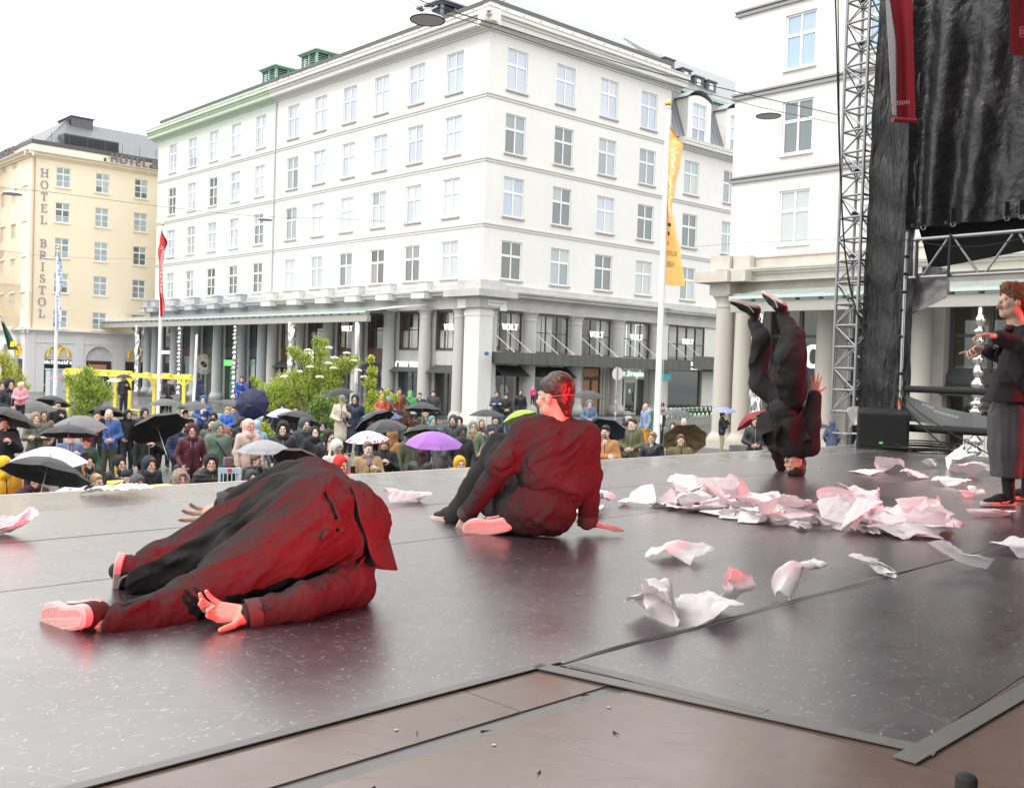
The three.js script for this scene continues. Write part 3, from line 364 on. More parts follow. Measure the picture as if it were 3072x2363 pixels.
// ---- shop floor of the corner house and the green house
{
  const P6 = [[0.12, 6.38], [0.18, 6.9], [0.3, 7.02], [0.55, 7.12], [0.62, 7.26], [0.7, 7.32], [0.34, 7.38], [0.2, 7.72], [0.2, 7.74]];
  const entL = (a, b, par, m) => { mesh('entablature', run('L', a, b, P6), m, par); };
  entL(-22.84, -1.6, corner, M_STONE); entL(-43.4, -22.86, greenHouse, M_STONEB);
  mesh('entablature', run('R', 1.4, 15.7, P6.map(([o, y]) => [o, y + 0.002])), M_STONE, corner);
  mesh('corner_block', join([bx(-0.75, 1.4, 6.38, 6.96, -1.6, 0.75), bx(-1.25, 1.6, 6.96, 7.34, -1.8, 1.25), bx(-0.6, 1.2, 7.34, 7.9, -1.4, 0.6)]), M_STONE, corner);
  mesh('ledge_cover', join([bx(-0.66, -0.2, 7.4, 7.42, -22.84, -1.8), bx(1.6, 15.7, 7.4, 7.42, 0.2, 0.66)]), M_LEDGE, corner);
  const lc = [-4.45, -8.0, -11.35, -14.81, -18.43, -21.98], gc = [-23.4, -26.56, -30.31, -34.14, -37.82, -41.45, -43.1];
  const colG = column(0.37, 6.38);
  lc.forEach((z) => { mesh('column', at(colG, -0.38, 0, z), M_STONE, corner); }); gc.forEach((z) => mesh('column', at(colG, -0.38, 0, z), M_STONEB, greenHouse));
  mesh('column', at(colG, -0.38, 0, -1.3), M_STONE, corner); mesh('column', at(column(0.3, 6.38), 0.66, 0, 0.2), M_STONE, corner);
  const ress = (z, par, m) => { mesh('cornice_block', join([bx(-1.02, -0.2, 6.98, 7.36, z - 0.62, z + 0.62), bx(-1.1, -0.2, 7.36, 7.42, z - 0.7, z + 0.7), bx(-0.72, -0.2, 7.42, 7.95, z - 0.42, z + 0.42), bx(-0.8, -0.2, 7.95, 8.0, z - 0.5, z + 0.5)]), m, par); };
  lc.forEach((z) => ress(z, corner, M_LEDGE)); gc.forEach((z, i) => i && ress(z, greenHouse, mat([0.45, 0.46, 0.48], 0.75))); 
  // corner pier
  mesh('corner_pier', join([bx(-0.55, 0.42, 0, 6.38, -0.72, 0.55), bx(-0.62, 0.5, 0, 0.55, -0.8, 0.62), bx(-0.58, 0.46, 5.95, 6.2, -0.76, 0.58)]), M_LEDGE, corner);
  mesh('number_plate', at(prism([...Array(18)].map((_, k) => [0.17 * Math.cos(k / 18 * 6.283), 0.1 * Math.sin(k / 18 * 6.283)]), 0.02), 0.02, 3.9, 0.55), mat([0.05, 0.18, 0.42], 0.4), corner);
  const plate = canvasTex(256, 64, (c, w, h) => { c.fillStyle = '#e6e5e0'; c.fillRect(0, 0, w, h); c.fillStyle = '#222'; c.font = '30px sans-serif'; c.fillText('Volkmannsgaten', 14, 44); });
  mesh('street_sign', at(new THREE.BoxGeometry(1.3, 0.32, 0.03), 0.5, 6.66, 0.77), mat([1, 1, 1], 0.6, { map: plate }), corner); mesh('street_sign', at(new THREE.BoxGeometry(0.5, 0.22, 0.03), 0.95, 6.38, 0.78), mat([0.75, 0.75, 0.72], 0.6), corner); mesh('street_sign', at(new THREE.BoxGeometry(0.03, 0.5, 0.7), -0.77, 6.6, -0.75), mat([0.75, 0.75, 0.72], 0.6), corner);
  // interior: floors, back walls, a few bright display panels
  const M_IN = mat([0.3, 0.28, 0.26], 0.8), M_DISP = mat([0.8, 0.75, 0.7], 0.8), M_IND = mat([0.05, 0.05, 0.055], 0.8);
  mesh('shop_interior', join([bx(1.0, 4.2, 3.55, 3.8, -42.6, -0.6), bx(1.0, 4.2, -0.05, 0.06, -42.6, -0.6), bx(4.2, 4.4, 0, 6.4, -42.6, -0.6), bx(0.8, 15.6, 3.55, 3.8, -3.6, -0.9), bx(4.4, 15.6, 0, 6.4, -3.8, -3.6), bx(0.9, 15.6, -0.05, 0.5, -3.6, -0.9)]), M_IN, corner);
  mesh('shop_ceiling', join([bx(0.9, 4.2, 6.36, 6.5, -42.6, -0.6), bx(4.2, 15.6, 6.36, 6.5, -3.8, -0.5)]), mat([0.5, 0.5, 0.48], 0.8), corner);
  // glazed bays of the arcade, between the columns
  const r = rng(77), bay = (par, side, a, b, plane, fm, o = {}) => { // a..b along the wall
    const g = new THREE.Group(); g.name = 'shop_window'; par.add(g); const put = (nm, ge, m) => { const q = orient[side](ge); if (side === 'R') q.translate(0, 0, plane); else q.translate(plane, 0, 0); return mesh(nm, q, m, g); };
    const n = o.n || 4, y0 = o.y0 ?? 4.07, y1 = o.y1 ?? 6.3, ym = o.ym ?? (y0 + (y1 - y0) * 0.53), f = 0.05, L = []; const W = (b - a) / n;
    L.push(bx(a, b, y0, y0 + 0.08, -0.06, 0.04), bx(a, b, y1 - 0.09, y1, -0.06, 0.04), bx(a, a + 0.07, y0 + 0.08, y1 - 0.09, -0.06, 0.04), bx(b - 0.07, b, y0 + 0.08, y1 - 0.09, -0.06, 0.04)); for (let k = 1; k < n; k++) L.push(bx(a + k * W - f / 2, a + k * W + f / 2, y0 + 0.08, y1 - 0.09, -0.05, 0.03)); for (let k = 0; k < n; k++) L.push(bx(a + k * W + 0.035, a + (k + 1) * W - 0.035, ym - f / 2, ym + f / 2, -0.045, 0.025));
    put('glazing_bar', join(L), fm);
    for (let k = 0; k < n; k++) for (const [p, q] of [[y0 + 0.08, ym - f / 2], [ym + f / 2, y1 - 0.09]]) put('pane', bx(a + k * W + 0.03, a + (k + 1) * W - 0.03, p, q, -0.022, -0.01), G_CLEAR);
    return [g, put]; };
  const bays = []; // arcade of the corner house
  const lz = [-1.3, ...lc, -23.4]; for (let k = 0; k + 1 < lz.length; k++) bays.push([lz[k + 1] + 0.42, lz[k] - 0.42]);
  bays.forEach(([a, b], k) => { if (b - a < 1) return; const [g, put] = bay(corner, 'L', a, b, 0.14, M_BROWN, { n: 3, y0: 4.05 }); const d = k % 3;
    for (let q = 0; q < 3; q++) { const x0 = a + (b - a) * q / 3 + 0.06, x1 = a + (b - a) * (q + 1) / 3 - 0.06; const pick = r(); if (pick < 0.6) put('display_panel', bx(x0, x1, 4.2, pick < 0.38 ? 6.2 : 5.2, -0.26, -0.22), M_DISP); else if (pick < 0.8) put('display_panel', bx(x0, x1, 4.2, 6.2, -1.2, -1.16), M_IND); }
    put('lintel_band', bx(a - 0.1, b + 0.1, 3.2, 4.05, -0.08, 0.0), k === 0 || k === 1 ? M_STONE : M_BROWN); put('awning', sheet((u, v) => V(lerp(a, b, u), lerp(2.75, 3.2, v), lerp(0.75, 0.02, v)), 8, 3, 0.02), M_DARKF); 
    const n = 2; put('glazing_bar', join([bx(a, a + 0.06, 0.3, 3.2, -0.06, 0.02), bx(b - 0.06, b, 0.3, 3.2, -0.06, 0.02), bx((a + b) / 2 - 0.03, (a + b) / 2 + 0.03, 0.3, 3.2, -0.06, 0.02), bx(a, b, 0.0, 0.3, -0.1, 0.03)]), M_DARKF);
    put('pane', bx(a + 0.06, (a + b) / 2 - 0.03, 0.3, 3.2, -0.03, -0.015), G_CLEAR); put('pane', bx((a + b) / 2 + 0.03, b - 0.06, 0.3, 3.2, -0.03, -0.015), G_CLEAR);
    if (k === 1) { put('display_panel', bx(a, b, 0.3, 3.2, -0.3, -0.26), M_IND); } else put('display_panel', bx(lerp(a, b, 0.45), lerp(a, b, 0.92), 0.35, 2.5, -0.9, -0.86), k === 0 ? mat([0.55, 0.47, 0.36], 0.8, { map: rep(T_MOTTLE, 0.7) }) : M_IND); });
  const gz = [-23.9, -26.56, -30.31, -34.14, -37.82, -41.45]; for (let k = 0; k + 1 < gz.length; k++) { const a = gz[k + 1] + 0.42, b = gz[k] - 0.42, [g, put] = bay(greenHouse, 'L', a, b, 0.14, M_DARKF, { n: 2, y0: 4.0, y1: 6.34 });
    put('display_panel', bx(a, b, 4.1, 6.3, -1.6, -1.55), mat([0.09, 0.11, 0.1], 0.7)); put('lintel_band', bx(a - 0.1, b + 0.1, 3.35, 4.0, -0.1, 0.0), k === 0 || k === 1 ? M_DARKF : M_BROWN);
    put('glazing_bar', join([bx(a, a + 0.07, 0.2, 3.35, -0.06, 0.02), bx(b - 0.07, b, 0.2, 3.35, -0.06, 0.02), bx((a + b) / 2 - 0.03, (a + b) / 2 + 0.03, 0.2, 3.35, -0.06, 0.02), bx(a, b, 0, 0.2, -0.1, 0.03)]), M_DARKF); put('pane', bx(a + 0.07, (a + b) / 2 - 0.03, 0.2, 3.35, -0.03, -0.015), G_CLEAR); put('pane', bx((a + b) / 2 + 0.03, b - 0.07, 0.2, 3.35, -0.03, -0.015), G_CLEAR);
    if (k === 0) put('display_panel', bx(a + 0.1, b - 0.1, 2.0, 3.25, -0.1, -0.06), mat([0.75, 0.77, 0.75], 0.7)); if (k === 1) put('display_panel', bx(a + 0.2, b - 0.9, 0.2, 2.6, -0.3, -0.26), mat([0.1, 0.42, 0.14], 0.6)); if (k === 3) put('display_panel', bx(a, b, 0.3, 3.3, -0.8, -0.76), mat([0.5, 0.52, 0.5], 0.7)); }
  mesh('pier_wall', join([-4.45, -8, -11.35, -14.81, -18.43, -21.98].map((z) => bx(0.02, 0.3, 0, 6.38, z - 0.4, z + 0.4))), M_STONE, corner); mesh('pier_wall', join([-23.4, -26.56, -30.31, -34.14, -37.82, -41.45].map((z) => bx(0.02, 0.3, 0, 6.38, z - 0.4, z + 0.4))), M_STONEB, greenHouse);
  mesh('arcade_step', bx(-1.5, 0.0, -0.02, 0.1, -43.4, -1.2), mat([0.24, 0.24, 0.24], 0.35, { map: rep(T_MOTTLE, 0.4) }), corner);
  // side street bays
  const rb = [[0.62, 3.05], [4.06, 6.82], [7.86, 10.56], [11.61, 14.28]];
  rb.forEach(([a, b], k) => { const [g, put] = bay(corner, 'R', a, b, 0.02, M_BROWN, { n: 3 + (k < 2 ? 0 : 0) });
    for (let q = 0; q < 3; q++) { const x0 = a + (b - a) * q / 3 + 0.05, x1 = a + (b - a) * (q + 1) / 3 - 0.05, hi = [[0, 0, 1], [1, 1, 0], [0, 0, 2], [2, 2, 2]][k][q]; if (hi) put('display_panel', bx(x0, x1, 4.15, 6.2, -0.4, -0.36), hi === 1 ? mat([0.8, 0.75, 0.7], 0.8, { map: rep(T_MOTTLE, 0.6) }) : mat([0.62, 0.58, 0.57], 0.8)); else put('display_panel', bx(x0, x1, 4.15, 6.2, -2.0, -1.96), mat([0.06, 0.055, 0.05], 0.8)); }
    put('sill_board', bx(a - 0.2, b + 0.2, 3.95, 4.06, -0.1, 0.12), M_FRAME); });
  [[3.05, 4.06], [6.82, 7.86], [10.56, 11.61], [14.28, 15.7], [0.42, 0.62]].forEach(([a, b], k) => { mesh('pier_wall', bx(a, b, 0, 6.38, -0.5, 0), M_STONE, corner); if (k < 4) { const c = (a + b) / 2 - (k === 3 ? 0.25 : 0); mesh('column', at(column(0.4, 6.38, 0.45), c, 0, 0.18), M_STONE, corner); } });
  // letters
  const M_LIT = mat([0.9, 0.9, 0.88], 0.4, { emissive: new THREE.Color(1, 1, 0.98), emissiveIntensity: 0.55 });
  const sign = (par, s, size, x, y, side, plane, m = M_LIT, d = 0.06) => { const g = orient[side](letters(s, size, d)); return mesh('sign_lettering', side === 'R' ? at(g, x, y, plane) : at(g, plane, y, x), m, par); };
  sign(corner, 'VOLT', 0.36, 2.1, 5.28, 'R', 0.07); sign(corner, 'VOLT', 0.36, 9.25, 5.2, 'R', 0.07); sign(corner, 'VOLT', 0.36, 12.95, 5.2, 'R', 0.07);
  sign(corner, 'VOLT', 0.36, -2.6, 5.2, 'L', 0.05); sign(corner, 'VOLT', 0.36, -13.2, 5.2, 'L', 0.05); sign(corner, 'VOLT', 0.36, -19.9, 5.1, 'L', 0.05); sign(corner, 'VOLT', 0.72, -16.3, 3.15, 'L', -0.72); sign(corner, 'CARLINGS', 0.42, -6.2, 2.95, 'L', -0.1);
  sign(greenHouse, 'ESPRESSO HOUSE', 0.28, -39.6, 3.5, 'L', 0.0); const lime = mat([0.2, 0.75, 0.2], 0.5, { emissive: new THREE.Color(0.15, 0.8, 0.15), emissiveIntensity: 0.35 }); mesh('green_sign', bx(-0.1, 0.0, 2.7, 3.15, -29.7, -27.9), lime, greenHouse);
  sign(greenHouse, 'Snakers &  Donuts', 0.22, -25.2, 2.9, 'L', 0.06, mat([0.15, 0.4, 0.15], 0.6), 0.01);
  const logo = canvasTex(256, 256, (c, w) => { c.fillStyle = '#e9e6dc'; c.fillRect(0, 0, w, w); c.strokeStyle = '#2b2b2b'; c.lineWidth = 4; c.beginPath(); c.arc(128, 128, 118, 0, 7); c.stroke(); c.fillStyle = '#5a3a26'; c.beginPath(); c.ellipse(128, 128, 30, 46, 0.6, 0, 7); c.fill(); c.strokeStyle = '#e9e6dc'; c.beginPath(); c.moveTo(110, 95); c.quadraticCurveTo(128, 128, 146, 160); c.stroke(); c.fillStyle = '#333'; c.font = 'bold 34px sans-serif'; const s = 'ESPRESSO HOUSE '; for (let k = 0; k < s.length; k++) { c.save(); c.translate(128, 128); c.rotate(k / s.length * 6.283 - 1.4); c.textAlign = 'center'; c.fillText(s[k], 0, -78); c.restore(); } });
  const disc = new THREE.CylinderGeometry(0.82, 0.82, 0.12, 28); disc.rotateX(Math.PI / 2); const dsk = mesh('round_sign', at(disc, -0.15, 2.75, -33.0), [mat([0.2, 0.2, 0.2], 0.5), mat([1, 1, 1], 0.5, { map: logo }), mat([1, 1, 1], 0.5, { map: logo })], greenHouse); dsk.rotation.y = 0;
  mesh('sign_arm', bar(V(0.8, 2.9, -33.0), V(-0.15, 2.9, -33.0), 0.03), M_DARKF, greenHouse);
}
{ // zinc canopy on the side street with rods and the shops under it
  const t = house('street_canopy', 'long dark zinc canopy hung on rods along the side street shops', 'canopy');
  for (let k = 0; k < 26; k++) mesh('fascia_panel', bx(0.55 + k * 0.62, 0.55 + k * 0.62 + 0.605, 3.38, 4.02, 1.55, 1.6), M_ZINC, t); mesh('side_panel', bx(0.5, 0.54, 3.38, 4.02, 0.25, 1.6), M_ZINC, t);
  for (let k = 0; k < 12; k++) mesh('fascia_panel', bx(16.75 + k * 0.62, 16.75 + k * 0.62 + 0.605, 3.5, 4.35, 1.7, 1.76), M_ZINC, t);
  mesh('canopy_deck', join([bx(0.55, 16.7, 3.5, 3.62, 0.6, 1.54), bx(16.75, 24, 3.6, 3.7, 0.02, 1.69)]), M_ZINC, t); mesh('canopy_soffit', bx(0.56, 24, 3.38, 3.46, 0.02, 1.5), mat([0.09, 0.09, 0.09], 0.7), t);
  for (const x of [1.0, 2.3, 4.4, 5.7, 8.1, 9.5, 12.0, 13.4, 16.6, 18.2]) mesh('tie_rod', bar(V(x - 0.55, 5.35, 0.06), V(x + 0.25, 4.0, 1.5), 0.022, 6), M_FRAME, t);
  mesh('white_gutter', join([bx(0.6, 16.7, 4.0, 4.05, 0.25, 0.5)]), M_FRAME, t);
}
{ // ground floor under the canopy
  const M_REV = mat([0.42, 0.4, 0.36], 0.75), r = rng(5);
  const shop = (a, b, y0, y1) => { const g = new THREE.Group(); g.name = 'shop_front'; corner.add(g); mesh('frame', join([bx(a, a + 0.08, y0, y1, -0.15, 0), bx(b - 0.08, b, y0, y1, -0.15, 0), bx(a, b, y0 - 0.3, y0, -0.2, 0.02), bx((a + b) / 2 - 0.03, (a + b) / 2 + 0.03, y0, y1, -0.1, -0.02)]), M_DARKF, g); mesh('pane', bx(a + 0.08, (a + b) / 2 - 0.03, y0, y1, -0.06, -0.045), G_CLEAR, g); mesh('pane', bx((a + b) / 2 + 0.03, b - 0.08, y0, y1, -0.06, -0.045), G_CLEAR, g); mesh('display_panel', bx(a, b, y0, y1, -1.55, -1.5), mat([0.035, 0.037, 0.04], 0.8), g); mesh('awning', sheet((u, v) => V(lerp(a, b, u), lerp(2.7, 3.3, v), lerp(0.9, 0.02, v)), 8, 3, 0.02), M_DARKF, g); };
  shop(0.95, 3.05, 0.5, 3.35); shop(4.06, 6.82, 0.5, 3.35);
  mesh('stone_surround', join([7.86, 8.06, 8.26].map((x, k) => bx(x, x + 0.2, 0.45, 3.38 - 0, -0.5 + 0.1 * k * 0, 0.03 - 0.09 * k)).concat([10.1, 10.3, 10.5, 10.7].map((x, k) => bx(x, x + 0.2, 0.45, 3.38, -0.5, -0.26 + 0.09 * k)))), M_REV, corner);
  const door = new THREE.Group(); door.name = 'door'; corner.add(door); mesh('door_frame', join([bx(8.46, 8.56, 0.45, 3.38, -0.35, -0.24), bx(10.0, 10.1, 0.45, 3.38, -0.35, -0.24), bx(8.56, 10.0, 2.68, 2.8, -0.35, -0.24), bx(9.22, 9.34, 0.45, 2.68, -0.35, -0.24)]), M_DARKF, door);
  for (const [a, b, c, d] of [[8.56, 9.22, 0.55, 2.6], [9.34, 10.0, 0.55, 2.6], [8.56, 10.0, 2.82, 3.3]]) mesh('door_panel', bx(a + 0.06, b - 0.06, c, d, -0.32, -0.27), mat([0.42, 0.2, 0.06], 0.4, { map: rep(T_MOTTLE, 0.6) }), door);
  mesh('letter_box', bx(10.9, 11.1, 1.9, 2.2, 0.02, 0.12), mat([0.7, 0.7, 0.68], 0.5), corner);
  // clinic entrance
  const ce = new THREE.Group(); ce.name = 'clinic_entrance'; corner.add(ce); mesh('sign_panel', bx(11.55, 14.35, 2.72, 3.38, -0.3, -0.2), mat([0.5, 0.52, 0.5], 0.6), ce); mesh('sign_lettering', at(letters('Dr.Dropin', 0.36, 0.05), 12.95, 2.9, -0.18), mat([0.85, 0.95, 0.88], 0.4, { emissive: new THREE.Color(0.8, 1, 0.85), emissiveIntensity: 0.45 }), ce);
  mesh('door_frame', join([bx(12.25, 12.4, 0.45, 2.72, -0.3, -0.18), bx(13.3, 13.45, 0.45, 2.72, -0.3, -0.18), bx(12.4, 13.3, 2.5, 2.72, -0.3, -0.18), bx(12.4, 13.3, 0.45, 0.7, -0.3, -0.18), bx(14.25, 14.35, 0.45, 2.72, -0.3, -0.18), bx(11.55, 11.62, 0.45, 2.72, -0.3, -0.18)]), mat([0.55, 0.54, 0.46], 0.6), ce); mesh('pane', bx(12.4, 13.3, 0.7, 2.5, -0.25, -0.23), G_DARK[0], ce); mesh('pane', bx(11.62, 12.25, 0.5, 2.72, -0.27, -0.25), G_DARK[0], ce); mesh('pane', bx(13.45, 14.25, 0.5, 2.72, -0.27, -0.25), G_DARK[1], ce); mesh('door_notice', bx(12.75, 12.95, 1.85, 2.1, -0.228, -0.222), M_FRAME, ce); mesh('handle', bx(13.22, 13.26, 1.3, 1.9, -0.18, -0.12), M_STEEL, ce);
  const pav = struct('side_pavement', bx(2.6, 40, -0.02, 0.42, 0.02, 3.0), mat([0.22, 0.22, 0.21], 0.4, { map: rep(T_MOTTLE, 0.5) })); pav.position.copy(C0); pav.rotation.y = BT;
  const st = struct('pavement_step', join([bx(2.2, 40, -0.02, 0.28, 3.0, 3.4), bx(1.8, 40, -0.02, 0.14, 3.4, 3.8)]), mat([0.25, 0.25, 0.24], 0.4, { map: rep(T_MOTTLE, 0.5) })); st.position.copy(C0); st.rotation.y = BT;
}
{ // neighbour with the tiled mansard roof
  const m = house('mansard_house', 'off-white building with tiled mansard roof and dormers behind the yellow flag'), r = rng(9), cols = [18.1, 22.45, 26.8];
  mesh('wall', wall(15.7, 34, 6.38, 18.3, cols, ROWS.slice(1), 1.55, 'R', -0.02), M_WHITE, m); for (const c of cols) ROWS.slice(1).forEach(([y, t]) => windowAt(m, 'R', c, y, 1.55, t - y, G_MID, r, { plane: -0.02 }));
  for (const y of [14.63, 11.07]) mesh('string_course', run('R', 15.7, 34, [[0.05, y - 0.2], [0.02, y - 0.12], [0.07, y - 0.06], [0.07, y + 0.02]]), M_COURSE, m);
  mesh('entablature', run('R', 15.7, 34, [[0.12, 6.38], [0.18, 6.9], [0.3, 7.02], [0.55, 7.12], [0.62, 7.26], [0.34, 7.38], [0.2, 7.72]]), M_STONE, m);
  mesh('cornice', run('R', 16.4, 34, [[0.1, 17.95], [0.25, 18.05], [0.55, 18.2], [0.6, 18.4], [0.62, 18.55], [0.62, 18.6]]), M_LEDGE, m);
  const tiles = []; for (let row = 0; row < 15; row++) for (let k = 0; k < 46; k++) tiles.push(at(new THREE.BoxGeometry(0.36, 0.05, 0.3).rotateX(1.2), 15.9 + k * 0.4, 18.75 + row * 0.235, 0.12 - row * 0.085)); for (let row = 0; row < 20; row++) for (let k = 0; k < 46; k++) tiles.push(at(new THREE.BoxGeometry(0.36, 0.05, 0.38).rotateX(0.72), 15.9 + k * 0.4, 22.35 + row * 0.21, -1.2 - row * 0.25));
  stuff(mesh('roof_tiles', boxUV(join(tiles)), mat([0.17, 0.18, 0.2], 0.35), m)); mesh('roof', join([sheet((u, v) => V(lerp(15.7, 34, u), lerp(18.6, 22.3, v), lerp(0.02, -1.28, v)), 2, 2, 0.1), sheet((u, v) => V(lerp(15.7, 34, u), lerp(22.25, 26.5, v), lerp(-1.25, -6.3, v)), 2, 2, 0.1), sheet((u, v) => V(15.72, lerp(18.6, lerp(22.3, 26.4, u), v), lerp(-0.1, lerp(-1.3, -6.3, u), v)), 2, 2, 0.1)]), M_ROOFD, m);
  mesh('roof_ridge_band', bx(15.7, 34, 22.1, 22.3, -1.4, -0.9), M_COPPER, m);
  for (const c of [18.35, 22.6]) { const d = new THREE.Group(); d.name = 'dormer'; d.position.set(c, 18.62, 0.28); m.add(d); const s = new THREE.Shape(); s.moveTo(-1.25, 0); s.lineTo(-1.25, 2.7); s.quadraticCurveTo(0, 3.3, 1.25, 2.7); s.lineTo(1.25, 0); s.lineTo(0.75, 0); s.lineTo(0.75, 2.45); s.lineTo(-0.75, 2.45); s.lineTo(-0.75, 0); mesh('dormer_front', plain(new THREE.ExtrudeGeometry(s, { depth: 2.2, bevelEnabled: false }).translate(0, 0, -2.2)), M_WHITE, d);
    mesh('dormer_frame', join([bx(-0.75, -0.66, 0, 2.45, -0.16, -0.06), bx(0.66, 0.75, 0, 2.45, -0.16, -0.06), bx(-0.66, 0.66, 2.36, 2.45, -0.16, -0.06), bx(-0.66, 0.66, 0, 0.1, -0.16, -0.06), bx(-0.04, 0.04, 0.1, 2.36, -0.15, -0.07), bx(-0.66, -0.04, 0.8, 0.87, -0.15, -0.07), bx(0.04, 0.66, 0.8, 0.87, -0.15, -0.07), bx(-0.66, -0.04, 1.6, 1.68, -0.15, -0.07), bx(0.04, 0.66, 1.6, 1.68, -0.15, -0.07)]), M_FRAME, d);
    for (const [y0, y1] of [[0.1, 0.8], [0.87, 1.6], [1.68, 2.36]]) for (const s2 of [-1, 1]) mesh('pane', s2 < 0 ? bx(-0.66, -0.04, y0, y1, -0.13, -0.11) : bx(0.04, 0.66, y0, y1, -0.13, -0.11), (y0 < 0.5 ? G_MID : G_SKY)[1], d); mesh('dormer_roof', sheet((u, v) => V(lerp(-1.4, 1.4, u), 2.72 + 0.62 * (1 - (2 * u - 1) ** 2), lerp(0.1, -2.3, v)), 12, 2, 0.06), M_LEAD, d); }
  // lead roofs and chimneys behind
  mesh('lead_roof', plain(prism([[13.5, 0], [15, 3.8], [21.5, 3.0], [29, 2.4], [34, 0]], 7, 0).translate(1.5, 22.4, -12)), M_LEAD, m); mesh('lead_roof', plain(new THREE.ConeGeometry(4.2, 4, 4, 1).rotateY(0.78).translate(18.5, 24.6, -8)), M_LEAD, m);
  for (const [x, y, z] of [[19.2, 23.4, -3.6], [20.6, 22.9, -3.2], [21.8, 22.6, -3.0], [23, 22.5, -2.8]]) { const g = new THREE.Group(); g.name = 'chimney'; m.add(g); mesh('stack', bx(x - 0.5, x + 0.5, y - 1.2, y + 1.5, z - 0.5, z + 0.5), mat([0.13, 0.14, 0.15], 0.6), g); mesh('cap', bx(x - 0.58, x + 0.58, y + 1.5, y + 1.6, z - 0.58, z + 0.58), M_ROOFD, g); mesh('vent_opening', bx(x - 0.3, x + 0.1, y + 0.95, y + 1.35, z + 0.5, z + 0.53), M_FRAME, g); }
  mesh('pier_wall', join([bx(15.7, 16.3, 0, 6.38, -0.5, -0.01), bx(20.1, 21.5, 0, 6.38, -0.5, -0.01), bx(24.5, 34, 0, 6.38, -0.5, -0.01)]), M_LEDGE, m); for (const [a, b] of [[16.3, 20.1], [21.5, 24.5]]) { const g = new THREE.Group(); g.name = 'shop_window'; m.add(g); const n = 4, W = (b - a) / n, L = [bx(a, b, 4.0, 4.1, -0.1, 0), bx(a, b, 6.25, 6.36, -0.1, 0), bx(a, b, 5.1, 5.16, -0.09, -0.01)]; for (let k = 0; k <= n; k++) L.push(bx(a + k * W - 0.04, a + k * W + 0.04, 4.1, 6.25, -0.1, 0)); mesh('glazing_bar', join(L), M_BROWN, g); for (let k = 0; k < n; k++) for (const [p, q] of [[4.1, 5.1], [5.16, 6.25]]) mesh('pane', bx(a + k * W + 0.04, a + (k + 1) * W - 0.04, p, q, -0.07, -0.055), G_CLEAR, g); mesh('display_panel', bx(a, b, 4.1, 6.3, -0.5, -0.46), mat([0.6, 0.57, 0.55], 0.8), g);
    mesh('pane', bx(a, b, 0.5, 3.4, -0.2, -0.18), G_DARK[0], g); mesh('glazing_bar', join([bx(a, a + 0.1, 0.45, 3.4, -0.25, 0), bx(b - 0.1, b, 0.45, 3.4, -0.25, 0)]), mat([0.55, 0.53, 0.48], 0.6), g); }
  mesh('sign_lettering', at(letters('VOLT', 0.36, 0.06), 18.2, 5.15, 0.05), mat([0.9, 0.9, 0.88], 0.4, { emissive: new THREE.Color(1, 1, 1), emissiveIntensity: 0.5 }), m); mesh('teal_sign', at(rbx(0.9, 0.42, 0.12, 0.03), 15.9, 2.95, 0.2), mat([0.05, 0.35, 0.36], 0.4, { emissive: new THREE.Color(0.05, 0.35, 0.36), emissiveIntensity: 0.3 }), m);
}
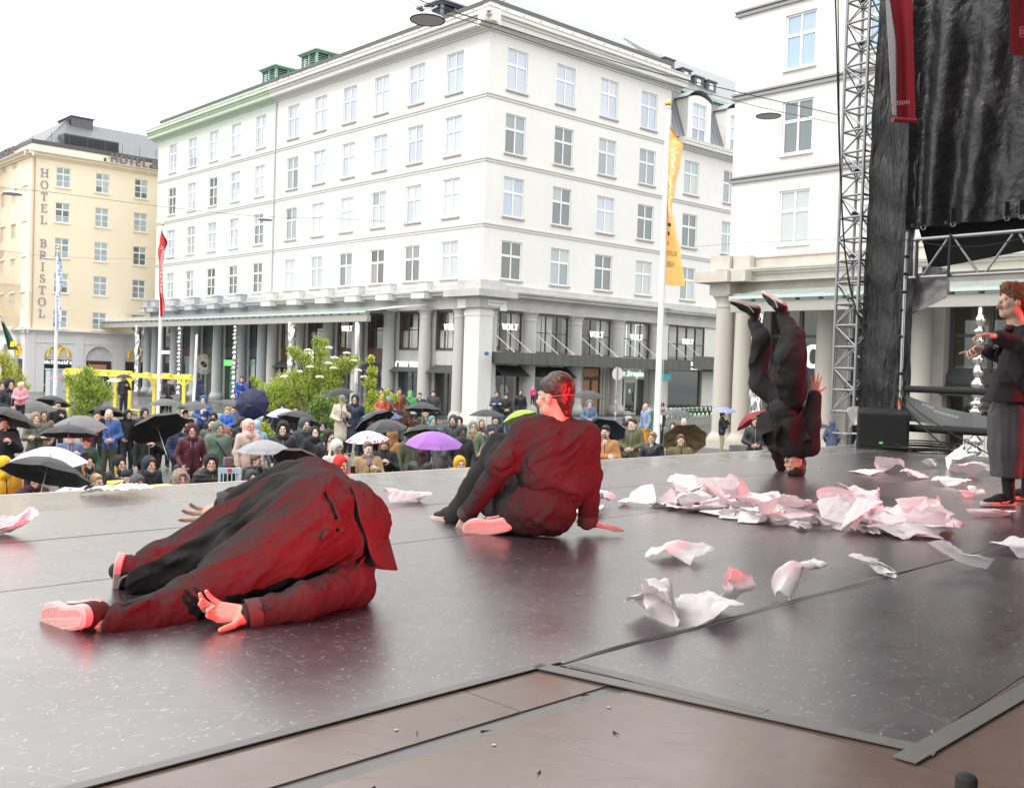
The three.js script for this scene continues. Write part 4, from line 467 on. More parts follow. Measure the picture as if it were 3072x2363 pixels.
{ // house on the near side of the street
  const h = house('near_white_house', 'near white building with dark string courses, cut off by the stage tower'), r = rng(13), cols = [19.4, 23.1, 26.8, 30.5], rw = [[19.25, 21.5], [15.72, 17.94], [12.24, 14.4], [8.55, 10.75]];
  mesh('wall', wall(16.3, 46, 8.0, 24.2, cols, rw, 1.42, 'L', 0), M_RWHITE, h); mesh('wall', bx(0.5, 9, 8.0, 24.2, 16.3, 16.8), M_RWHITE, h); mesh('roof', bx(0.5, 9, 23.9, 24.2, 16.8, 46), M_ROOFD, h); mesh('roof', bx(0.5, 9, 7.3, 7.6, 16.8, 46), M_ROOFD, h);
  for (const c of cols) rw.forEach(([y, t], i) => windowAt(h, 'L', c, y, 1.42, t - y, i < 2 ? [glassOf([0.3, 0.43, 0.58]), glassOf([0.33, 0.45, 0.6])] : i === 2 ? G_MID : G_MID, r, { sill: M_FRAME }));
  for (const y of [18.62, 15.08, 11.53]) mesh('string_course', run('L', 16.2, 46, [[0.1, y - 0.22], [0.05, y - 0.1], [0.14, y - 0.04], [0.14, y + 0.04]]), M_DCOURSE, h);
  const PF = [[0.1, 6.5], [0.14, 6.95], [0.5, 7.02], [0.6, 7.3], [0.75, 7.42], [0.8, 7.5], [0.25, 7.58], [0.25, 8.0], [0.3, 8.02], [0.3, 8.1]];
  mesh('entablature', run('L', 16.2, 46, PF), M_BEIGE, h); mesh('corner_block', join([bx(-0.85, 0.4, 6.5, 7.0, 15.95, 17.0), bx(-1.35, 0.4, 7.0, 7.45, 15.5, 17.2), bx(-0.8, 0.4, 7.45, 8.15, 15.9, 16.9)]), M_BEIGE, h); mesh('cornice_block', bx(-1.15, -0.3, 7.0, 7.45, 17.22, 17.95), M_BEIGE, h); mesh('cornice_block', bx(-0.62, -0.3, 7.45, 8.12, 16.95, 17.8), M_BEIGE, h);
  for (const z of [16.5, 17.5, 21.35, 25.2, 29.1, 33]) { mesh('column', at(column(0.42, 6.5), -0.4, 0, z), M_BEIGE, h); mesh('plinth', bx(-1.1, 0.3, 0, 0.35, z - 0.66, z + 0.66 - (z < 17 ? 0.32 : 0)), M_BEIGE, h); }
  mesh('shop_interior', join([bx(1.0, 5, 3.5, 3.7, 16.8, 46), bx(5, 5.2, 0, 6.5, 16.8, 46), bx(1, 5, -0.02, 0.05, 16.8, 46), bx(0.5, 5, 6.52, 6.6, 16.8, 46), bx(0.8, 5, 0, 6.5, 16.6, 16.8)]), mat([0.34, 0.31, 0.26], 0.8), h);
  [[17.9, 20.9], [21.8, 24.7], [25.7, 28.6], [29.6, 32.5]].forEach(([a, b], k) => { const g = new THREE.Group(); g.name = 'shop_window'; g.position.set(0.9, 0, 0); h.add(g); const L = [bx(a, b, 3.4, 3.62, -0.05, 0.05), bx(a, b, 6.3, 6.5, -0.05, 0.05), bx(a, b, 4.75, 4.87, -0.04, 0.04), bx(a, a + 0.14, 3.62, 6.3, -0.05, 0.05), bx(b - 0.14, b, 3.62, 6.3, -0.05, 0.05), bx((a + b) / 2 - 0.08, (a + b) / 2 + 0.08, 3.62, 6.3, -0.05, 0.05), bx(a, a + 0.1, 0.1, 3.0, -0.05, 0.05), bx(b - 0.1, b, 0.1, 3.0, -0.05, 0.05), bx(a, b, 0, 0.2, -0.05, 0.05)].map((q) => orient.L(q)); mesh('glazing_bar', join(L), M_DARKF, g);
    for (const [p, q, s, t] of [[a + 0.14, (a + b) / 2 - 0.08, 3.62, 4.75], [(a + b) / 2 + 0.08, b - 0.14, 3.62, 4.75], [a + 0.14, (a + b) / 2 - 0.08, 4.87, 6.3], [(a + b) / 2 + 0.08, b - 0.14, 4.87, 6.3], [a + 0.1, b - 0.1, 0.2, 3.0]]) mesh('pane', orient.L(bx(p, q, s, t, -0.02, 0)), G_CLEAR, g);
    mesh('fascia_panel', orient.L(bx(a - 0.2, b + 0.2, 3.0, 3.4, -0.2, 0.2)), M_DARKF, g); mesh('awning', orient.L(sheet((u, v) => V(lerp(a, b, u), lerp(2.6, 3.05, v), lerp(0.8, 0.2, v)), 8, 3, 0.02)), M_DARKF, g); mesh('display_panel', orient.L(bx(a, b, 0.2, 3.0, -1.6, -1.55)), mat([0.1, 0.095, 0.09], 0.8), g); for (let q = 0; q < 4; q++) mesh('shelf', orient.L(bx(a + 0.3, b - 0.3, 0.7 + q * 0.45, 0.74 + q * 0.45, -1.4, -1.0)), M_FRAME, g); if (k) mesh('display_panel', orient.L(bx(a + 0.2, lerp(a, b, 0.4), 5.0, 6.2, -1.2, -1.15)), mat([0.5, 0.45, 0.33], 0.8), g); });
  mesh('pier_wall', join([16.5, 17.5, 21.35, 25.2, 29.1].map((z) => bx(0.45, 0.98, 0, 6.5, z - 0.44, z + 0.44))), M_BEIGE, h);
  mesh('sign_lettering', at(orient.L(letters('O', 0.95, 0.08)), 0.7, 3.5, 20.15), mat([0.9, 0.9, 0.9], 0.4, { emissive: new THREE.Color(1, 1, 1), emissiveIntensity: 0.6 }), h);
  for (const [px, py] of [[2866, 1332], [2960, 1345]]) { const q = toHouse(P(px, py, 36)); mesh('poster', bx(0.6, 0.64, q.y - 0.55, q.y + 0.55, q.z - 0.4, q.z + 0.4), M_FRAME, h); if (px < 2900) mesh('poster_lettering', at(orient.L(letters('new', 0.26, 0.01)), 0.59, q.y - 0.05, q.z), mat([0.2, 0.2, 0.22], 0.7), h); }
}
// ---- glass canopies carried on shining steel columns
function glassCanopy(label, z0, z1, slantEnd) {
  const t = house('glass_canopy', label, 'canopy'), MG = mat([0.68, 0.78, 0.76], 0.12, { phys: 1, transmission: 0.35, thickness: 0, ior: 1.5 }), MB = mat([0.4, 0.4, 0.36], 0.7, { map: rep(T_STREAK, 0.5) });
  mesh('front_beam', bx(-2.72, -2.42, 5.6, 6.0, z0, z1), MB, t); mesh('front_edge', bx(-2.85, -2.78, 6.1, 6.22, z0, z1), mat([0.5, 0.58, 0.57], 0.4), t);
  const n = Math.round((z1 - z0) / 0.98), w = (z1 - z0) / n;
  for (let k = 0; k < n; k++) { mesh('glass_panel', sheet((u, v) => V(lerp(-2.8, -0.75, u), lerp(6.2, 6.62, u), lerp(z0 + k * w + 0.01, z0 + (k + 1) * w - 0.01, v)), 1, 1, 0.02), MG, t); mesh('light_box', bx(-2.66, -2.48, 6.02, 6.19, z0 + k * w + 0.14, z0 + (k + 1) * w - 0.06), mat([0.66, 0.72, 0.74], 0.5), t); mesh('bracket', sheet((u, v) => V(lerp(-2.7, -0.6, u), lerp(lerp(6.0, 6.35, u), lerp(6.17, 6.58, u), v), z0 + k * w), 2, 1, 0.05), MB, t); }
  if (slantEnd) mesh('end_panel', sheet((u, v) => V(lerp(-2.8, -0.75, u), lerp(6.2, 6.62, u), z1 + v * lerp(0.05, slantEnd, u)), 2, 2, 0.03), mat([0.55, 0.63, 0.62], 0.3), t);
}
glassCanopy('green tinted glass canopy along the arcade left of the white corner', -48.8, -7.0, 3.2);
glassCanopy('glass canopy on the near white building behind the headstand performer', 18.4, 40, 0);
{
  const MS = mat([0.75, 0.74, 0.72], 0.13, { metalness: 1 });
  const kinds = {
    bead: (s) => { const r = rng(s), p = [[0.02, 0]]; let y = 0; while (y < 5.3) { const h = 0.24 + r() * 0.22, R = 0.17 + r() * 0.07; for (let k = 0; k <= 6; k++) p.push([0.1 + (R - 0.1) * Math.sin(k / 6 * Math.PI), y + h * k / 6]); y += h; } p.push([0.1, y], [0.07, 5.72]); const g = new THREE.LatheGeometry(p.map(([a, b]) => new THREE.Vector2(a, b)), 20), q = g.attributes.position; for (let i = 0; i < q.count; i++) { const yy = q.getY(i), tw = yy * 1.3, wob = 0.035 * noise(yy * 2, 3, s) * 2; q.setX(i, q.getX(i) + wob * Math.cos(tw) + 0.02 * noise(q.getX(i) * 8, yy * 6, s)); q.setZ(i, q.getZ(i) + wob * Math.sin(tw)); } g.computeVertexNormals(); return plain(g); },
    crumple: (s) => { const g = new THREE.CylinderGeometry(0.26, 0.24, 5.72, 26, 90), q = g.attributes.position; for (let i = 0; i < q.count; i++) { const x = q.getX(i), y = q.getY(i), z = q.getZ(i), a = Math.atan2(z, x), n = noise(Math.cos(a) * 1.6, y * 1.9, Math.sin(a) * 1.6 + s) * 0.16 + noise(Math.cos(a) * 4, y * 3.2, Math.sin(a) * 4 + s) * 0.08 + (Math.abs(noise(Math.cos(a) * 2, y * 1.1, Math.sin(a) * 2 - s)) - 0.2) * 0.12, k = 1 + n * 1.5; q.setX(i, x * k); q.setZ(i, z * k); } g.translate(0, 2.86, 0); g.computeVertexNormals(); return plain(g); },
    smooth: (s) => lathe([[0.02, 0], [0.13, 0], [0.13, 0.5], [0.16, 0.9], [0.11, 1.2], [0.16, 1.5], [0.19, 2.0], [0.15, 2.6], [0.17, 3.6], [0.2, 4.7], [0.2, 5.5], [0.1, 5.72]], 20) };
  const list = [[-47.87, 'crumple', 'crumpled shiny steel column under the far left end of the canopy'], [-40.0, 'crumple', 'crumpled shiny steel column before the third arch of the yellow hotel'], [-32.09, 'bead', 'twisted beaded steel column beside the red banner pole'], [-23.26, 'bead', 'beaded steel column beside the bright green shop door'], [-15.62, 'crumple', 'crumpled steel column behind the flowering bush'], [-8.11, 'smooth', 'smooth bulging steel column at the right end of the glass canopy'], [19.64, 'crumple', 'crumpled steel column between the feet of the headstand performer'], [28.19, 'bead', 'beaded steel column behind the standing performer at the right']];
  list.forEach(([z, k, label], i) => { const t = thing('steel_column', label, 'column', fromHouse(-2.53, 0, z), 0); mesh('shaft', kinds[k](i * 3 + 1), MS, t); mesh('base_block', at(rbx(1.9, 0.34, 0.7, 0.02), 0, 0.17, 0, BT - Math.PI / 2), mat([0.2, 0.2, 0.2], 0.5, { map: rep(T_MOTTLE, 1) }), t); });
}
{ // yellow hotel at the left
  const h = house('yellow_hotel', 'yellow hotel building with white arched ground floor at the far left'), r = rng(23), cols = [-6.33, -3.05, 0.35, 3.7], rw = [[17.2, 18.86], [14.25, 15.91], [11.3, 12.95], [8.35, 10.0], [5.4, 6.9]], Z = -47.04, XL = -8.9;
  mesh('wall', wall(XL, 8, 5.2, 19.4, cols, rw, 1.2, 'R', Z), M_YELLOW, h); const lcol = [-48.5, -51.4, -54.3, -57.2, -60]; mesh('wall', wall(-64, Z - 0.5, 5.2, 19.4, lcol, rw, 1.2, 'L', XL), M_YELLOW, h);
  for (const c of cols) rw.forEach(([y, t], i) => windowAt(h, 'R', c, y, 1.2, t - y, G_MID, r, { six: 1, plane: Z, sill: M_YELLOW })); for (const c of lcol) rw.forEach(([y, t], i) => windowAt(h, 'L', c, y, 1.2, t - y, G_SKY, r, { six: 1, plane: XL, sill: M_YELLOW }));
  const cf = [[0.15, 19.4], [0.4, 19.55], [0.55, 19.7], [0.6, 19.75]]; mesh('cornice', run('R', XL - 0.6, 8, cf, Z), M_YELLOW, h); mesh('cornice', run('L', -64, Z + 0.6, cf.map(([a, b]) => [a, b + 0.003]), XL), M_YELLOW, h); mesh('cornice_cap', join([bx(XL - 0.64, 8, 19.76, 19.84, Z, Z + 0.64), bx(XL - 0.64, XL, 19.762, 19.84, -64, Z)]), mat([0.5, 0.5, 0.5], 0.5), h);
  mesh('parapet', join([bx(XL, 8, 19.75, 20.5, Z - 0.3, Z), bx(XL, XL + 0.3, 19.75, 20.5, -64, Z - 0.3)]), M_YELLOW, h); mesh('parapet_cap', join([bx(XL - 0.05, 8, 20.5, 20.85, Z - 0.35, Z + 0.05), bx(XL - 0.05, XL + 0.35, 20.5, 20.85, -64, Z - 0.35)]), M_ROOFD, h);
  for (let k = 0; k < 9; k++) mesh('lightning_rod', bar(V(XL + k * 1.5, 20.85, Z), V(XL + k * 1.5, 21.7, Z), 0.02, 5), M_ROOFD, h);
  const tiles = []; for (let row = 0; row < 13; row++) for (let k = 0; k < 44; k++) { const x = XL + 1.2 + row * 0.28 + k * 0.36; if (x < 12) tiles.push(at(new THREE.BoxGeometry(0.34, 0.06, 0.42).rotateX(0.66), x, 20.6 + row * 0.27, Z - 1 - row * 0.35)); } stuff(mesh('roof_tiles', boxUV(join(tiles)), mat([0.15, 0.155, 0.17], 0.4), h));
  const hip = []; for (let row = 0; row < 13; row++) for (let k = 0; k < 30; k++) { const z = Z - 1.2 - row * 0.35 - k * 0.4; hip.push(at(new THREE.BoxGeometry(0.42, 0.06, 0.36).rotateZ(-0.76 + 1.52), XL + 1 + row * 0.28, 20.6 + row * 0.27, z)); } stuff(mesh('roof_tiles', boxUV(join(hip)), mat([0.15, 0.155, 0.17], 0.4), h));
  mesh('roof', join([bx(XL + 0.4, 12, 20.2, 20.5, -63, Z - 0.4)]), M_ROOFD, h);
  const ch = new THREE.Group(); ch.name = 'roof_box'; h.add(ch); { const cx = -3.3, cz = Z - 5.0; mesh('box_body', bx(cx - 0.9, cx + 1.0, 22.6, 24.3, cz - 3, cz + 0.4), mat([0.1, 0.1, 0.11], 0.5), ch); mesh('box_cap', bx(cx - 1.0, cx + 1.1, 24.3, 24.42, cz - 3.1, cz + 0.5), M_ROOFD, ch); for (let k = 0; k < 3; k++) mesh('grille', bx(cx - 0.95, cx - 0.9, 23.4, 24.15, cz - 2.8 + k * 1.1, cz - 1.9 + k * 1.1), mat([0.02, 0.02, 0.02], 0.8), ch); }
  const lv = new THREE.Group(); lv.name = 'louvre_box'; h.add(lv); mesh('louvre_frame', bx(-6.0, -1.3, 20.6, 22.0, Z - 2.6, Z - 1.1), mat([0.07, 0.07, 0.075], 0.5), lv); for (let k = 0; k < 8; k++) mesh('louvre', bx(-5.9, -1.4, 20.75 + k * 0.15, 20.82 + k * 0.15, Z - 1.1, Z - 1.02), mat([0.04, 0.04, 0.045], 0.5), lv);
  // ground floor with arches
  const arcs = [-6.42, -2.98, 0.42, 3.8], s = new THREE.Shape(); s.moveTo(XL, 0); s.lineTo(XL, 5); s.lineTo(8, 5); s.lineTo(8, 0); for (const c of [...arcs].reverse()) { s.lineTo(c + 1.15, 0); s.lineTo(c + 1.15, 2.8); s.absarc(c, 2.8, 1.15, 0, Math.PI, false); s.lineTo(c - 1.15, 0); } s.lineTo(XL, 0);
  mesh('ground_floor', boxUV(plain(new THREE.ExtrudeGeometry(s, { depth: 0.5, bevelEnabled: false, curveSegments: 14 }).translate(0, 0, Z - 0.45))), M_HGREY, h);
  const s2 = new THREE.Shape(); s2.moveTo(Z - 17, 0); s2.lineTo(Z - 17, 5); s2.lineTo(Z - 0.5, 5); s2.lineTo(Z - 0.5, 0); const larc = [-49.2, -52.6, -56]; for (const c of larc) { s2.lineTo(c + 1.15, 0); s2.lineTo(c + 1.15, 2.8); s2.absarc(c, 2.8, 1.15, 0, Math.PI, false); s2.lineTo(c - 1.15, 0); } mesh('ground_floor', boxUV(orient.L(plain(new THREE.ExtrudeGeometry(s2, { depth: 0.5, bevelEnabled: false, curveSegments: 14 }).translate(0, 0, -0.45))).translate(XL, 0, 0)), M_HGREY, h);
  const bf = [[0.12, 4.85], [0.2, 5.0], [0.4, 5.1], [0.42, 5.2]]; mesh('band_cornice', run('R', XL - 0.42, 8, bf, Z + 0.05), M_HGREY, h); mesh('band_cornice', run('L', -64, Z + 0.42, bf.map(([a, b]) => [a, b + 0.003]), XL - 0.05), M_HGREY, h); mesh('band_course', bx(XL - 0.03, 8, 4.1, 4.2, Z + 0.05, Z + 0.11), M_HGREY, h);
  for (const x of [XL + 0.2, -4.7, -1.25, 2.15, 5.6]) mesh('pilaster', bx(x - 0.35, x + 0.35, 0, 4.85, Z + 0.05, Z + 0.12), M_HGREY, h); mesh('drainpipe', bar(V(XL + 0.25, 5.3, Z + 0.1), V(XL + 0.25, 19.4, Z + 0.1), 0.05, 6), mat([0.45, 0.32, 0.2], 0.6), h);
  const arch = (cx, cy, R, w, th, side, plane, hgt) => { const q = []; for (const c of [-1, 1]) for (let k = 0; k <= 14; k++) { const a = Math.PI * k / 14; q.push([c * R * 0.5 + Math.cos(Math.PI - a) * R * 0.5, Math.sin(a)]); } const g = []; for (let c = 0; c < 2; c++) for (let k = 0; k < 14; k++) { const [x0, y0] = q[c * 15 + k], [x1, y1] = q[c * 15 + k + 1]; g.push(beam(V(cx + x0, cy + y0 * hgt, 0), V(cx + x1, cy + y1 * hgt, 0), th, w)); } const m = orient[side](join(g)); return side === 'R' ? m.translate(0, 0, plane) : m.translate(plane, 0, 0); };
  const M_ARCH = mat([0.95, 0.62, 0.02], 0.4, { emissive: new THREE.Color(0.9, 0.55, 0.01), emissiveIntensity: 0.25 }), M_TYMP = mat([0.62, 0.63, 0.64], 0.7), M_DOORD = mat([0.03, 0.032, 0.035], 0.5);
  arcs.forEach((c, k) => { const g = new THREE.Group(); g.name = 'arched_bay'; h.add(g); mesh('tympanum', bx(c - 1.2, c + 1.2, 2.72, 4.0, Z - 0.4, Z - 0.3), M_TYMP, g); for (let q = -3; q <= 3; q++) mesh('tympanum_rib', beam(V(c, 2.75, Z - 0.28), V(c + Math.sin(q * 0.38) * 1.15, 2.75 + Math.cos(q * 0.38) * 1.15, Z - 0.28), 0.03, 0.03), M_HGREY, g); mesh('shop_front', bx(c - 1.15, c + 1.15, 0, 2.7, Z - 0.42, Z - 0.3), k === 0 ? M_DOORD : mat([0.06, 0.04, 0.035], 0.5), g); mesh('frame', join([bx(c - 1.15, c - 1.05, 0, 2.7, Z - 0.3, Z - 0.22), bx(c + 1.05, c + 1.15, 0, 2.7, Z - 0.3, Z - 0.22), bx(c - 0.4, c - 0.33, 0, 2.2, Z - 0.3, Z - 0.22)]), M_DARKF, g); mesh('pane', bx(c - 0.33, c + 1.05, 0.1, 2.2, Z - 0.29, Z - 0.27), G_DARK[0], g);
    if (k === 0) { mesh('sign_panel', bx(c - 1.1, c + 1.1, 2.25, 2.7, Z - 0.2, Z - 0.1), M_DARKF, g); mesh('sign_lettering', at(letters("McDonald's", 0.3, 0.04), c, 2.36, Z - 0.1), mat([0.9, 0.9, 0.9], 0.4, { emissive: new THREE.Color(1, 1, 1), emissiveIntensity: 0.4 }), g); mesh('green_panel', bx(c - 1.05, c - 0.6, 0.05, 2.1, Z - 0.26, Z - 0.2), mat([0.02, 0.07, 0.05], 0.5), g); mesh('arches_sign', arch(c - 0.8, 0.2, 0.34, 0.05, 0.05, 'R', Z - 0.18, 0.42), M_ARCH, g); }
    if (k === 1) mesh('menu_board', bx(c - 0.8, c + 0.7, 1.8, 2.4, Z - 0.26, Z - 0.22), mat([0.5, 0.25, 0.15], 0.5), g);
    if (k === 0 || k === 2) mesh('arches_sign', arch(c, 2.98, 0.86, 0.1, 0.14, 'R', Z - 0.12, 0.84), M_ARCH, g); });
  larc.forEach((c, k) => { mesh('tympanum', bx(XL + 0.3, XL + 0.4, 2.72, 4.0, c - 1.2, c + 1.2), M_TYMP, h); mesh('shop_front', bx(XL + 0.32, XL + 0.42, 0, 2.7, c - 1.15, c + 1.15), M_DOORD, h); if (k !== 1) mesh('arches_sign', arch(c, 2.98, 0.86, 0.1, 0.14, 'L', XL + 0.1, 0.84), M_ARCH, h); });
  mesh('ground_wall', bx(XL + 0.45, 8, -0.1, 5.1, Z - 0.9, Z - 0.5), M_DARKF, h);
  // lettering
  'HOTEL BRISTOL'.split('').forEach((c, k) => { if (c !== ' ') mesh('sign_letter', at(letters(c, 0.68, 0.04, serif), -7.85, 17.85 - k * 0.97, Z + 0.03), mat([0.3, 0.27, 0.3], 0.6), h); });
  mesh('roof_lettering', at(letters('HOTEL BRISTOL', 0.78, 0.12), 1.4, 19.9, Z + 0.35), mat([0.16, 0.15, 0.15], 0.6), h); mesh('roof_lettering', at(orient.L(letters('HOTEL BRISTOL', 0.78, 0.12)), XL - 0.35, 19.9, -54.2), mat([0.16, 0.15, 0.15], 0.6), h);
  mesh('sign_rail', bx(-2.8, 6, 20.2, 20.24, Z + 0.28, Z + 0.32), M_ROOFD, h); for (const x of [-3.1, 0.9, 1.6]) mesh('spotlight', at(rbx(0.2, 0.3, 0.2, 0.04), x, 20.0, Z + 0.55), M_ROOFD, h); mesh('security_camera', at(rbx(0.4, 0.12, 0.12, 0.03), XL - 0.1, 8.3, Z + 0.3), M_FRAME, h);
  // hanging green flag at the left side
  const f = thing('wall_flag', 'dark green restaurant flag hanging from a slanted pole on the hotel', 'flag'); const q = (px, py, d = 86) => P(px, py, d); mesh('flag_pole', bar(q(-10, 940), q(48, 1022), 0.05, 6), M_FRAME, f); mesh('flag_cloth', sheet((u, v) => q(lerp(lerp(-4, 24, v), lerp(10, 53, v), u), lerp(lerp(940, 1048, v), lerp(955, 1050, v) , u) + 10 * (1 - v) * u, 86 + Math.sin(u * 6) * 0.3), 8, 12, 0.02), mat([0.03, 0.12, 0.08], 0.7), f); for (const [x, y] of [[34, 1028], [42, 1026]]) { const a0 = q(x - 3, y + 12, 85.4), a1 = q(x, y - 4, 85.4), a2 = q(x + 4, y + 12, 85.4); mesh('flag_emblem', join([bar(a0, a1, 0.07, 5), bar(a1, a2, 0.07, 5)]), M_ARCH, f); }
}
// ---------------------------------------------------------------- poles, flags, lamps, plants and furniture in the square
const M_POLE = mat([0.78, 0.78, 0.77], 0.4), M_GOLD = mat([0.6, 0.42, 0.12], 0.35, { metalness: 0.8 });
const gAt = (px, py, d) => { const p = P(px, py, d); return V(p.x, GY, p.z); };
function flagpole(name, label, top, d, r0) { const p = P(top[0], top[1], d), t = thing(name, label, 'flagpole', V(p.x, GY, p.z)), h = p.y - GY; mesh('pole', bar(V(0, 0, 0), V(0, h, 0), r0, 16, r0 * 0.62), M_POLE, t); mesh('finial', plain(new THREE.SphereGeometry(r0 * 1.05, 14, 10).translate(0, h + r0, 0)), M_GOLD, t); mesh('collar', plain(new THREE.CylinderGeometry(r0 * 0.8, r0 * 0.8, r0 * 0.7, 14).translate(0, h, 0)), M_POLE, t); mesh('halyard', bar(V(r0 * 1.3, 1.2, 0), V(r0 * 0.9, h - 0.1, 0), 0.008, 4), M_POLE, t); mesh('cleat', at(rbx(0.08, 0.35, 0.1, 0.02), r0, 1.6, 0.06), M_POLE, t); return t; }
function banner(label, rows, d, m, wave = 0.25) { // rows: [y, left, right] in photo pixels
  const t = thing('flag', label, 'flag', P(rows[0][1], rows[0][0], d)); const pick = (v) => { const k = v * (rows.length - 1), i = Math.min(rows.length - 2, Math.floor(k)), f = k - i, s = f * f * (3 - 2 * f); return [0, 1, 2].map((q) => lerp(rows[i][q], rows[i + 1][q], q ? s : f)); };
  const g = sheet((u, v) => { const [y, l, r] = pick(1 - v); return P(lerp(l, r, u), y + 3 * u, d + wave * Math.sin(u * 4.5 + v * 5) * u); }, 10, 50, 0.01); mesh('flag_cloth', local(g, t.position), m, t); return t; }
{
  flagpole('flagpole', 'tall white flagpole with golden ball carrying the yellow banner', [2005, 322], 33, 0.115); flagpole('flagpole', 'white flagpole carrying the narrow red banner before the arcade', [487, 678], 50, 0.085); flagpole('flagpole', 'white flagpole carrying the blue and white banner before the hotel', [173, 750], 50, 0.085);
  const yel = canvasTex(256, 1024, (c, w, h) => { c.fillStyle = '#ffd788'; c.fillRect(0, 0, w, h); c.fillStyle = '#3a3020'; c.font = '30px sans-serif'; c.fillText('FESTSPILLENE', 10, 905); c.fillText('I BERGEN', 10, 950); c.fillRect(40, 742, 110, 20); c.fillRect(40, 790, 60, 18); c.fillRect(40, 836, 16, 18); c.save(); c.font = '26px sans-serif'; c.fillText('FESTSPILLENE', 12, 150); c.fillText('I BERGEN', 12, 186); c.restore(); c.fillStyle = '#fbf4e2'; const r = rng(2); for (let k = 0; k < 26; k++) c.fillRect(20 + r() * 120, 280 + k * 16, 30 + r() * 70, 12); });
  banner('yellow festival banner with white blocks and black bars on the tall flagpole', [[368, 2004, 2007], [405, 2003, 2030], [432, 2002, 2049], [480, 2001, 2042], [560, 2000, 2026], [620, 1999, 2016], [680, 1997, 2026], [760, 1996, 2043], [855, 1993, 2055]], 33, mat([1, 1, 1], 0.7, { map: yel, phys: 1, transmission: 0.3, thickness: 0 }));
  const red = canvasTex(64, 512, (c, w, h) => { c.fillStyle = '#d92c38'; c.fillRect(0, 0, w, h); c.fillStyle = '#f4dede'; const r = rng(7); for (let k = 0; k < 16; k++) c.fillRect(20 + r() * 20, 120 + k * 15, 22, 10); c.fillStyle = '#40202a'; for (let k = 0; k < 4; k++) c.fillRect(14, 400 + k * 10, 22, 4); });
  banner('narrow bright red banner twisted along its pole before the arcade', [[690, 483, 486], [725, 478, 501], [755, 473, 492], [800, 477, 486], [870, 477, 487], [905, 479, 493], [948, 480, 490]], 49.8, mat([1, 1, 1], 0.7, { map: red, phys: 1, transmission: 0.25, thickness: 0 }), 0.4);
  const blu = canvasTex(64, 512, (c, w, h) => { c.fillStyle = '#dfe8f4'; c.fillRect(0, 0, w, h); c.fillStyle = '#7fa8dc'; const r = rng(9); for (let k = 0; k < 22; k++) c.fillRect(r() * 50, k * 23, 10 + r() * 30, 14); });
  banner('narrow blue and white banner twisted along its pole before the hotel', [[752, 171, 174], [790, 168, 184], [840, 170, 187], [890, 168, 180], [940, 168, 184], [985, 168, 179]], 49.8, mat([1, 1, 1], 0.7, { map: blu, phys: 1, transmission: 0.25, thickness: 0 }), 0.4);
  const ff = thing('feather_flag', 'plain white feather flag on a bent pole before the arcade', 'flag', gAt(582, 1210, 45)); mesh('flag_cloth', local(sheet((u, v) => { const y = lerp(1204, 1003, v), x0 = lerp(575, 587, v), w = lerp(9, 5, v * v); return P(x0 + u * w, y, 45 + 0.15 * Math.sin(v * 5) * u); }, 4, 24, 0.02), ff.position), M_POLE, ff); mesh('pole', bar(V(0, 0, 0), V(0, 1.6, 0), 0.03, 8), M_POLE, ff);
}
// lamps hung on wires
{
  const M_UNDER = mat([0.75, 0.75, 0.7], 0.55, { map: rep(T_MOTTLE, 4) }), M_RIM = mat([0.04, 0.04, 0.042], 0.5), M_TOP = mat([0.62, 0.63, 0.66], 0.45);
  const lamp = (px, py, half, label) => { const d = 0.3 * FOC / half, t = thing('hanging_lamp', label, 'street lamp', P(px, py, d)); mesh('shade_top', lathe([[0, 0.17], [0.06, 0.16], [0.1, 0.1], [0.2, 0.07], [0.28, 0.03], [0.3, 0], [0.29, -0.01]], 32), M_TOP, t); mesh('rim', plain(new THREE.TorusGeometry(0.29, 0.014, 8, 36).rotateX(Math.PI / 2)), M_RIM, t); mesh('diffuser', lathe([[0, -0.02], [0.15, -0.016], [0.28, -0.004]], 30), M_UNDER, t); mesh('bracket', join([at(rbx(0.16, 0.03, 0.05, 0.01), 0, 0.19, 0), bar(V(-0.06, 0.18, 0), V(-0.1, 0.3, 0), 0.012), bar(V(0.06, 0.18, 0), V(0.16, 0.24, 0), 0.012)]), M_TOP, t); return t; };
  lamp(1282, 60, 53, 'large hanging street lamp at the top before the white corner building'); lamp(2306, 348, 37, 'hanging street lamp before the near white building'); lamp(36, 582, 27, 'hanging street lamp at the left border before the hotel'); lamp(795, 659, 21, 'small hanging street lamp before the pale green building'); lamp(145, 777, 14, 'tiny hanging lamp beside the vertical hotel lettering');
  const wire = (pts, label, r = 0.009) => tag(mesh('span_wire', tube(pts.map((q) => P(...q)), r, 5, 60), mat([0.03, 0.03, 0.032], 0.6), scene), label, 'wire');
  wire([[1130, -60, 17], [1258, 0, 17.3], [1500, 77, 18.5], [1700, 140, 20], [1900, 200, 21.5], [2212, 275, 23.5], [2512, 344, 25.5]], 'black span wire running from the big lamp towards the truss tower', 0.011); wire([[1200, -20, 17.2], [1262, 26, 17.4], [1330, 42, 17.5], [1500, 92, 18.6], [1700, 160, 20.5], [1950, 236, 22.5], [2200, 300, 24], [2300, 326, 24.6], [2512, 370, 26]], 'thin light wire holding the two upper lamps', 0.007);
  wire([[-40, 559, 33], [36, 566, 34], [130, 574, 35], [480, 619, 40], [790, 650, 44], [1010, 656, 47], [1270, 672, 50], [1300, 676, 51]], 'thin wire from the left lamp across the pale green facade', 0.008); wire([[-40, 745, 60], [145, 768, 66], [330, 776, 66], [540, 776, 67]], 'faint low wire before the hotel', 0.008); wire([[2090, 740, 40], [2180, 732, 38], [2330, 724, 34], [2520, 716, 30]], 'thin wire near the entablature of the near white building', 0.006);
}
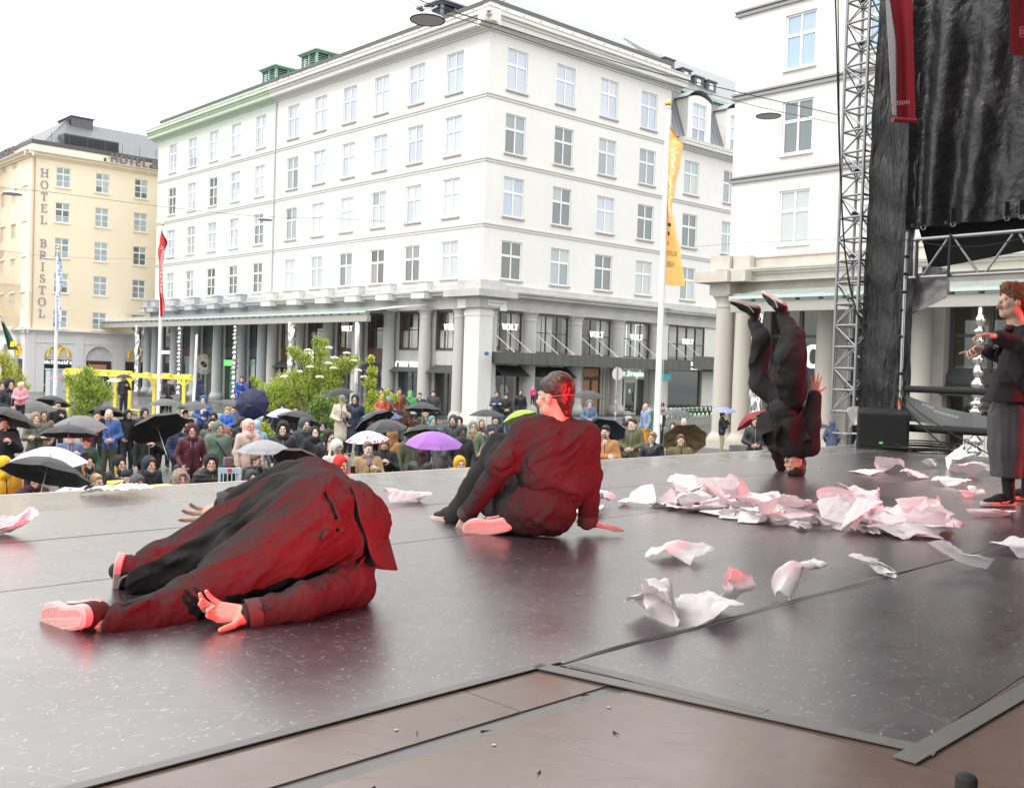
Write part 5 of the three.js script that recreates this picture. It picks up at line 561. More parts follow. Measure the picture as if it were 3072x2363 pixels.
// plants: foliage of many small leaves spread through uneven clumps
function leafGeo(w, l) { const g = new THREE.BufferGeometry(); g.setAttribute('position', new THREE.Float32BufferAttribute([0, 0, 0, w / 2, l * 0.45, 0.12 * w, 0, l, 0, -w / 2, l * 0.45, 0.12 * w], 3)); g.setIndex([0, 1, 2, 0, 2, 3]); g.computeVertexNormals(); return g; }
const leafM = (c) => mat(c, 0.6, { phys: 1, transmission: 0.32, thickness: 0, side: THREE.DoubleSide });
function foliage(parent, clumps, n, w, l, cols, seed, droop = 0.3) {
  const r = rng(seed), im = new THREE.InstancedMesh(leafGeo(w, l), leafM([1, 1, 1]), n), m = new THREE.Matrix4(), q = new THREE.Quaternion(), e = new THREE.Euler(), c = new THREE.Color(); im.name = 'foliage'; shade(im); stuff(im); let tot = 0; clumps.forEach((k) => tot += k[3] ** 2);
  for (let i = 0; i < n; i++) { let pick = r() * tot, k = clumps[0]; for (const q2 of clumps) { pick -= q2[3] ** 2; if (pick <= 0) { k = q2; break; } } const a = r() * 6.283, z = r() * 2 - 1, R = k[3] * Math.pow(r(), 0.55) * (0.8 + 0.45 * noise(a * 1.5, z * 3, seed)), s = Math.sqrt(1 - z * z), p = V(k[0] + Math.cos(a) * s * R, k[1] + z * R * (k[4] || 1), k[2] + Math.sin(a) * s * R); e.set((r() - 0.5) * 2 - droop, r() * 6.283, (r() - 0.5) * 2.2); const sc = 0.6 + r() * 0.8; m.compose(p, q.setFromEuler(e), V(sc, sc, sc)); im.setMatrixAt(i, m); const cc = cols[Math.floor(r() * cols.length)], b = 0.75 + r() * 0.5; im.setColorAt(i, c.setRGB(cc[0] * b, cc[1] * b, cc[2] * b)); }
  parent.add(im); return im; }
const YG = [[0.42, 0.52, 0.05], [0.5, 0.56, 0.08], [0.3, 0.43, 0.05], [0.55, 0.55, 0.08]], MG = [[0.18, 0.3, 0.05], [0.25, 0.37, 0.06], [0.13, 0.22, 0.04]], M_BARK = mat([0.06, 0.045, 0.03], 0.85);
{
  const M = (px, d) => d / FOC; // metres per photo pixel
  const clump = (o, list, d) => list.map(([px, py, rp, dz, fy]) => { const p = P(px, py, d); return [p.x - o.x, p.y - o.y, p.z - o.z + (dz || 0), rp * M(0, d), fy]; });
  const plant = (name, label, px, py, d, list, n, w, l, cols, seed, stems, cat = 'bush') => { const o = gAt(px, py, d), t = thing(name, label, cat, o); const c = clump(o, list, d); foliage(t, c, n, w, l, cols, seed); const r = rng(seed + 5); for (let k = 0; k < stems; k++) { const q = c[k % c.length]; const top = V(q[0] + (r() - 0.5) * q[3], q[1] + q[3] * 0.5 * r(), q[2] + (r() - 0.5) * q[3]), b = V((r() - 0.5) * 0.35, 0, (r() - 0.5) * 0.3); mesh('stem', tube([b, b.clone().lerp(top, 0.5).add(V((r() - 0.5) * 0.2, 0.1, 0)), top], 0.012, 5, 8), M_BARK, t); } return t; };
  plant('bamboo', 'dense fresh green bamboo clump before the yellow pergola', 258, 1262, 34, [[262, 1150, 52], [225, 1165, 38], [300, 1175, 40], [320, 1190, 26], [250, 1200, 55], [275, 1235, 45], [235, 1245, 40], [258, 1125, 30], [205, 1140, 22]], 7000, 0.024, 0.15, [...YG, ...MG], 3, 16, 'plant');
  plant('bamboo', 'yellowish bamboo at the left border behind the standing spectators', 20, 1230, 36, [[8, 1085, 40], [35, 1120, 34], [5, 1150, 45], [40, 1165, 26], [65, 1140, 18], [80, 1165, 14]], 3000, 0.024, 0.16, [[0.3, 0.26, 0.04], ...YG], 11, 8, 'plant');
  plant('shrub', 'wide fine leaved yellow green shrub left of the flowering bush', 850, 1280, 33, [[850, 1165, 62], [800, 1185, 48], [870, 1215, 60], [905, 1165, 48], [830, 1225, 45], [770, 1150, 22], [755, 1135, 12], [885, 1130, 34], [930, 1200, 40]], 15000, 0.03, 0.055, [...YG, MG[1]], 21, 14);
  const fl = plant('flowering_bush', 'tall pinnate leaved bush with creamy white flower heads', 965, 1290, 32.5, [[880, 1060, 26], [910, 1075, 30], [960, 1060, 34], [950, 1025, 20], [1000, 1110, 42], [940, 1110, 46], [870, 1050, 14], [1040, 1095, 36], [1065, 1085, 22], [990, 1150, 50], [930, 1155, 45], [975, 1030, 16]], 12000, 0.03, 0.075, [...YG, MG[1], MG[0]], 31, 14);
  { const r = rng(77), M_FL = mat([0.8, 0.78, 0.68], 0.8); for (const [px, py] of [[924, 1053], [988, 1046], [1003, 1076], [930, 1103], [1000, 1107], [898, 1118], [958, 1133], [1060, 1085], [1092, 1133], [852, 1132], [1075, 1114], [1040, 1062], [985, 1092]]) { const p = P(px, py, 32).sub(fl.position), l = []; for (let k = 0; k < 34; k++) { const a = r() * 6.28, R = Math.sqrt(r()) * 0.12; l.push(new THREE.IcosahedronGeometry(0.014 + r() * 0.012, 0).translate(p.x + Math.cos(a) * R, p.y + 0.05 - R * R * 3 + r() * 0.02, p.z + Math.sin(a) * R)); } mesh('flower_head', join(l), M_FL, fl); } }
  plant('climbing_plant', 'slim leafy hop column at the right end of the bushes', 1112, 1290, 32, [[1112, 1080, 16], [1115, 1115, 20], [1110, 1150, 24], [1118, 1190, 26], [1105, 1230, 28]], 3000, 0.055, 0.07, YG, 41, 5, 'plant');
  plant('shrub', 'darker green low shrub behind the two women standing on the bench', 990, 1300, 31, [[960, 1215, 40], [1010, 1215, 40], [935, 1260, 34], [985, 1265, 40], [1050, 1240, 34]], 4800, 0.045, 0.085, [...MG, [0.2, 0.27, 0.04]], 51, 6);
  plant('shrub', 'small bright yellow green shrub behind the pale pink raincoat', 800, 1340, 26, [[795, 1285, 20], [805, 1305, 22], [790, 1322, 20]], 1000, 0.045, 0.05, [[0.36, 0.4, 0.02], YG[0]], 61, 4);
  plant('red_shrub', 'low red brown leafed shrub beside the plain blue umbrella', 1210, 1320, 27, [[1215, 1262, 30], [1190, 1280, 26], [1240, 1275, 22], [1195, 1240, 16]], 1900, 0.03, 0.045, [[0.16, 0.05, 0.045], [0.22, 0.08, 0.07], [0.1, 0.05, 0.03]], 71, 5);
  plant('small_tree', 'thin young tree with sparse yellow green leaves by the arcade shop', 1172, 1250, 42, [[1160, 1180, 14], [1185, 1195, 16], [1150, 1200, 12]], 500, 0.06, 0.08, YG, 81, 4, 'tree');
}
{ // yellow pergola and benches
  const MY = mat([0.82, 0.72, 0.1], 0.55, { map: rep(T_STREAK, 0.8) }), t = thing('pergola', 'bright yellow timber pergola with braced posts in front of the arcade', 'pergola', gAt(463, 1248, 54)), q = (px, py, d) => P(px, py, d).sub(t.position);
  const posts = [[205, 1116, 59], [346, 1127, 56], [390, 1122, 58], [463, 1131, 54], [552, 1135, 52], [206, 1128, 56.5]]; posts.forEach(([px, py, d]) => { const a = q(px, py, d); mesh('post', beam(V(a.x, 0, a.z), a, 0.16, 0.16), MY, t); });
  mesh('beam', beam(q(190, 1116, 57), q(580, 1133, 51.8), 0.12, 0.24), MY, t); mesh('beam', beam(q(200, 1110, 59.5), q(395, 1119, 58), 0.12, 0.24), MY, t); for (let k = 0; k < 7; k++) { const u = k / 6; mesh('rafter', beam(q(lerp(200, 545, u), lerp(1108, 1125, u), lerp(59.5, 55, u)), q(lerp(195, 572, u), lerp(1109, 1126, u), lerp(56.5, 51.5, u)), 0.08, 0.12), MY, t); }
  posts.slice(1, 5).forEach(([px, py, d]) => { for (const s of [-1, 1]) mesh('brace', beam(q(px, py + 24, d), q(px + s * 20, py + 2, d), 0.08, 0.1), MY, t); });
  const bench = (name, label, a, b, w, m, par) => { const t2 = thing(name, label, 'bench', V((a.x + b.x) / 2, GY, (a.z + b.z) / 2)); const y = a.y; const A = a.clone().sub(t2.position), B = b.clone().sub(t2.position), d = B.clone().sub(A).normalize(), n = V(-d.z, 0, d.x); for (let k = 0; k < 3; k++) { const o = n.clone().multiplyScalar((k - 1) * w / 3); mesh('plank', beam(A.clone().add(o), B.clone().add(o), w / 3 - 0.015, 0.045), m, t2); } for (const u of [0.08, 0.92]) { const c = A.clone().lerp(B, u); for (const s of [-1, 1]) { const f = c.clone().addScaledVector(n, s * w * 0.36); mesh('leg', beam(V(f.x, 0, f.z), V(f.x, c.y, f.z), 0.07, 0.07), m, t2); } } };
  bench('bench', 'yellow bench in front of the pergola posts', P(385, 1228, 56), P(430, 1231, 54), 0.5, MY); bench('bench', 'yellow bench at the stage edge between the boys in navy', P(470, 1462, 15.6), P(520, 1458, 15.9), 0.4, MY); bench('bench', 'wooden bench under the two women in long coats', P(1005, 1361, 28.7), P(1095, 1358, 28.7), 0.5, mat([0.4, 0.27, 0.1], 0.6, { map: rep(T_STREAK, 1) })); bench('bench', 'yellow bench in the row behind the woman with blond hair', P(330, 1450, 16.6), P(392, 1446, 16.8), 0.4, MY);
  const mb = mat([0.36, 0.58, 0.64], 0.5), c = thing('chair', 'light blue wooden chair with slatted back and red dot at the stage edge', 'chair', gAt(688, 1430, 15)), w = 0.145, yb = P(688, 1404, 15).y - GY; for (const s of [-1, 1]) { mesh('rear_leg', beam(V(s * w, 0, 0), V(s * w, yb, -0.04), 0.035, 0.035), mb, c); mesh('front_leg', beam(V(s * w, 0, -0.38), V(s * w, yb - 0.42, -0.38), 0.035, 0.035), mb, c); } mesh('top_rail', at(rbx(0.33, 0.085, 0.025, 0.008), 0, yb - 0.04, -0.035), mb, c); mesh('seat', at(rbx(0.36, 0.03, 0.42, 0.01), 0, yb - 0.42, -0.2), mb, c); for (let k = 0; k < 4; k++) mesh('slat', beam(V(-0.09 + k * 0.06, yb - 0.4, 0), V(-0.09 + k * 0.06, yb - 0.07, -0.035), 0.022, 0.014), mb, c); mesh('red_dot', plain(new THREE.CylinderGeometry(0.032, 0.032, 0.006, 18).rotateX(Math.PI / 2).translate(0, yb - 0.035, -0.018)), mat([0.7, 0.03, 0.06], 0.5), c); c.rotation.y = 0.25;
}
{ // traffic sign seen from behind, letter box, litter bin, plinths
  const t = thing('traffic_sign', 'round traffic sign on a stickered pole, seen from behind', 'sign', gAt(1845, 1290, 42), -0.75), h = P(1843, 1121, 42).y - GY; mesh('pole', bar(V(0, 0, 0), V(0, h + 0.3, 0), 0.035, 10), M_STEEL, t); mesh('sign_disc', plain(new THREE.CylinderGeometry(0.27, 0.27, 0.02, 28).rotateX(Math.PI / 2).translate(0, h, -0.05)), mat([0.6, 0.6, 0.6], 0.5, { map: rep(T_MOTTLE, 2) }), t); for (let k = 0; k < 6; k++) mesh('sticker', at(rbx(0.085, 0.07, 0.085, 0.01), 0, 0.9 + k * 0.24, 0), mat([[0.6, 0.5, 0.45], [0.3, 0.35, 0.6], [0.6, 0.6, 0.6], [0.55, 0.2, 0.2], [0.5, 0.55, 0.5], [0.2, 0.2, 0.22]][k], 0.6), t);
  const b = thing('advertising_box', 'grey utility box in front of the restaurant door', 'box', gAt(178, 1185, 68), BT); mesh('box_body', at(rbx(1.6, 2.1, 0.8, 0.04), 0, 1.05, 0), mat([0.42, 0.45, 0.5], 0.6), b); mesh('box_lid', at(rbx(1.7, 0.08, 0.9, 0.02), 0, 2.12, 0), mat([0.42, 0.45, 0.5], 0.6), b);
  const bol = thing('bollard', 'slim dark bollard on the pavement step near the clinic door', 'bollard', gAt(1871, 1268, 46)); mesh('post', lathe([[0, 0], [0.07, 0], [0.06, 0.95], [0.085, 0.97], [0.085, 1.05], [0, 1.08]], 12), M_DARKF, bol);
  const wl = thing('planter_wall', 'low concrete planter wall in front of the arcade steps', 'wall', gAt(650, 1285, 38)); const a = P(560, 1240, 40).sub(wl.position), c = P(880, 1262, 36).sub(wl.position); mesh('coping', beam(a, c, 0.5, 0.12), mat([0.42, 0.41, 0.38], 0.7, { map: rep(T_MOTTLE, 0.6) }), wl); mesh('wall_body', beam(a.clone().setY(a.y - 0.36), c.clone().setY(c.y - 0.36), 0.4, 0.6), mat([0.36, 0.35, 0.33], 0.8, { map: rep(T_MOTTLE, 0.6) }), wl);
}
{ // hire bicycles in a row
  const M_GB = mat([0.03, 0.22, 0.05], 0.4), M_WB = mat([0.68, 0.72, 0.68], 0.35), first = thing('hire_bicycle', 'green and white hire bicycle parked in the long row by the pavement', 'bicycle', V(0, 0, 0), 0, 'green hire bicycles parked in a row');
  const wheel = (x) => { const g = new THREE.Group(); g.name = 'wheel'; g.position.set(x, 0.33, 0); first.add(g); mesh('tyre', plain(new THREE.TorusGeometry(0.31, 0.024, 8, 26)), M_RUBBER, g); mesh('rim', plain(new THREE.TorusGeometry(0.285, 0.012, 6, 26)), M_GB, g); mesh('hub', plain(new THREE.CylinderGeometry(0.03, 0.03, 0.09, 10).rotateX(Math.PI / 2)), M_STEEL, g); for (let k = 0; k < 8; k++) mesh('spoke', bar(V(0, 0, 0), V(Math.cos(k * 0.785) * 0.28, Math.sin(k * 0.785) * 0.28, 0), 0.003, 4), M_STEEL, g); }; wheel(-0.52); wheel(0.52);
  mesh('frame', join([tube([V(-0.52, 0.33, 0), V(-0.1, 0.3, 0), V(0.25, 0.55, 0), V(0.4, 0.85, 0)], 0.028, 8), bar(V(-0.1, 0.3, 0), V(-0.22, 0.85, 0), 0.02), bar(V(0.4, 0.95, 0), V(0.52, 0.33, 0), 0.022)]), M_GB, first); mesh('rear_guard', sheet((u, v) => { const a = lerp(0.2, 2.9, u); return V(-0.52 - Math.cos(a) * (0.36 - v * 0.16) * -1 - 0, 0.33 + Math.sin(a) * (0.36 - v * 0.16), 0.035); }, 12, 3, 0.02), M_WB, first); mesh('front_basket', at(rbx(0.3, 0.26, 0.34, 0.05), 0.62, 0.92, 0), M_WB, first); mesh('handlebar', tube([V(0.28, 1.08, -0.3), V(0.38, 1.06, -0.15), V(0.4, 1.02, 0), V(0.38, 1.06, 0.15), V(0.28, 1.08, 0.3)], 0.018, 6), M_RUBBER, first); mesh('saddle', at(rbx(0.26, 0.07, 0.16, 0.03), -0.24, 0.93, 0), M_RUBBER, first); mesh('dock_post', at(rbx(0.12, 0.9, 0.2, 0.03), 0.95, 0.45, 0), M_GB, first);
  const a = G(1966, 1276, GY), b = G(2150, 1266, GY); for (let k = 0; k < 15; k++) { const p = a.clone().lerp(b, k / 14); if (k === 0) { first.position.copy(p); first.rotation.y = 2.0; } else copyOf(first, null, p, 2.0 + 0.05 * Math.sin(k * 7)); }
  const lone = copyOf(first, 'single green and white hire bicycle beside the bald man in blue', G(1908, 1284, GY), 2.75); delete lone.userData.group;
}
{ // mannequins behind the shop windows
  const M_MAN = mat([0.6, 0.46, 0.3], 0.6), M_CL = [mat([0.7, 0.66, 0.6], 0.8), mat([0.75, 0.73, 0.7], 0.8), mat([0.25, 0.3, 0.45], 0.8), mat([0.05, 0.05, 0.06], 0.8)];
  const man = (x, y, z, c, label, ry) => { const t = thing('mannequin', label, 'mannequin', fromHouse(x, y, z), BT + ry); mesh('figure', join([lathe([[0, 1.5], [0.05, 1.48], [0.09, 1.62], [0.08, 1.74], [0, 1.78]], 12), bar(V(0, 1.35, 0), V(0, 1.52, 0), 0.05), bar(V(-0.09, 0.05, 0), V(-0.09, 0.85, 0), 0.05, 8, 0.08), bar(V(0.09, 0.05, 0), V(0.09, 0.85, 0), 0.05, 8, 0.08)]), M_MAN, t); mesh('clothes', join([lathe([[0.17, 0.62], [0.17, 0.8], [0.14, 1.05], [0.19, 1.3], [0.17, 1.42], [0.06, 1.45]], 14), bar(V(0.2, 1.38, 0), V(0.26, 1.0, 0.05), 0.055), bar(V(-0.2, 1.38, 0), V(-0.26, 1.0, 0.05), 0.055)]), c, t); };
  man(1.5, 0.75, -0.6, M_CL[0], 'mannequin in a light dress in the corner shop window', 0); man(2.4, 0.75, -0.6, M_CL[1], 'mannequin in a cream polo shirt in the corner shop window', 0); man(1.7, 4.3, -0.6, M_CL[2], 'mannequin in a blue shirt behind the first upper shop window', 0); man(8.3, 4.3, -0.6, M_CL[1], 'mannequin in white shirt behind the third upper shop window', 0); man(9.5, 4.3, -0.7, M_CL[3], 'mannequin in grey clothes behind the third upper shop window', 0); man(1.2, 0.4, -2.2, M_CL[1], 'mannequin in white skirt in the display left of the corner pier', -1.57); man(1.35, 4.3, -6.2, M_CL[1], 'mannequin in white jacket behind an upper arcade window', -1.57);
}
// ---------------------------------------------------------------- figures: tapered bones joined with a smooth minimum and meshed on a grid
// bone: [a, b, ra, rb] or ball: [a, null, r] ; o.flat squashes along a direction ; k is the blend width
const bone = (a, b, ra, rb = ra, o = {}) => ({ a, b: b || a, ra, rb, ...o });
function field(prims, cell, o = {}) {
  const k = o.k ?? 0.03, lo = V(1e9, 1e9, 1e9), hi = V(-1e9, -1e9, -1e9);
  for (const p of prims) { if (p.sub) continue; const R = Math.max(p.ra, p.rb) * (p.sq ? Math.max(...p.sq) : 1) + 2.5 * cell + (o.grow || 0); for (const q of [p.a, p.b]) { lo.min(q.clone().addScalar(-R)); hi.max(q.clone().addScalar(R)); } }
  const nx = Math.ceil((hi.x - lo.x) / cell) + 1, ny = Math.ceil((hi.y - lo.y) / cell) + 1, nz = Math.ceil((hi.z - lo.z) / cell) + 1, F = new Float32Array(nx * ny * nz).fill(1);
  for (const p of prims) {
    const kk = p.k ?? k, sq = p.sq || [1, 1, 1], M = kk + 3 * cell + (o.grow || 0), R = Math.max(p.ra, p.rb);
    const rx = R * sq[0] + M, ry = R * sq[1] + M, rz = R * sq[2] + M;
    const i0 = Math.max(0, Math.floor((Math.min(p.a.x, p.b.x) - rx - lo.x) / cell)), i1 = Math.min(nx - 1, Math.ceil((Math.max(p.a.x, p.b.x) + rx - lo.x) / cell)), j0 = Math.max(0, Math.floor((Math.min(p.a.y, p.b.y) - ry - lo.y) / cell)), j1 = Math.min(ny - 1, Math.ceil((Math.max(p.a.y, p.b.y) + ry - lo.y) / cell)), l0 = Math.max(0, Math.floor((Math.min(p.a.z, p.b.z) - rz - lo.z) / cell)), l1 = Math.min(nz - 1, Math.ceil((Math.max(p.a.z, p.b.z) + rz - lo.z) / cell));
    const bx_ = (p.b.x - p.a.x) / sq[0], by_ = (p.b.y - p.a.y) / sq[1], bz_ = (p.b.z - p.a.z) / sq[2], L2 = bx_ * bx_ + by_ * by_ + bz_ * bz_ || 1e-9, sm = Math.min(...sq);
    for (let l = l0; l <= l1; l++) for (let j = j0; j <= j1; j++) { let q = (l * ny + j) * nx + i0; for (let i = i0; i <= i1; i++, q++) {
      const x = (lo.x + i * cell - p.a.x) / sq[0], y = (lo.y + j * cell - p.a.y) / sq[1], z = (lo.z + l * cell - p.a.z) / sq[2]; let t = (x * bx_ + y * by_ + z * bz_) / L2; t = t < 0 ? 0 : t > 1 ? 1 : t;
      const dx = x - bx_ * t, dy = y - by_ * t, dz = z - bz_ * t; let d = (Math.sqrt(dx * dx + dy * dy + dz * dz) - p.ra - (p.rb - p.ra) * t) * (p.sq ? (sm + 1) / 2 : 1); const f = F[q];
      if (p.sub) { d = -d; const h = Math.max(kk - Math.abs(f - d), 0) / kk; F[q] = Math.max(f, d) + h * h * kk * 0.25; } else if (d < f + kk) { const h = Math.max(kk - Math.abs(f - d), 0) / kk; F[q] = Math.min(f, d) - h * h * kk * 0.25; } } }
  }
  if (o.warp) { const p = V(); for (let l = 0, q = 0; l < nz; l++) for (let j = 0; j < ny; j++) for (let i = 0; i < nx; i++, q++) if (Math.abs(F[q]) < 0.06) { p.set(lo.x + i * cell, lo.y + j * cell, lo.z + l * cell); F[q] += o.warp(p, F[q]); } }
  for (const c of o.clips || []) { const p = V(); for (let l = 0, q = 0; l < nz; l++) for (let j = 0; j < ny; j++) for (let i = 0; i < nx; i++, q++) if (F[q] < 0.02) { p.set(lo.x + i * cell, lo.y + j * cell, lo.z + l * cell).sub(c.p); if (p.lengthSq() < c.r * c.r) F[q] = Math.max(F[q], p.dot(c.n)); } }
  return { F, nx, ny, nz, lo, cell };
}
function nets({ F, nx, ny, nz, lo, cell }) { // surface nets
  const id = new Int32Array(nx * ny * nz).fill(-1), pos = [], idx = [], sx = 1, sy = nx, sz = nx * ny; let n = 0;
  for (let l = 0; l < nz - 1; l++) for (let j = 0; j < ny - 1; j++) for (let i = 0; i < nx - 1; i++) {
    const q = (l * ny + j) * nx + i; let m = 0; for (let c = 0; c < 8; c++) if (F[q + (c & 1) * sx + ((c >> 1) & 1) * sy + (c >> 2) * sz] < 0) m |= 1 << c; if (m === 0 || m === 255) continue;
    let X = 0, Y = 0, Z = 0, e = 0; for (let c = 0; c < 8; c++) for (const b of [1, 2, 4]) { if (c & b) continue; const d = c | b; if (((m >> c) & 1) === ((m >> d) & 1)) continue; const f0 = F[q + (c & 1) * sx + ((c >> 1) & 1) * sy + (c >> 2) * sz], f1 = F[q + (d & 1) * sx + ((d >> 1) & 1) * sy + (d >> 2) * sz], t = f0 / (f0 - f1); X += (c & 1) + (b === 1 ? t : 0); Y += ((c >> 1) & 1) + (b === 2 ? t : 0); Z += (c >> 2) + (b === 4 ? t : 0); e++; }
    id[q] = n++; pos.push(lo.x + (i + X / e) * cell, lo.y + (j + Y / e) * cell, lo.z + (l + Z / e) * cell);
  }
  for (let l = 1; l < nz - 1; l++) for (let j = 1; j < ny - 1; j++) for (let i = 1; i < nx - 1; i++) { const q = (l * ny + j) * nx + i, s = F[q] < 0;
    for (let ax = 0; ax < 3; ax++) { const st = [sx, sy, sz][ax], u = [sy, sz, sx][ax], v = [sz, sx, sy][ax]; if ((F[q + st] < 0) === s) continue; const a = id[q], b = id[q - u], c = id[q - u - v], d = id[q - v]; if (a < 0 || b < 0 || c < 0 || d < 0) continue; if (s) idx.push(a, b, c, a, c, d); else idx.push(a, c, b, a, d, c); } }
  const g = new THREE.BufferGeometry(); g.setAttribute('position', new THREE.Float32BufferAttribute(pos, 3)); g.setIndex(idx); g.computeVertexNormals(); return g;
}
function uvSkin(g, s = 1) { const p = g.attributes.position, n = g.attributes.normal, uv = new Float32Array(p.count * 2); for (let i = 0; i < p.count; i++) { const ax = Math.abs(n.getX(i)), az = Math.abs(n.getZ(i)), ay = Math.abs(n.getY(i)); uv[i * 2] = (az > ax ? p.getX(i) : p.getZ(i)) * s; uv[i * 2 + 1] = (ay > 0.8 ? p.getZ(i) : p.getY(i)) * s; } g.setAttribute('uv', new THREE.BufferAttribute(uv, 2)); return g; }
const solid = (prims, cell, o) => uvSkin(nets(field(prims, cell, o)));
const folds = (amp, fr, ax, seed = 0, st = 0.78) => (p) => { const t = p.dot(ax), x = (p.x - ax.x * t * st) * fr, y = (p.y - ax.y * t * st) * fr, z = (p.z - ax.z * t * st) * fr, a = noise(x, y, z + seed), b = noise(x * 2.3 + 4, y * 2.3, z * 2.3 + seed); return amp * (1.6 * Math.abs(a) - 0.35) + amp * 0.35 * b; };
const ridge = (pts, amp, w) => (p) => { let best = 1e9; for (let i = 0; i + 1 < pts.length; i++) { const a = pts[i], b = pts[i + 1], d = b.clone().sub(a), t = clamp(p.clone().sub(a).dot(d) / d.lengthSq(), 0, 1), q = a.clone().addScaledVector(d, t).distanceTo(p); best = Math.min(best, q / (0.4 + 0.6 * Math.sin(Math.PI * clamp((i + t) / (pts.length - 1), 0.05, 0.95)))); } return -amp * Math.exp(-((best / w) ** 2)); };
const warps = (...fs) => (p, f) => { let s = 0; for (const q of fs) s += q(p, f); return s; };
// a frame for a head or a hand: forward z, up y
function basis(z, y) { const Z = z.clone().normalize(), X = y.clone().cross(Z).normalize(), Y = Z.clone().cross(X); return new THREE.Matrix4().makeBasis(X, Y, Z); }
function headPrims(o = {}) { const m = o.male ? 1 : 0; return [
  bone(V(0, 0.035, -0.018), null, 0.092, 0.092, { sq: [0.84, 1.02, 1.04], k: 0.02 }), bone(V(0, -0.02, 0.02), V(0, -0.075, 0.045), 0.066, 0.04 + 0.004 * m, { sq: [0.95, 1, 1], k: 0.03 }), bone(V(-0.03, -0.07, 0.02), V(0.03, -0.07, 0.02), 0.038 + 0.004 * m, undefined, { k: 0.03 }), bone(V(0, -0.1, 0.066), null, 0.018 + 0.003 * m, 0.018, { k: 0.03 }),
  bone(V(-0.036, 0.025, 0.078), V(0.036, 0.025, 0.078), 0.011, 0.011, { k: 0.014 }), bone(V(0, 0.012, 0.09), V(0, -0.024, 0.112), 0.008, 0.013, { k: 0.01 }), bone(V(-0.012, -0.03, 0.1), V(0.012, -0.03, 0.1), 0.0085, 0.0085, { k: 0.008 }), bone(V(-0.038, -0.028, 0.066), null, 0.024, 0.024, { k: 0.02 }), bone(V(0.038, -0.028, 0.066), null, 0.024, 0.024, { k: 0.02 }),
  bone(V(-0.03, 0.002, 0.104), null, 0.014, 0.014, { sub: 1, k: 0.012 }), bone(V(0.03, 0.002, 0.104), null, 0.014, 0.014, { sub: 1, k: 0.012 }),
  bone(V(-0.018, -0.059, 0.088), V(0.018, -0.059, 0.088), 0.0062, 0.0062, { k: 0.006 }), bone(V(-0.015, -0.069, 0.087), V(0.015, -0.069, 0.087), 0.0066, 0.0066, { k: 0.006 }), bone(V(-0.02, -0.064, 0.097), V(0.02, -0.064, 0.097), 0.0024, 0.0024, { sub: 1, k: 0.004 }),
  bone(V(-0.079, -0.012, -0.006), null, 0.028, 0.028, { sq: [0.34, 1.1, 0.7], k: 0.008 }), bone(V(0.079, -0.012, -0.006), null, 0.028, 0.028, { sq: [0.34, 1.1, 0.7], k: 0.008 }), bone(V(0, -0.06, -0.02), V(0, o.neck ?? -0.2, -0.04), 0.05 + 0.006 * m, 0.062, { k: 0.03 })]; }
const EYE_W = new THREE.SphereGeometry(0.0118, 10, 8), EYE_I = new THREE.SphereGeometry(0.006, 8, 6), M_EYEW = mat([0.62, 0.6, 0.58], 0.3), M_IRIS = mat([0.03, 0.022, 0.018], 0.2);
function addEyes(parent, M) { for (const s of [-1, 1]) { const e = mesh('eye', EYE_W, M_EYEW, parent); e.applyMatrix4(M.clone().multiply(new THREE.Matrix4().makeTranslation(s * 0.03, 0.003, 0.078))); const i = mesh('iris', EYE_I, M_IRIS, e); i.position.set(0, 0, 0.0078); } }
// hand: wrist point, direction of the fingers, direction the palm faces, side +1 / -1 for the thumb, curl of each finger (radians per joint)
function handPrims(W, d, n, side, curl, o = {}) {
  d = d.clone().normalize(); n = n.clone().addScaledVector(d, -n.dot(d)).normalize(); const t = d.clone().cross(n).multiplyScalar(side), s = o.s || 1, out = [], sp = o.spread ?? 0.12, p = (a, b, c) => W.clone().addScaledVector(d, a * s).addScaledVector(t, b * s).addScaledVector(n, c * s);
  [0.03, 0.011, -0.009, -0.027].forEach((off, i) => { const K = p([0.092, 0.096, 0.092, 0.084][i], off, 0); out.push(bone(p(0.006, off * 0.6, 0), K, 0.0165 * s, 0.0125 * s, { k: 0.012 })); let q = K, a = 0; const L = [[0.044, 0.027, 0.022], [0.049, 0.031, 0.023], [0.045, 0.029, 0.022], [0.035, 0.022, 0.019]][i], yaw = (1.2 - i) * sp, c = Array.isArray(curl) ? curl[i] : curl; const D = d.clone().multiplyScalar(Math.cos(yaw)).addScaledVector(t, Math.sin(yaw));
    L.forEach((len, j) => { a += c * (j ? 1 : 0.75); const e = D.clone().multiplyScalar(Math.cos(a)).addScaledVector(n, Math.sin(a)), r = q.clone().addScaledVector(e, len * s); out.push(bone(q, r, (0.0095 - j * 0.0009) * s, (0.0088 - j * 0.0011) * s, { k: 0.003 })); q = r; }); });
  const tb = p(0.022, 0.026, 0.004), th = o.thumb || [0.75, 0.62, 0.25], D = d.clone().multiplyScalar(th[1]).addScaledVector(t, th[0]).addScaledVector(n, th[2]).normalize(), D2 = D.clone().addScaledVector(d, 0.5).normalize(), m = tb.clone().addScaledVector(D, 0.044 * s); out.push(bone(p(0.01, 0.014, 0), tb, 0.016 * s, 0.016 * s, { k: 0.01 }), bone(tb, m, 0.0145 * s, 0.011 * s, { k: 0.008 }), bone(m, m.clone().addScaledVector(D2, 0.03 * s), 0.0105 * s, 0.0095 * s, { k: 0.004 }), bone(m.clone().addScaledVector(D2, 0.03 * s), m.clone().addScaledVector(D2, 0.052 * s), 0.0095 * s, 0.0075 * s, { k: 0.003 }));
  out.push(bone(p(-0.05, 0, 0), p(0.01, 0, 0), 0.026 * s, 0.024 * s, { k: 0.015, sq: [1, 1, 1] })); return out;
}
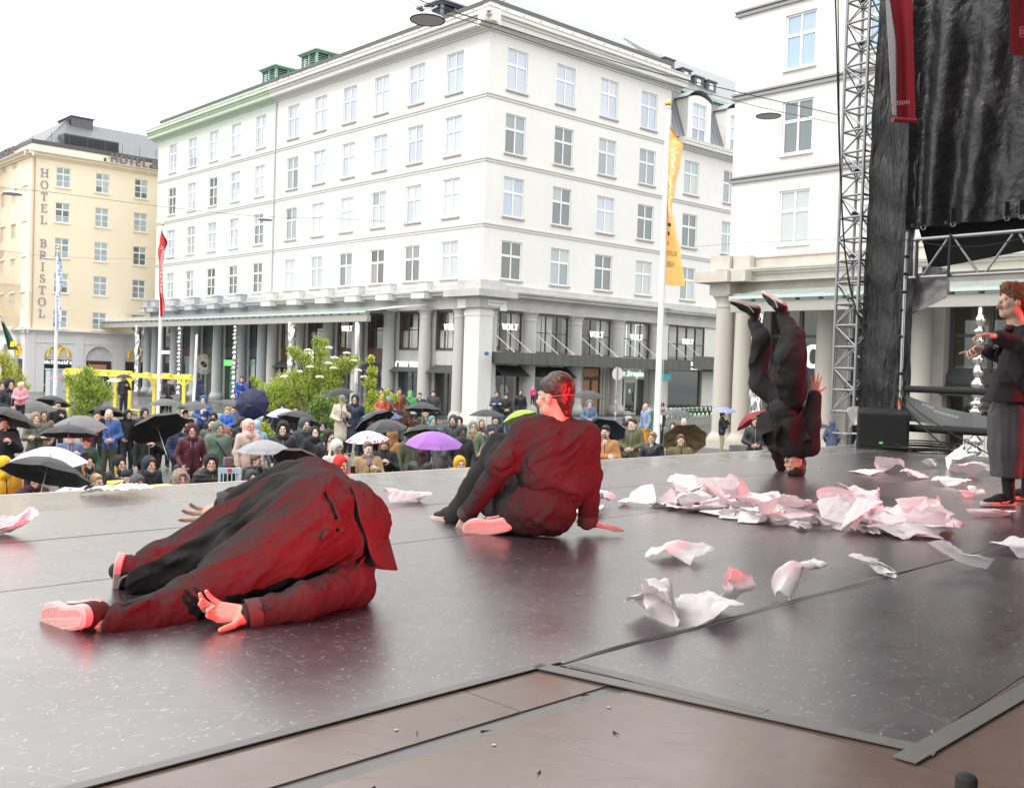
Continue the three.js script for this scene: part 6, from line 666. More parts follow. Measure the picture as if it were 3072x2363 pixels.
const skinOf = (c) => mat(c, 0.5, { bumpMap: rep(T_FINE, 12), bumpScale: 0.0006 });
const M_SKIN = skinOf([0.55, 0.34, 0.26]);
const T_WRINK = tex(512, (u, v) => 0.5 + 0.34 * tnoise(u, v, 4, 61) + 0.05 * tnoise(u, v, 70, 63));
const suit = (c) => mat(c, 0.85, { phys: 1, specularIntensity: 0.3, userData: { suit: 1 }, bumpMap: rep(T_WRINK, 1.7), bumpScale: 0.008, map: rep(tex(128, (u, v) => 0.86 + 0.22 * tnoise(u, v, 24, 71) + 0.1 * tnoise(u, v, 5, 72)), 3) });
const M_SUIT = suit([0.036, 0.031, 0.034]), M_TROUSER = suit([0.03, 0.027, 0.029]), M_BLACKC = mat([0.014, 0.014, 0.015], 0.8), M_SHOEB = mat([0.012, 0.012, 0.013], 0.85), M_SOLE = mat([0.55, 0.42, 0.4], 0.55, { bumpMap: rep(T_FINE, 3), bumpScale: 0.003 });
// low shoe in its own frame: heel at the origin, toe along +x, foot above (+y)
const SHOE = (() => {
  const L = 0.295, side = (l) => new THREE.CatmullRomCurve3(l.map(([x, y]) => V(x, y, 0)), true).getPoints(56).map((p) => [p.x, p.y]), out = side([[0, 0], [0.012, 0.026], [0.05, 0.036], [0.1, 0.032], [0.15, 0.036], [0.2, 0.049], [0.25, 0.044], [0.285, 0.022], [0.295, -0.004], [0.28, -0.032], [0.24, -0.047], [0.19, -0.049], [0.13, -0.042], [0.06, -0.037], [0.014, -0.026]]), w = (t) => (t < 0.45 ? 0.033 : 0.044);
  const sole = prism(out, 0.022, 0.004); sole.rotateX(-Math.PI / 2); const s2 = prism(out.map(([x, y]) => [L / 2 + (x - L / 2) * 0.93, y * 0.86]), 0.004, 0.001); s2.rotateX(-Math.PI / 2); s2.translate(0, -0.006, 0);
  const tread = []; for (let i = 0; i < 24; i++) { const x = 0.018 + i * 0.0107, hw = (x < 0.15 ? 0.026 : 0.036) * Math.sqrt(Math.max(0.1, 1 - ((x - 0.15) / 0.15) ** 4)); for (const q of [-1, 1]) tread.push(beam(V(x, -0.0075, q * hw), V(x + 0.008, -0.0075, q * 0.004), 0.0045, 0.003)); }
  const up = solid([bone(V(0.045, 0.045, 0), V(0.05, 0.075, 0), 0.036, 0.036), bone(V(0.05, 0.05, 0), V(0.16, 0.045, 0), 0.038, 0.036), bone(V(0.16, 0.04, 0.002), V(0.25, 0.03, 0.002), 0.04, 0.027, { sq: [1, 0.85, 1.05] }), bone(V(0.07, 0.07, 0), V(0.14, 0.062, 0), 0.03, 0.022)], 0.007, { k: 0.025 });
  return { sole, tread: join([s2, ...tread]), up };
})();
function shoe(parent, heel, toe, upDir, o = {}) { const x = toe.clone().sub(heel).normalize(), y = upDir.clone().addScaledVector(x, -upDir.dot(x)).normalize(), z = x.clone().cross(y), g = new THREE.Group(); g.name = 'shoe'; g.matrixAutoUpdate = true; new THREE.Matrix4().makeBasis(x, y, z).setPosition(heel.clone().sub(parent.position)).decompose(g.position, g.quaternion, g.scale); g.scale.setScalar(o.s || 1); parent.add(g);
  mesh('sole', SHOE.sole, o.sole || M_SOLE, g); mesh('tread', SHOE.tread, o.tread || o.sole || M_SOLE, g); mesh('upper', SHOE.up, M_SHOEB, g); const st = o.stripe || M_SOLE; for (const s of [-1, 1]) mesh('side_stripe', tube([V(0.03, 0.075, s * 0.036), V(0.06, 0.05, s * 0.043), V(0.1, 0.03, s * 0.043), V(0.15, 0.024, s * 0.045)], 0.006, 5), st, g); for (let k = 0; k < 4; k++) mesh('lace', tube([V(0.12 + k * 0.022, 0.066 - k * 0.004, -0.024), V(0.125 + k * 0.022, 0.082 - k * 0.005, 0), V(0.12 + k * 0.022, 0.066 - k * 0.004, 0.024)], 0.003, 4), M_SHOEB, g); return g; }
function person(label, at0, group) { return thing('person', label, 'person', at0, 0, group); }
const put = (t, name, geo, m) => mesh(name, local(m.userData.suit ? boxUV(geo) : geo, t.position), m, t);

// ---- the performer folded over, hips up, shoulders and arms on the floor
{
  const t = person('performer in grey suit folded over on the floor with hips raised, red lit', G(560, 1830));
  const A = V(0.75, 0.5, 0.1).normalize();
  const N = [P(306, 1868, 3.5), P(420, 1846, 3.6), P(530, 1812, 3.7), P(690, 1735, 3.84), P(835, 1655, 3.94)], F = [P(402, 1730, 4.1), P(487, 1692, 4.12), P(580, 1655, 4.14), P(690, 1590, 4.2), P(850, 1515, 4.2)];
  const hip = P(958, 1556, 4.05), hipF = P(930, 1500, 4.22), waist = P(1052, 1572, 4.12);
  const tr = [bone(N[0], N[1], 0.047, 0.06), bone(N[1], N[2], 0.062, 0.074), bone(N[2], N[3], 0.076, 0.1), bone(N[3], N[4], 0.1, 0.135), bone(N[4], hip, 0.14, 0.185), bone(F[0], F[1], 0.078, 0.082), bone(F[1], F[2], 0.082, 0.088), bone(F[2], F[3], 0.09, 0.11), bone(F[3], F[4], 0.11, 0.13), bone(F[4], hipF, 0.13, 0.165), bone(hip, waist, 0.18, 0.148), bone(hipF, waist, 0.16, 0.145), bone(N[3], F[3], 0.07, 0.07, { k: 0.06 }), bone(N[4], F[4], 0.12, 0.12)];
  const R_ = (w, a) => (l) => ridge(l.map((q) => P(...q)), a, w);
  const dz = 0.07, rg = [[[960, 1470, 3.78], [800, 1600, 3.75], [660, 1690, 3.68], [520, 1790, 3.58]], [[1000, 1520, 3.84], [880, 1640, 3.72], [740, 1740, 3.64], [640, 1830, 3.6]], [[900, 1440, 4.0], [760, 1540, 4.02], [640, 1610, 4.08], [540, 1640, 4.08]], [[980, 1600, 3.85], [900, 1700, 3.74], [800, 1770, 3.68]], [[640, 1700, 3.68], [500, 1760, 3.58], [380, 1830, 3.5]], [[860, 1500, 3.95], [700, 1620, 3.9], [600, 1700, 3.85]]].map(R_(0.028, 0.034)), cr = [[[930, 1520, 3.76], [780, 1640, 3.7], [640, 1740, 3.62]], [[900, 1470, 3.9], [720, 1590, 3.95], [560, 1700, 4.02]], [[430, 1690, 4.02], [520, 1720, 4.05], [600, 1700, 4.0]], [[960, 1570, 3.82], [860, 1680, 3.72], [760, 1770, 3.64]], [[560, 1800, 3.58], [450, 1850, 3.5], [360, 1880, 3.46]], [[480, 1660, 4.05], [600, 1640, 4.05], [720, 1560, 4.05]]].map(R_(0.022, -0.032));
  put(t, 'trousers', solid(tr, 0.0075, { k: 0.045, grow: 0.02, clips: [{ p: P(318, 1868, 3.5), n: V(-1, 0.05, 0), r: 0.22 }, { p: P(398, 1730, 4.1), n: V(-0.98, 0.15, 0), r: 0.22 }], warp: warps(folds(0.017, 8.5, A, 3, 0.88), folds(0.008, 21, A, 13, 0.85), ...rg, ...cr) }), M_TROUSER);
  put(t, 'waistband', uvSkin(plain(new THREE.TorusGeometry(0.158, 0.02, 8, 40).scale(1, 1, 1.4).applyMatrix4(basis(waist.clone().sub(hip), V(0, 1, 0))).translate(waist.x, waist.y, waist.z))), M_TROUSER);
  for (let k = 0; k < 2; k++) { const q = P(1066, 1500 + k * 78, 3.99 - 0.02 * k); put(t, 'belt_loop', at(rbx(0.014, 0.05, 0.012, 0.004), q.x, q.y, q.z, 0.9), M_TROUSER); } { const b = P(1026, 1592, 3.86); put(t, 'button', plain(new THREE.SphereGeometry(0.008, 8, 6).translate(b.x, b.y, b.z)), M_BLACKC); const pk = P(1018, 1548, 3.86); put(t, 'pocket_welt', beam(P(990, 1478, 3.87), P(1022, 1560, 3.855), 0.008, 0.012), M_TROUSER); }
  const sh = P(1020, 1712, 4.16), sN = P(1052, 1752, 4.0), el = P(912, 1806, 3.74), wr = P(756, 1842, 3.64), sF = P(1000, 1690, 4.4), elF = P(872, 1445, 4.42), wF = P(684, 1516, 4.38);
  put(t, 'shirt', solid([bone(waist, sh, 0.135, 0.13), bone(sh, P(985, 1740, 4.3), 0.13, 0.1)], 0.014, { k: 0.04 }), M_BLACKC);
  const jk = [bone(P(1066, 1600, 4.22), sh, 0.12, 0.135), bone(sh, sN, 0.13, 0.09), bone(sN, el, 0.085, 0.064), bone(el, wr, 0.064, 0.05), bone(sh, sF, 0.12, 0.09), bone(P(985, 1520, 4.5), elF, 0.09, 0.085), bone(elF, wF, 0.085, 0.062), bone(sF, P(985, 1520, 4.5), 0.09, 0.09)];
  put(t, 'jacket', solid(jk, 0.0078, { k: 0.04, grow: 0.02, warp: warps(folds(0.013, 11, V(0.5, 0.75, -0.2).normalize(), 9), folds(0.006, 26, V(0.4, 0.8, 0.2).normalize(), 3)) }), M_SUIT);
  // the tail of the jacket falling over the back
  const tail = [[[1048, 1440, 4.16], [1100, 1462, 4.12], [1146, 1528, 4.12], [1163, 1610, 4.12], [1193, 1708, 4.05]], [[1056, 1456, 4.02], [1092, 1500, 3.97], [1116, 1570, 3.95], [1132, 1640, 3.96], [1160, 1710, 3.98]], [[1060, 1470, 3.97], [1074, 1530, 3.93], [1092, 1596, 3.93], [1108, 1650, 3.95], [1128, 1706, 3.97]]].map((l) => new THREE.CatmullRomCurve3(l.map((q) => P(...q))));
  put(t, 'jacket_tail', uvSkin(sheet((u, v) => { const a = tail[0].getPoint(u), b = tail[1].getPoint(u), c = tail[2].getPoint(u); return a.multiplyScalar((1 - v) * (1 - v)).addScaledVector(b, 2 * v * (1 - v)).addScaledVector(c, v * v).add(V(0, 0, 0.012 * Math.sin(u * 14 + v * 3))); }, 40, 16, 0.005)), M_SUIT);
  const lap = [P(972, 1770, 3.86), P(1094, 1668, 3.98), P(1046, 1790, 3.9)]; put(t, 'jacket_front', uvSkin(sheet((u, v) => lap[0].clone().lerp(lap[1], u).lerp(lap[2].clone().lerp(lap[1], u), v).add(V(0, 0.012 * Math.sin(u * 6), 0.01 * Math.sin(v * 5))), 14, 8, 0.004)), M_SUIT);
  for (const [w, e, R] of [[wr, el, 0.052], [wF, elF, 0.063]]) put(t, 'cuff', uvSkin(plain(new THREE.CylinderGeometry(R + 0.006, R + 0.004, 0.05, 28, 1, true).rotateX(Math.PI / 2).applyMatrix4(basis(w.clone().sub(e), V(0, 1, 0.1))).translate(w.x, w.y, w.z))), mat([0.042, 0.038, 0.04], 0.75, { side: THREE.DoubleSide }));
  for (let k = 0; k < 3; k++) { const q = P(786 + k * 11, 1826 - k * 2, 3.6); put(t, 'cuff_button', plain(new THREE.SphereGeometry(0.006, 8, 6).translate(q.x, q.y, q.z)), M_BLACKC); }
  const core = solid([bone(waist, sh, 0.1, 0.1), bone(sh, sN, 0.07, 0.05), bone(sN, el, 0.05, 0.038), bone(el, wr, 0.038, 0.03), bone(sh, sF, 0.07, 0.05), bone(sF, elF, 0.05, 0.04), bone(elF, wF, 0.04, 0.03), bone(hip, waist, 0.11, 0.1), bone(hip, N[2], 0.08, 0.05), bone(N[2], N[0], 0.05, 0.034), bone(hipF, F[2], 0.08, 0.05), bone(F[2], F[0], 0.05, 0.034)], 0.018, { k: 0.03 });
  const h1 = solid(handPrims(P(744, 1843, 3.63), V(-0.95, 0.12, 0.26), V(0.3, 0.75, 0.55), -1, [0.85, 0.6, 0.45, 0.35], { spread: 0.2, thumb: [0.8, 0.5, 0.3], s: 1.08 }), 0.0036, { k: 0.006 }), h2 = solid(handPrims(P(682, 1520, 4.38), V(-0.86, -0.33, 0.12), V(-0.3, 0.55, 0.75), -1, [0.18, 0.3, 0.42, 0.5], { spread: 0.14, s: 1.06 }), 0.0038, { k: 0.006 });
  const hd = basis(V(-0.75, 0.1, -0.6), V(0.5, -0.85, 0)).setPosition(P(960, 1728, 4.36)); put(t, 'body', mergeGeometries([core, h1, h2, solid(headPrims({ male: 1 }), 0.006, { k: 0.012 }).applyMatrix4(hd)].map(plain)), M_SKIN);
  put(t, 'hair', solid([bone(V(0, 0.045, -0.03), null, 0.1, 0.1, { sq: [0.9, 1.02, 1.02] }), bone(V(0, -0.01, 0.1), null, 0.085, 0.085, { sub: 1, k: 0.01 })], 0.009, { k: 0.01 }).applyMatrix4(hd), mat([0.03, 0.018, 0.012], 0.6));
  const sock = (a, b) => put(t, 'sock', solid([bone(a, b, 0.036, 0.042)], 0.01), M_BLACKC); sock(P(262, 1862, 3.52), P(330, 1860, 3.52)); sock(P(352, 1712, 4.12), P(420, 1728, 4.12));
  shoe(t, P(256, 1850, 3.42), P(88, 1856, 3.66), V(0.72, 0.06, -0.7), { s: 1.05, stripe: mat([0.5, 0.45, 0.45], 0.6) });
  shoe(t, P(352, 1672, 4.02), P(348, 1762, 4.24), V(0.93, 0.1, 0.2), { s: 0.95 });
}
// ---- the performer sitting with his back to us
{
  const t = person('performer in grey suit sitting on the floor, seen from behind, head turned left', G(1600, 1605)), U = V(0, 1, 0);
  const pel = P(1616, 1508, 5.86), bl = P(1584, 1528, 5.84), br = P(1654, 1530, 5.82), wa = P(1640, 1440, 5.86), kL = P(1497, 1336, 6.28), aL = P(1374, 1548, 6.26), kR = P(1478, 1500, 6.36), aR = P(1512, 1566, 6.0);
  put(t, 'trousers', solid([bone(pel, wa, 0.155, 0.14), bone(bl, br, 0.145, 0.145), bone(P(1552, 1525, 5.9), kL, 0.13, 0.072), bone(kL, P(1440, 1440, 6.28), 0.072, 0.085), bone(P(1440, 1440, 6.28), aL, 0.085, 0.082), bone(bl, P(1540, 1540, 6.1), 0.13, 0.11), bone(P(1540, 1540, 6.1), kR, 0.11, 0.09), bone(kR, aR, 0.085, 0.07), bone(P(1530, 1480, 6.0), P(1500, 1380, 6.15), 0.11, 0.09)], 0.0088, { k: 0.045, grow: 0.02, warp: warps(folds(0.014, 9, V(-0.5, 0.6, -0.5).normalize(), 5), folds(0.006, 24, V(-0.5, 0.6, -0.5).normalize(), 8), ridge([P(1580, 1430, 5.7), P(1545, 1470, 5.75), P(1515, 1560, 5.8)], 0.02, 0.025), ridge([P(1600, 1440, 5.7), P(1640, 1490, 5.66), P(1700, 1520, 5.7)], -0.022, 0.025), ridge([P(1560, 1500, 5.7), P(1600, 1560, 5.66), P(1660, 1590, 5.7)], 0.018, 0.03), ridge([P(1680, 1480, 5.7), P(1650, 1540, 5.66), P(1590, 1590, 5.68)], 0.016, 0.028)) }), M_TROUSER);
  const shL = P(1578, 1302, 5.82), shR = P(1752, 1312, 5.82), eL = P(1506, 1392, 5.78), wL = P(1405, 1538, 6.02), eR = P(1768, 1430, 5.9), wR = P(1764, 1560, 5.94), arc = (...l) => l.map(([x, y]) => P(x, y, 5.7));
  put(t, 'shirt', solid([bone(wa, P(1655, 1330, 5.86), 0.138, 0.14), bone(wa, P(1690, 1480, 5.86), 0.13, 0.12)], 0.014, { k: 0.04 }), M_BLACKC);
  put(t, 'jacket', solid([bone(P(1612, 1318, 5.83), P(1722, 1326, 5.83), 0.115, 0.115), bone(P(1630, 1290, 5.82), P(1690, 1290, 5.82), 0.085, 0.085), bone(P(1640, 1340, 5.83), P(1642, 1420, 5.84), 0.16, 0.152), bone(P(1700, 1350, 5.83), P(1722, 1455, 5.84), 0.125, 0.1), bone(P(1630, 1410, 5.83), P(1700, 1450, 5.82), 0.15, 0.12), bone(P(1612, 1310, 5.82), shL, 0.1, 0.09), bone(shL, eL, 0.088, 0.072), bone(eL, wL, 0.07, 0.054), bone(P(1722, 1316, 5.82), shR, 0.1, 0.088), bone(shR, eR, 0.086, 0.07), bone(eR, wR, 0.07, 0.056)], 0.0088, { k: 0.04, grow: 0.02, warp: warps(folds(0.011, 9, V(0.8, 0.55, 0).normalize(), 2), folds(0.006, 24, V(0.75, 0.6, 0.1).normalize(), 7), ridge(arc([1740, 1300], [1690, 1345], [1620, 1372], [1585, 1380]), 0.024, 0.02), ridge(arc([1750, 1330], [1700, 1375], [1640, 1400], [1600, 1402]), 0.022, 0.018), ridge(arc([1745, 1370], [1700, 1405], [1650, 1425], [1610, 1420]), 0.018, 0.017), ridge(arc([1700, 1280], [1650, 1310], [1600, 1330]), 0.014, 0.02), ridge(arc([1730, 1330], [1680, 1362], [1610, 1388]), -0.018, 0.014), ridge(arc([1545, 1330], [1530, 1365], [1560, 1390]), 0.018, 0.02), ridge(arc([1588, 1398], [1620, 1424], [1660, 1446], [1710, 1470], [1768, 1490]), 0.03, 0.022), ridge([P(1478, 1400, 5.72), P(1500, 1420, 5.72), P(1540, 1400, 5.72)], -0.02, 0.018)) }), M_SUIT);
  put(t, 'collar', solid([bone(P(1620, 1268, 5.8), P(1652, 1262, 5.76), 0.022), bone(P(1652, 1262, 5.76), P(1690, 1270, 5.8), 0.022)], 0.008, { k: 0.02 }), M_SUIT);
  for (const [w, e, R] of [[wL, eL, 0.054], [wR, eR, 0.056]]) put(t, 'cuff', uvSkin(plain(new THREE.CylinderGeometry(R + 0.006, R + 0.002, 0.06, 26, 1, true).rotateX(Math.PI / 2).applyMatrix4(basis(w.clone().sub(e), V(0.1, 0, 1))).translate(w.x, w.y, w.z))), mat([0.042, 0.038, 0.04], 0.75, { side: THREE.DoubleSide }));
  for (let k = 0; k < 3; k++) { const q = P(1410 + k * 3, 1510 + k * 8, 5.94); put(t, 'cuff_button', plain(new THREE.SphereGeometry(0.006, 8, 6).translate(q.x, q.y, q.z)), M_BLACKC); }
  const hd = basis(V(-0.82, -0.06, -0.56), V(0.06, 1, 0)).setPosition(P(1664, 1192, 5.84));
  const core = solid([bone(wa, P(1655, 1330, 5.86), 0.11, 0.12), bone(P(1655, 1330, 5.86), shL, 0.08, 0.05), bone(shL, eL, 0.05, 0.04), bone(eL, wL, 0.038, 0.028), bone(P(1655, 1330, 5.86), shR, 0.08, 0.05), bone(shR, eR, 0.05, 0.04), bone(eR, wR, 0.038, 0.028), bone(pel, wa, 0.12, 0.11), bone(pel, kL, 0.08, 0.05), bone(kL, aL, 0.05, 0.034), bone(bl, kR, 0.08, 0.05), bone(kR, aR, 0.05, 0.034)], 0.018, { k: 0.03 });
  const hR = solid(handPrims(P(1768, 1568, 5.95), V(0.86, -0.12, 0.2), V(0, -1, 0), 1, [0.06, 0.05, 0.06, 0.08], { spread: 0.12, thumb: [0.8, 0.5, 0.1] }), 0.0042, { k: 0.006 }), hL = solid(handPrims(P(1404, 1544, 6.02), V(-0.35, -0.85, -0.1), V(0.2, -0.2, -1), 1, 0.35), 0.005, { k: 0.006 });
  put(t, 'body', mergeGeometries([core, hR, hL, solid(headPrims({ male: 1, neck: -0.16 }), 0.0045, { k: 0.012 }).applyMatrix4(hd)].map(plain)), M_SKIN); { const g = new THREE.Group(); g.name = 'face'; t.add(g); addEyes(g, new THREE.Matrix4().makeTranslation(-t.position.x, -t.position.y, -t.position.z).multiply(hd)); }
  const hairW = (p) => 0.0045 * noise(p.x * 70, p.y * 26, p.z * 26) + 0.003 * noise(p.x * 140, p.y * 50, p.z * 40); put(t, 'hair', solid([bone(V(0, 0.052, -0.026), null, 0.098, 0.098, { sq: [0.88, 1, 1.02] }), bone(V(0, -0.03, -0.075), V(0, -0.085, -0.08), 0.06, 0.035, { sq: [1.05, 1, 0.7] }), bone(V(0, 0.07, 0.03), null, 0.06, 0.06, { sq: [1, 0.8, 1] }), bone(V(0, -0.035, 0.1), null, 0.092, 0.092, { sub: 1, k: 0.012 }), bone(V(0.09, -0.03, 0.01), null, 0.035, 0.035, { sub: 1, k: 0.01 }), bone(V(-0.09, -0.03, 0.01), null, 0.035, 0.035, { sub: 1, k: 0.01 })], 0.0048, { k: 0.02, warp: hairW }).applyMatrix4(hd), mat([0.028, 0.014, 0.01], 0.42));
  put(t, 'microphone_band', plain(new THREE.TorusGeometry(0.094, 0.0022, 5, 50).scale(0.9, 1.08, 1).rotateX(Math.PI / 2 + 0.12).translate(0, 0.0, -0.02).applyMatrix4(hd)), mat([0.3, 0.2, 0.16], 0.5));
  put(t, 'microphone_boom', tube([V(0.08, 0.0, 0.0), V(0.076, -0.03, 0.05), V(0.05, -0.055, 0.09)], 0.0018, 5).applyMatrix4(hd), mat([0.35, 0.24, 0.18], 0.5));
  put(t, 'sock', solid([bone(P(1500, 1540, 6.0), P(1528, 1566, 5.92), 0.045, 0.04)], 0.012), M_BLACKC);
  shoe(t, P(1536, 1572, 5.76), P(1386, 1590, 5.88), V(0.06, 0.1, -1), { s: 1.06 }); shoe(t, P(1392, 1566, 6.2), P(1322, 1560, 6.36), V(0, 1, 0), { s: 1.0 });
}
// ---- the performer upside down on his head
{
  const t = person('performer in dark suit standing on his head with both legs bent in the air', G(2386, 1428)), D = 10.06;
  put(t, 'trousers', solid([bone(P(2358, 1215, D), P(2362, 1190, D), 0.14, 0.145), bone(P(2330, 1190, 10.12), P(2280, 1150, 10.2), 0.11, 0.105), bone(P(2280, 1150, 10.2), P(2277, 1085, 10.18), 0.1, 0.09), bone(P(2277, 1085, 10.18), P(2288, 1018, 10.1), 0.09, 0.092), bone(P(2288, 1018, 10.1), P(2258, 958, 10.25), 0.09, 0.05), bone(P(2380, 1185, 9.96), P(2372, 1130, 9.88), 0.13, 0.15), bone(P(2372, 1130, 9.88), P(2372, 1070, 9.84), 0.15, 0.15), bone(P(2372, 1070, 9.84), P(2378, 1015, 9.86), 0.148, 0.115), bone(P(2378, 1010, 9.88), P(2347, 944, 10.05), 0.105, 0.05)], 0.0105, { k: 0.03, clips: [{ p: P(2257, 955, 10.25), n: V(-0.2, 1, 0.1), r: 0.15 }, { p: P(2346, 940, 10.05), n: V(-0.3, 1, 0.1), r: 0.15 }], grow: 0.02, warp: warps(folds(0.024, 8, V(0.3, 0.9, 0.2).normalize(), 12), ridge([P(2312, 1105, 9.8), P(2340, 1112, 9.76), P(2385, 1125, 9.8)], 0.025, 0.03), ridge([P(2255, 1040, 10.0), P(2275, 1033, 9.95), P(2295, 1038, 9.95)], 0.02, 0.02), ridge([P(2352, 1020, 9.8), P(2372, 1015, 9.8), P(2390, 1000, 9.85)], 0.02, 0.02), ridge([P(2330, 1140, 9.9), P(2350, 1170, 9.85), P(2330, 1200, 9.9)], -0.025, 0.025), ridge([P(2385, 1100, 9.76), P(2405, 1130, 9.8), P(2400, 1180, 9.85)], -0.02, 0.03)) }), M_TROUSER);
  put(t, 'shirt', solid([bone(P(2352, 1222, D), P(2368, 1275, D), 0.145, 0.14), bone(P(2368, 1275, D), P(2385, 1335, D), 0.135, 0.12)], 0.012, { k: 0.03, warp: folds(0.008, 12, V(1, 0.2, 0).normalize(), 4) }), M_BLACKC);
  put(t, 'jacket', solid([bone(P(2390, 1290, 10.1), P(2392, 1335, D), 0.14, 0.14), bone(P(2355, 1300, 10.16), P(2372, 1340, D), 0.11, 0.11), bone(P(2405, 1240, 10.1), P(2412, 1300, 10.02), 0.085, 0.11), bone(P(2400, 1335, D), P(2430, 1338, 10.0), 0.12, 0.09), bone(P(2432, 1340, 10.0), P(2436, 1270, 9.96), 0.088, 0.084), bone(P(2436, 1270, 9.96), P(2444, 1190, 9.95), 0.082, 0.066), bone(P(2360, 1338, 10.12), P(2325, 1332, 10.35), 0.085, 0.07), bone(P(2325, 1332, 10.35), P(2345, 1400, 10.55), 0.07, 0.055)], 0.0125, { k: 0.04, grow: 0.02, warp: folds(0.012, 9, V(0.2, 0.95, 0).normalize(), 6) }), M_SUIT);
  const flap = (pts, n) => put(t, n, uvSkin(sheet((u, v) => pts[0].clone().lerp(pts[1], u).lerp(pts[3].clone().lerp(pts[2], u), v).add(V(0.018 * Math.sin(v * 6 + u * 2), 0.016 * Math.sin(u * 7 + v * 2), 0.04 * Math.sin(v * 4 + u * 3))), 16, 16, 0.006)), M_SUIT);
  flap([P(2296, 1216, 10.0), P(2316, 1296, 9.86), P(2276, 1326, 9.88), P(2272, 1278, 10.0)], 'jacket_flap'); flap([P(2308, 1276, 9.84), P(2342, 1272, 9.8), P(2376, 1330, 9.82), P(2336, 1346, 9.84)], 'lapel'); flap([P(2342, 1272, 9.8), P(2408, 1225, 9.86), P(2425, 1320, 9.86), P(2378, 1335, 9.82)], 'jacket_front'); flap([P(2272, 1250, 10.2), P(2300, 1215, 10.1), P(2330, 1320, 10.2), P(2300, 1340, 10.2)], 'jacket_flap');
  const hd = basis(V(-0.9, 0.16, 0.36), V(0.05, -1, 0)).setPosition(P(2384, 1392, D));
  const hand = solid(handPrims(P(2443, 1182, 9.95), V(0.1, 1, 0.02), V(0.25, 0, -1), -1, [0.1, 0.08, 0.1, 0.14], { spread: 0.16, thumb: [0.85, 0.5, 0.1], s: 1.05 }), 0.0055, { k: 0.006 });
  const core = solid([bone(P(2352, 1215, D), P(2390, 1335, D), 0.11, 0.11), bone(P(2390, 1335, D), P(2432, 1340, 10.0), 0.08, 0.05), bone(P(2432, 1340, 10), P(2436, 1270, 9.96), 0.05, 0.042), bone(P(2436, 1270, 9.96), P(2444, 1180, 9.95), 0.04, 0.028), bone(P(2386, 1350, D), P(2385, 1372, D), 0.06, 0.055), bone(P(2330, 1190, 10.12), P(2280, 1140, 10.2), 0.06, 0.05), bone(P(2280, 1140, 10.2), P(2287, 1018, 10.1), 0.05, 0.05), bone(P(2287, 1018, 10.1), P(2258, 955, 10.25), 0.045, 0.03), bone(P(2380, 1185, 9.96), P(2377, 1015, 9.87), 0.08, 0.06), bone(P(2377, 1015, 9.87), P(2347, 945, 10.05), 0.05, 0.03)], 0.02, { k: 0.03 });
  put(t, 'body', mergeGeometries([core, hand, solid(headPrims({ male: 1, neck: -0.18 }), 0.0055, { k: 0.012 }).applyMatrix4(hd)].map(plain)), M_SKIN); { const g = new THREE.Group(); g.name = 'face'; t.add(g); addEyes(g, new THREE.Matrix4().makeTranslation(-t.position.x, -t.position.y, -t.position.z).multiply(hd)); }
  put(t, 'hair', solid([bone(V(0, 0.052, -0.028), null, 0.098, 0.098, { sq: [0.9, 0.94, 1.02] }), bone(V(0, -0.02, -0.06), null, 0.065, 0.065), bone(V(0, -0.03, 0.1), null, 0.092, 0.092, { sub: 1, k: 0.012 }), bone(V(0.09, -0.02, 0.01), null, 0.035, 0.035, { sub: 1 }), bone(V(-0.09, -0.02, 0.01), null, 0.035, 0.035, { sub: 1 })], 0.0065, { k: 0.02, warp: (p) => 0.006 * noise(p.x * 60, p.y * 40, p.z * 40) }).applyMatrix4(hd), mat([0.02, 0.013, 0.01], 0.6));
  put(t, 'beard', solid([bone(V(0, -0.085, 0.045), null, 0.045, 0.045, { sq: [1.15, 0.7, 1.05] }), bone(V(-0.024, -0.05, 0.09), V(0.024, -0.05, 0.09), 0.007)], 0.006, { k: 0.012, warp: (p) => 0.003 * noise(p.x * 90, p.y * 90, p.z * 90) }).applyMatrix4(hd), mat([0.05, 0.03, 0.022], 0.75));
  for (const [a, b] of [[P(2260, 965, 10.22), P(2270, 930, 10.22)], [P(2347, 955, 10.04), P(2350, 925, 10.04)]]) put(t, 'sock', solid([bone(a, b, 0.044, 0.046)], 0.012), M_BLACKC);
  shoe(t, P(2277, 918, 10.14), P(2189, 895, 10.2), V(0.12, -1, 0), {}); shoe(t, P(2358, 910, 9.96), P(2303, 880, 10.12), V(-0.25, -1, 0.1), {});
}
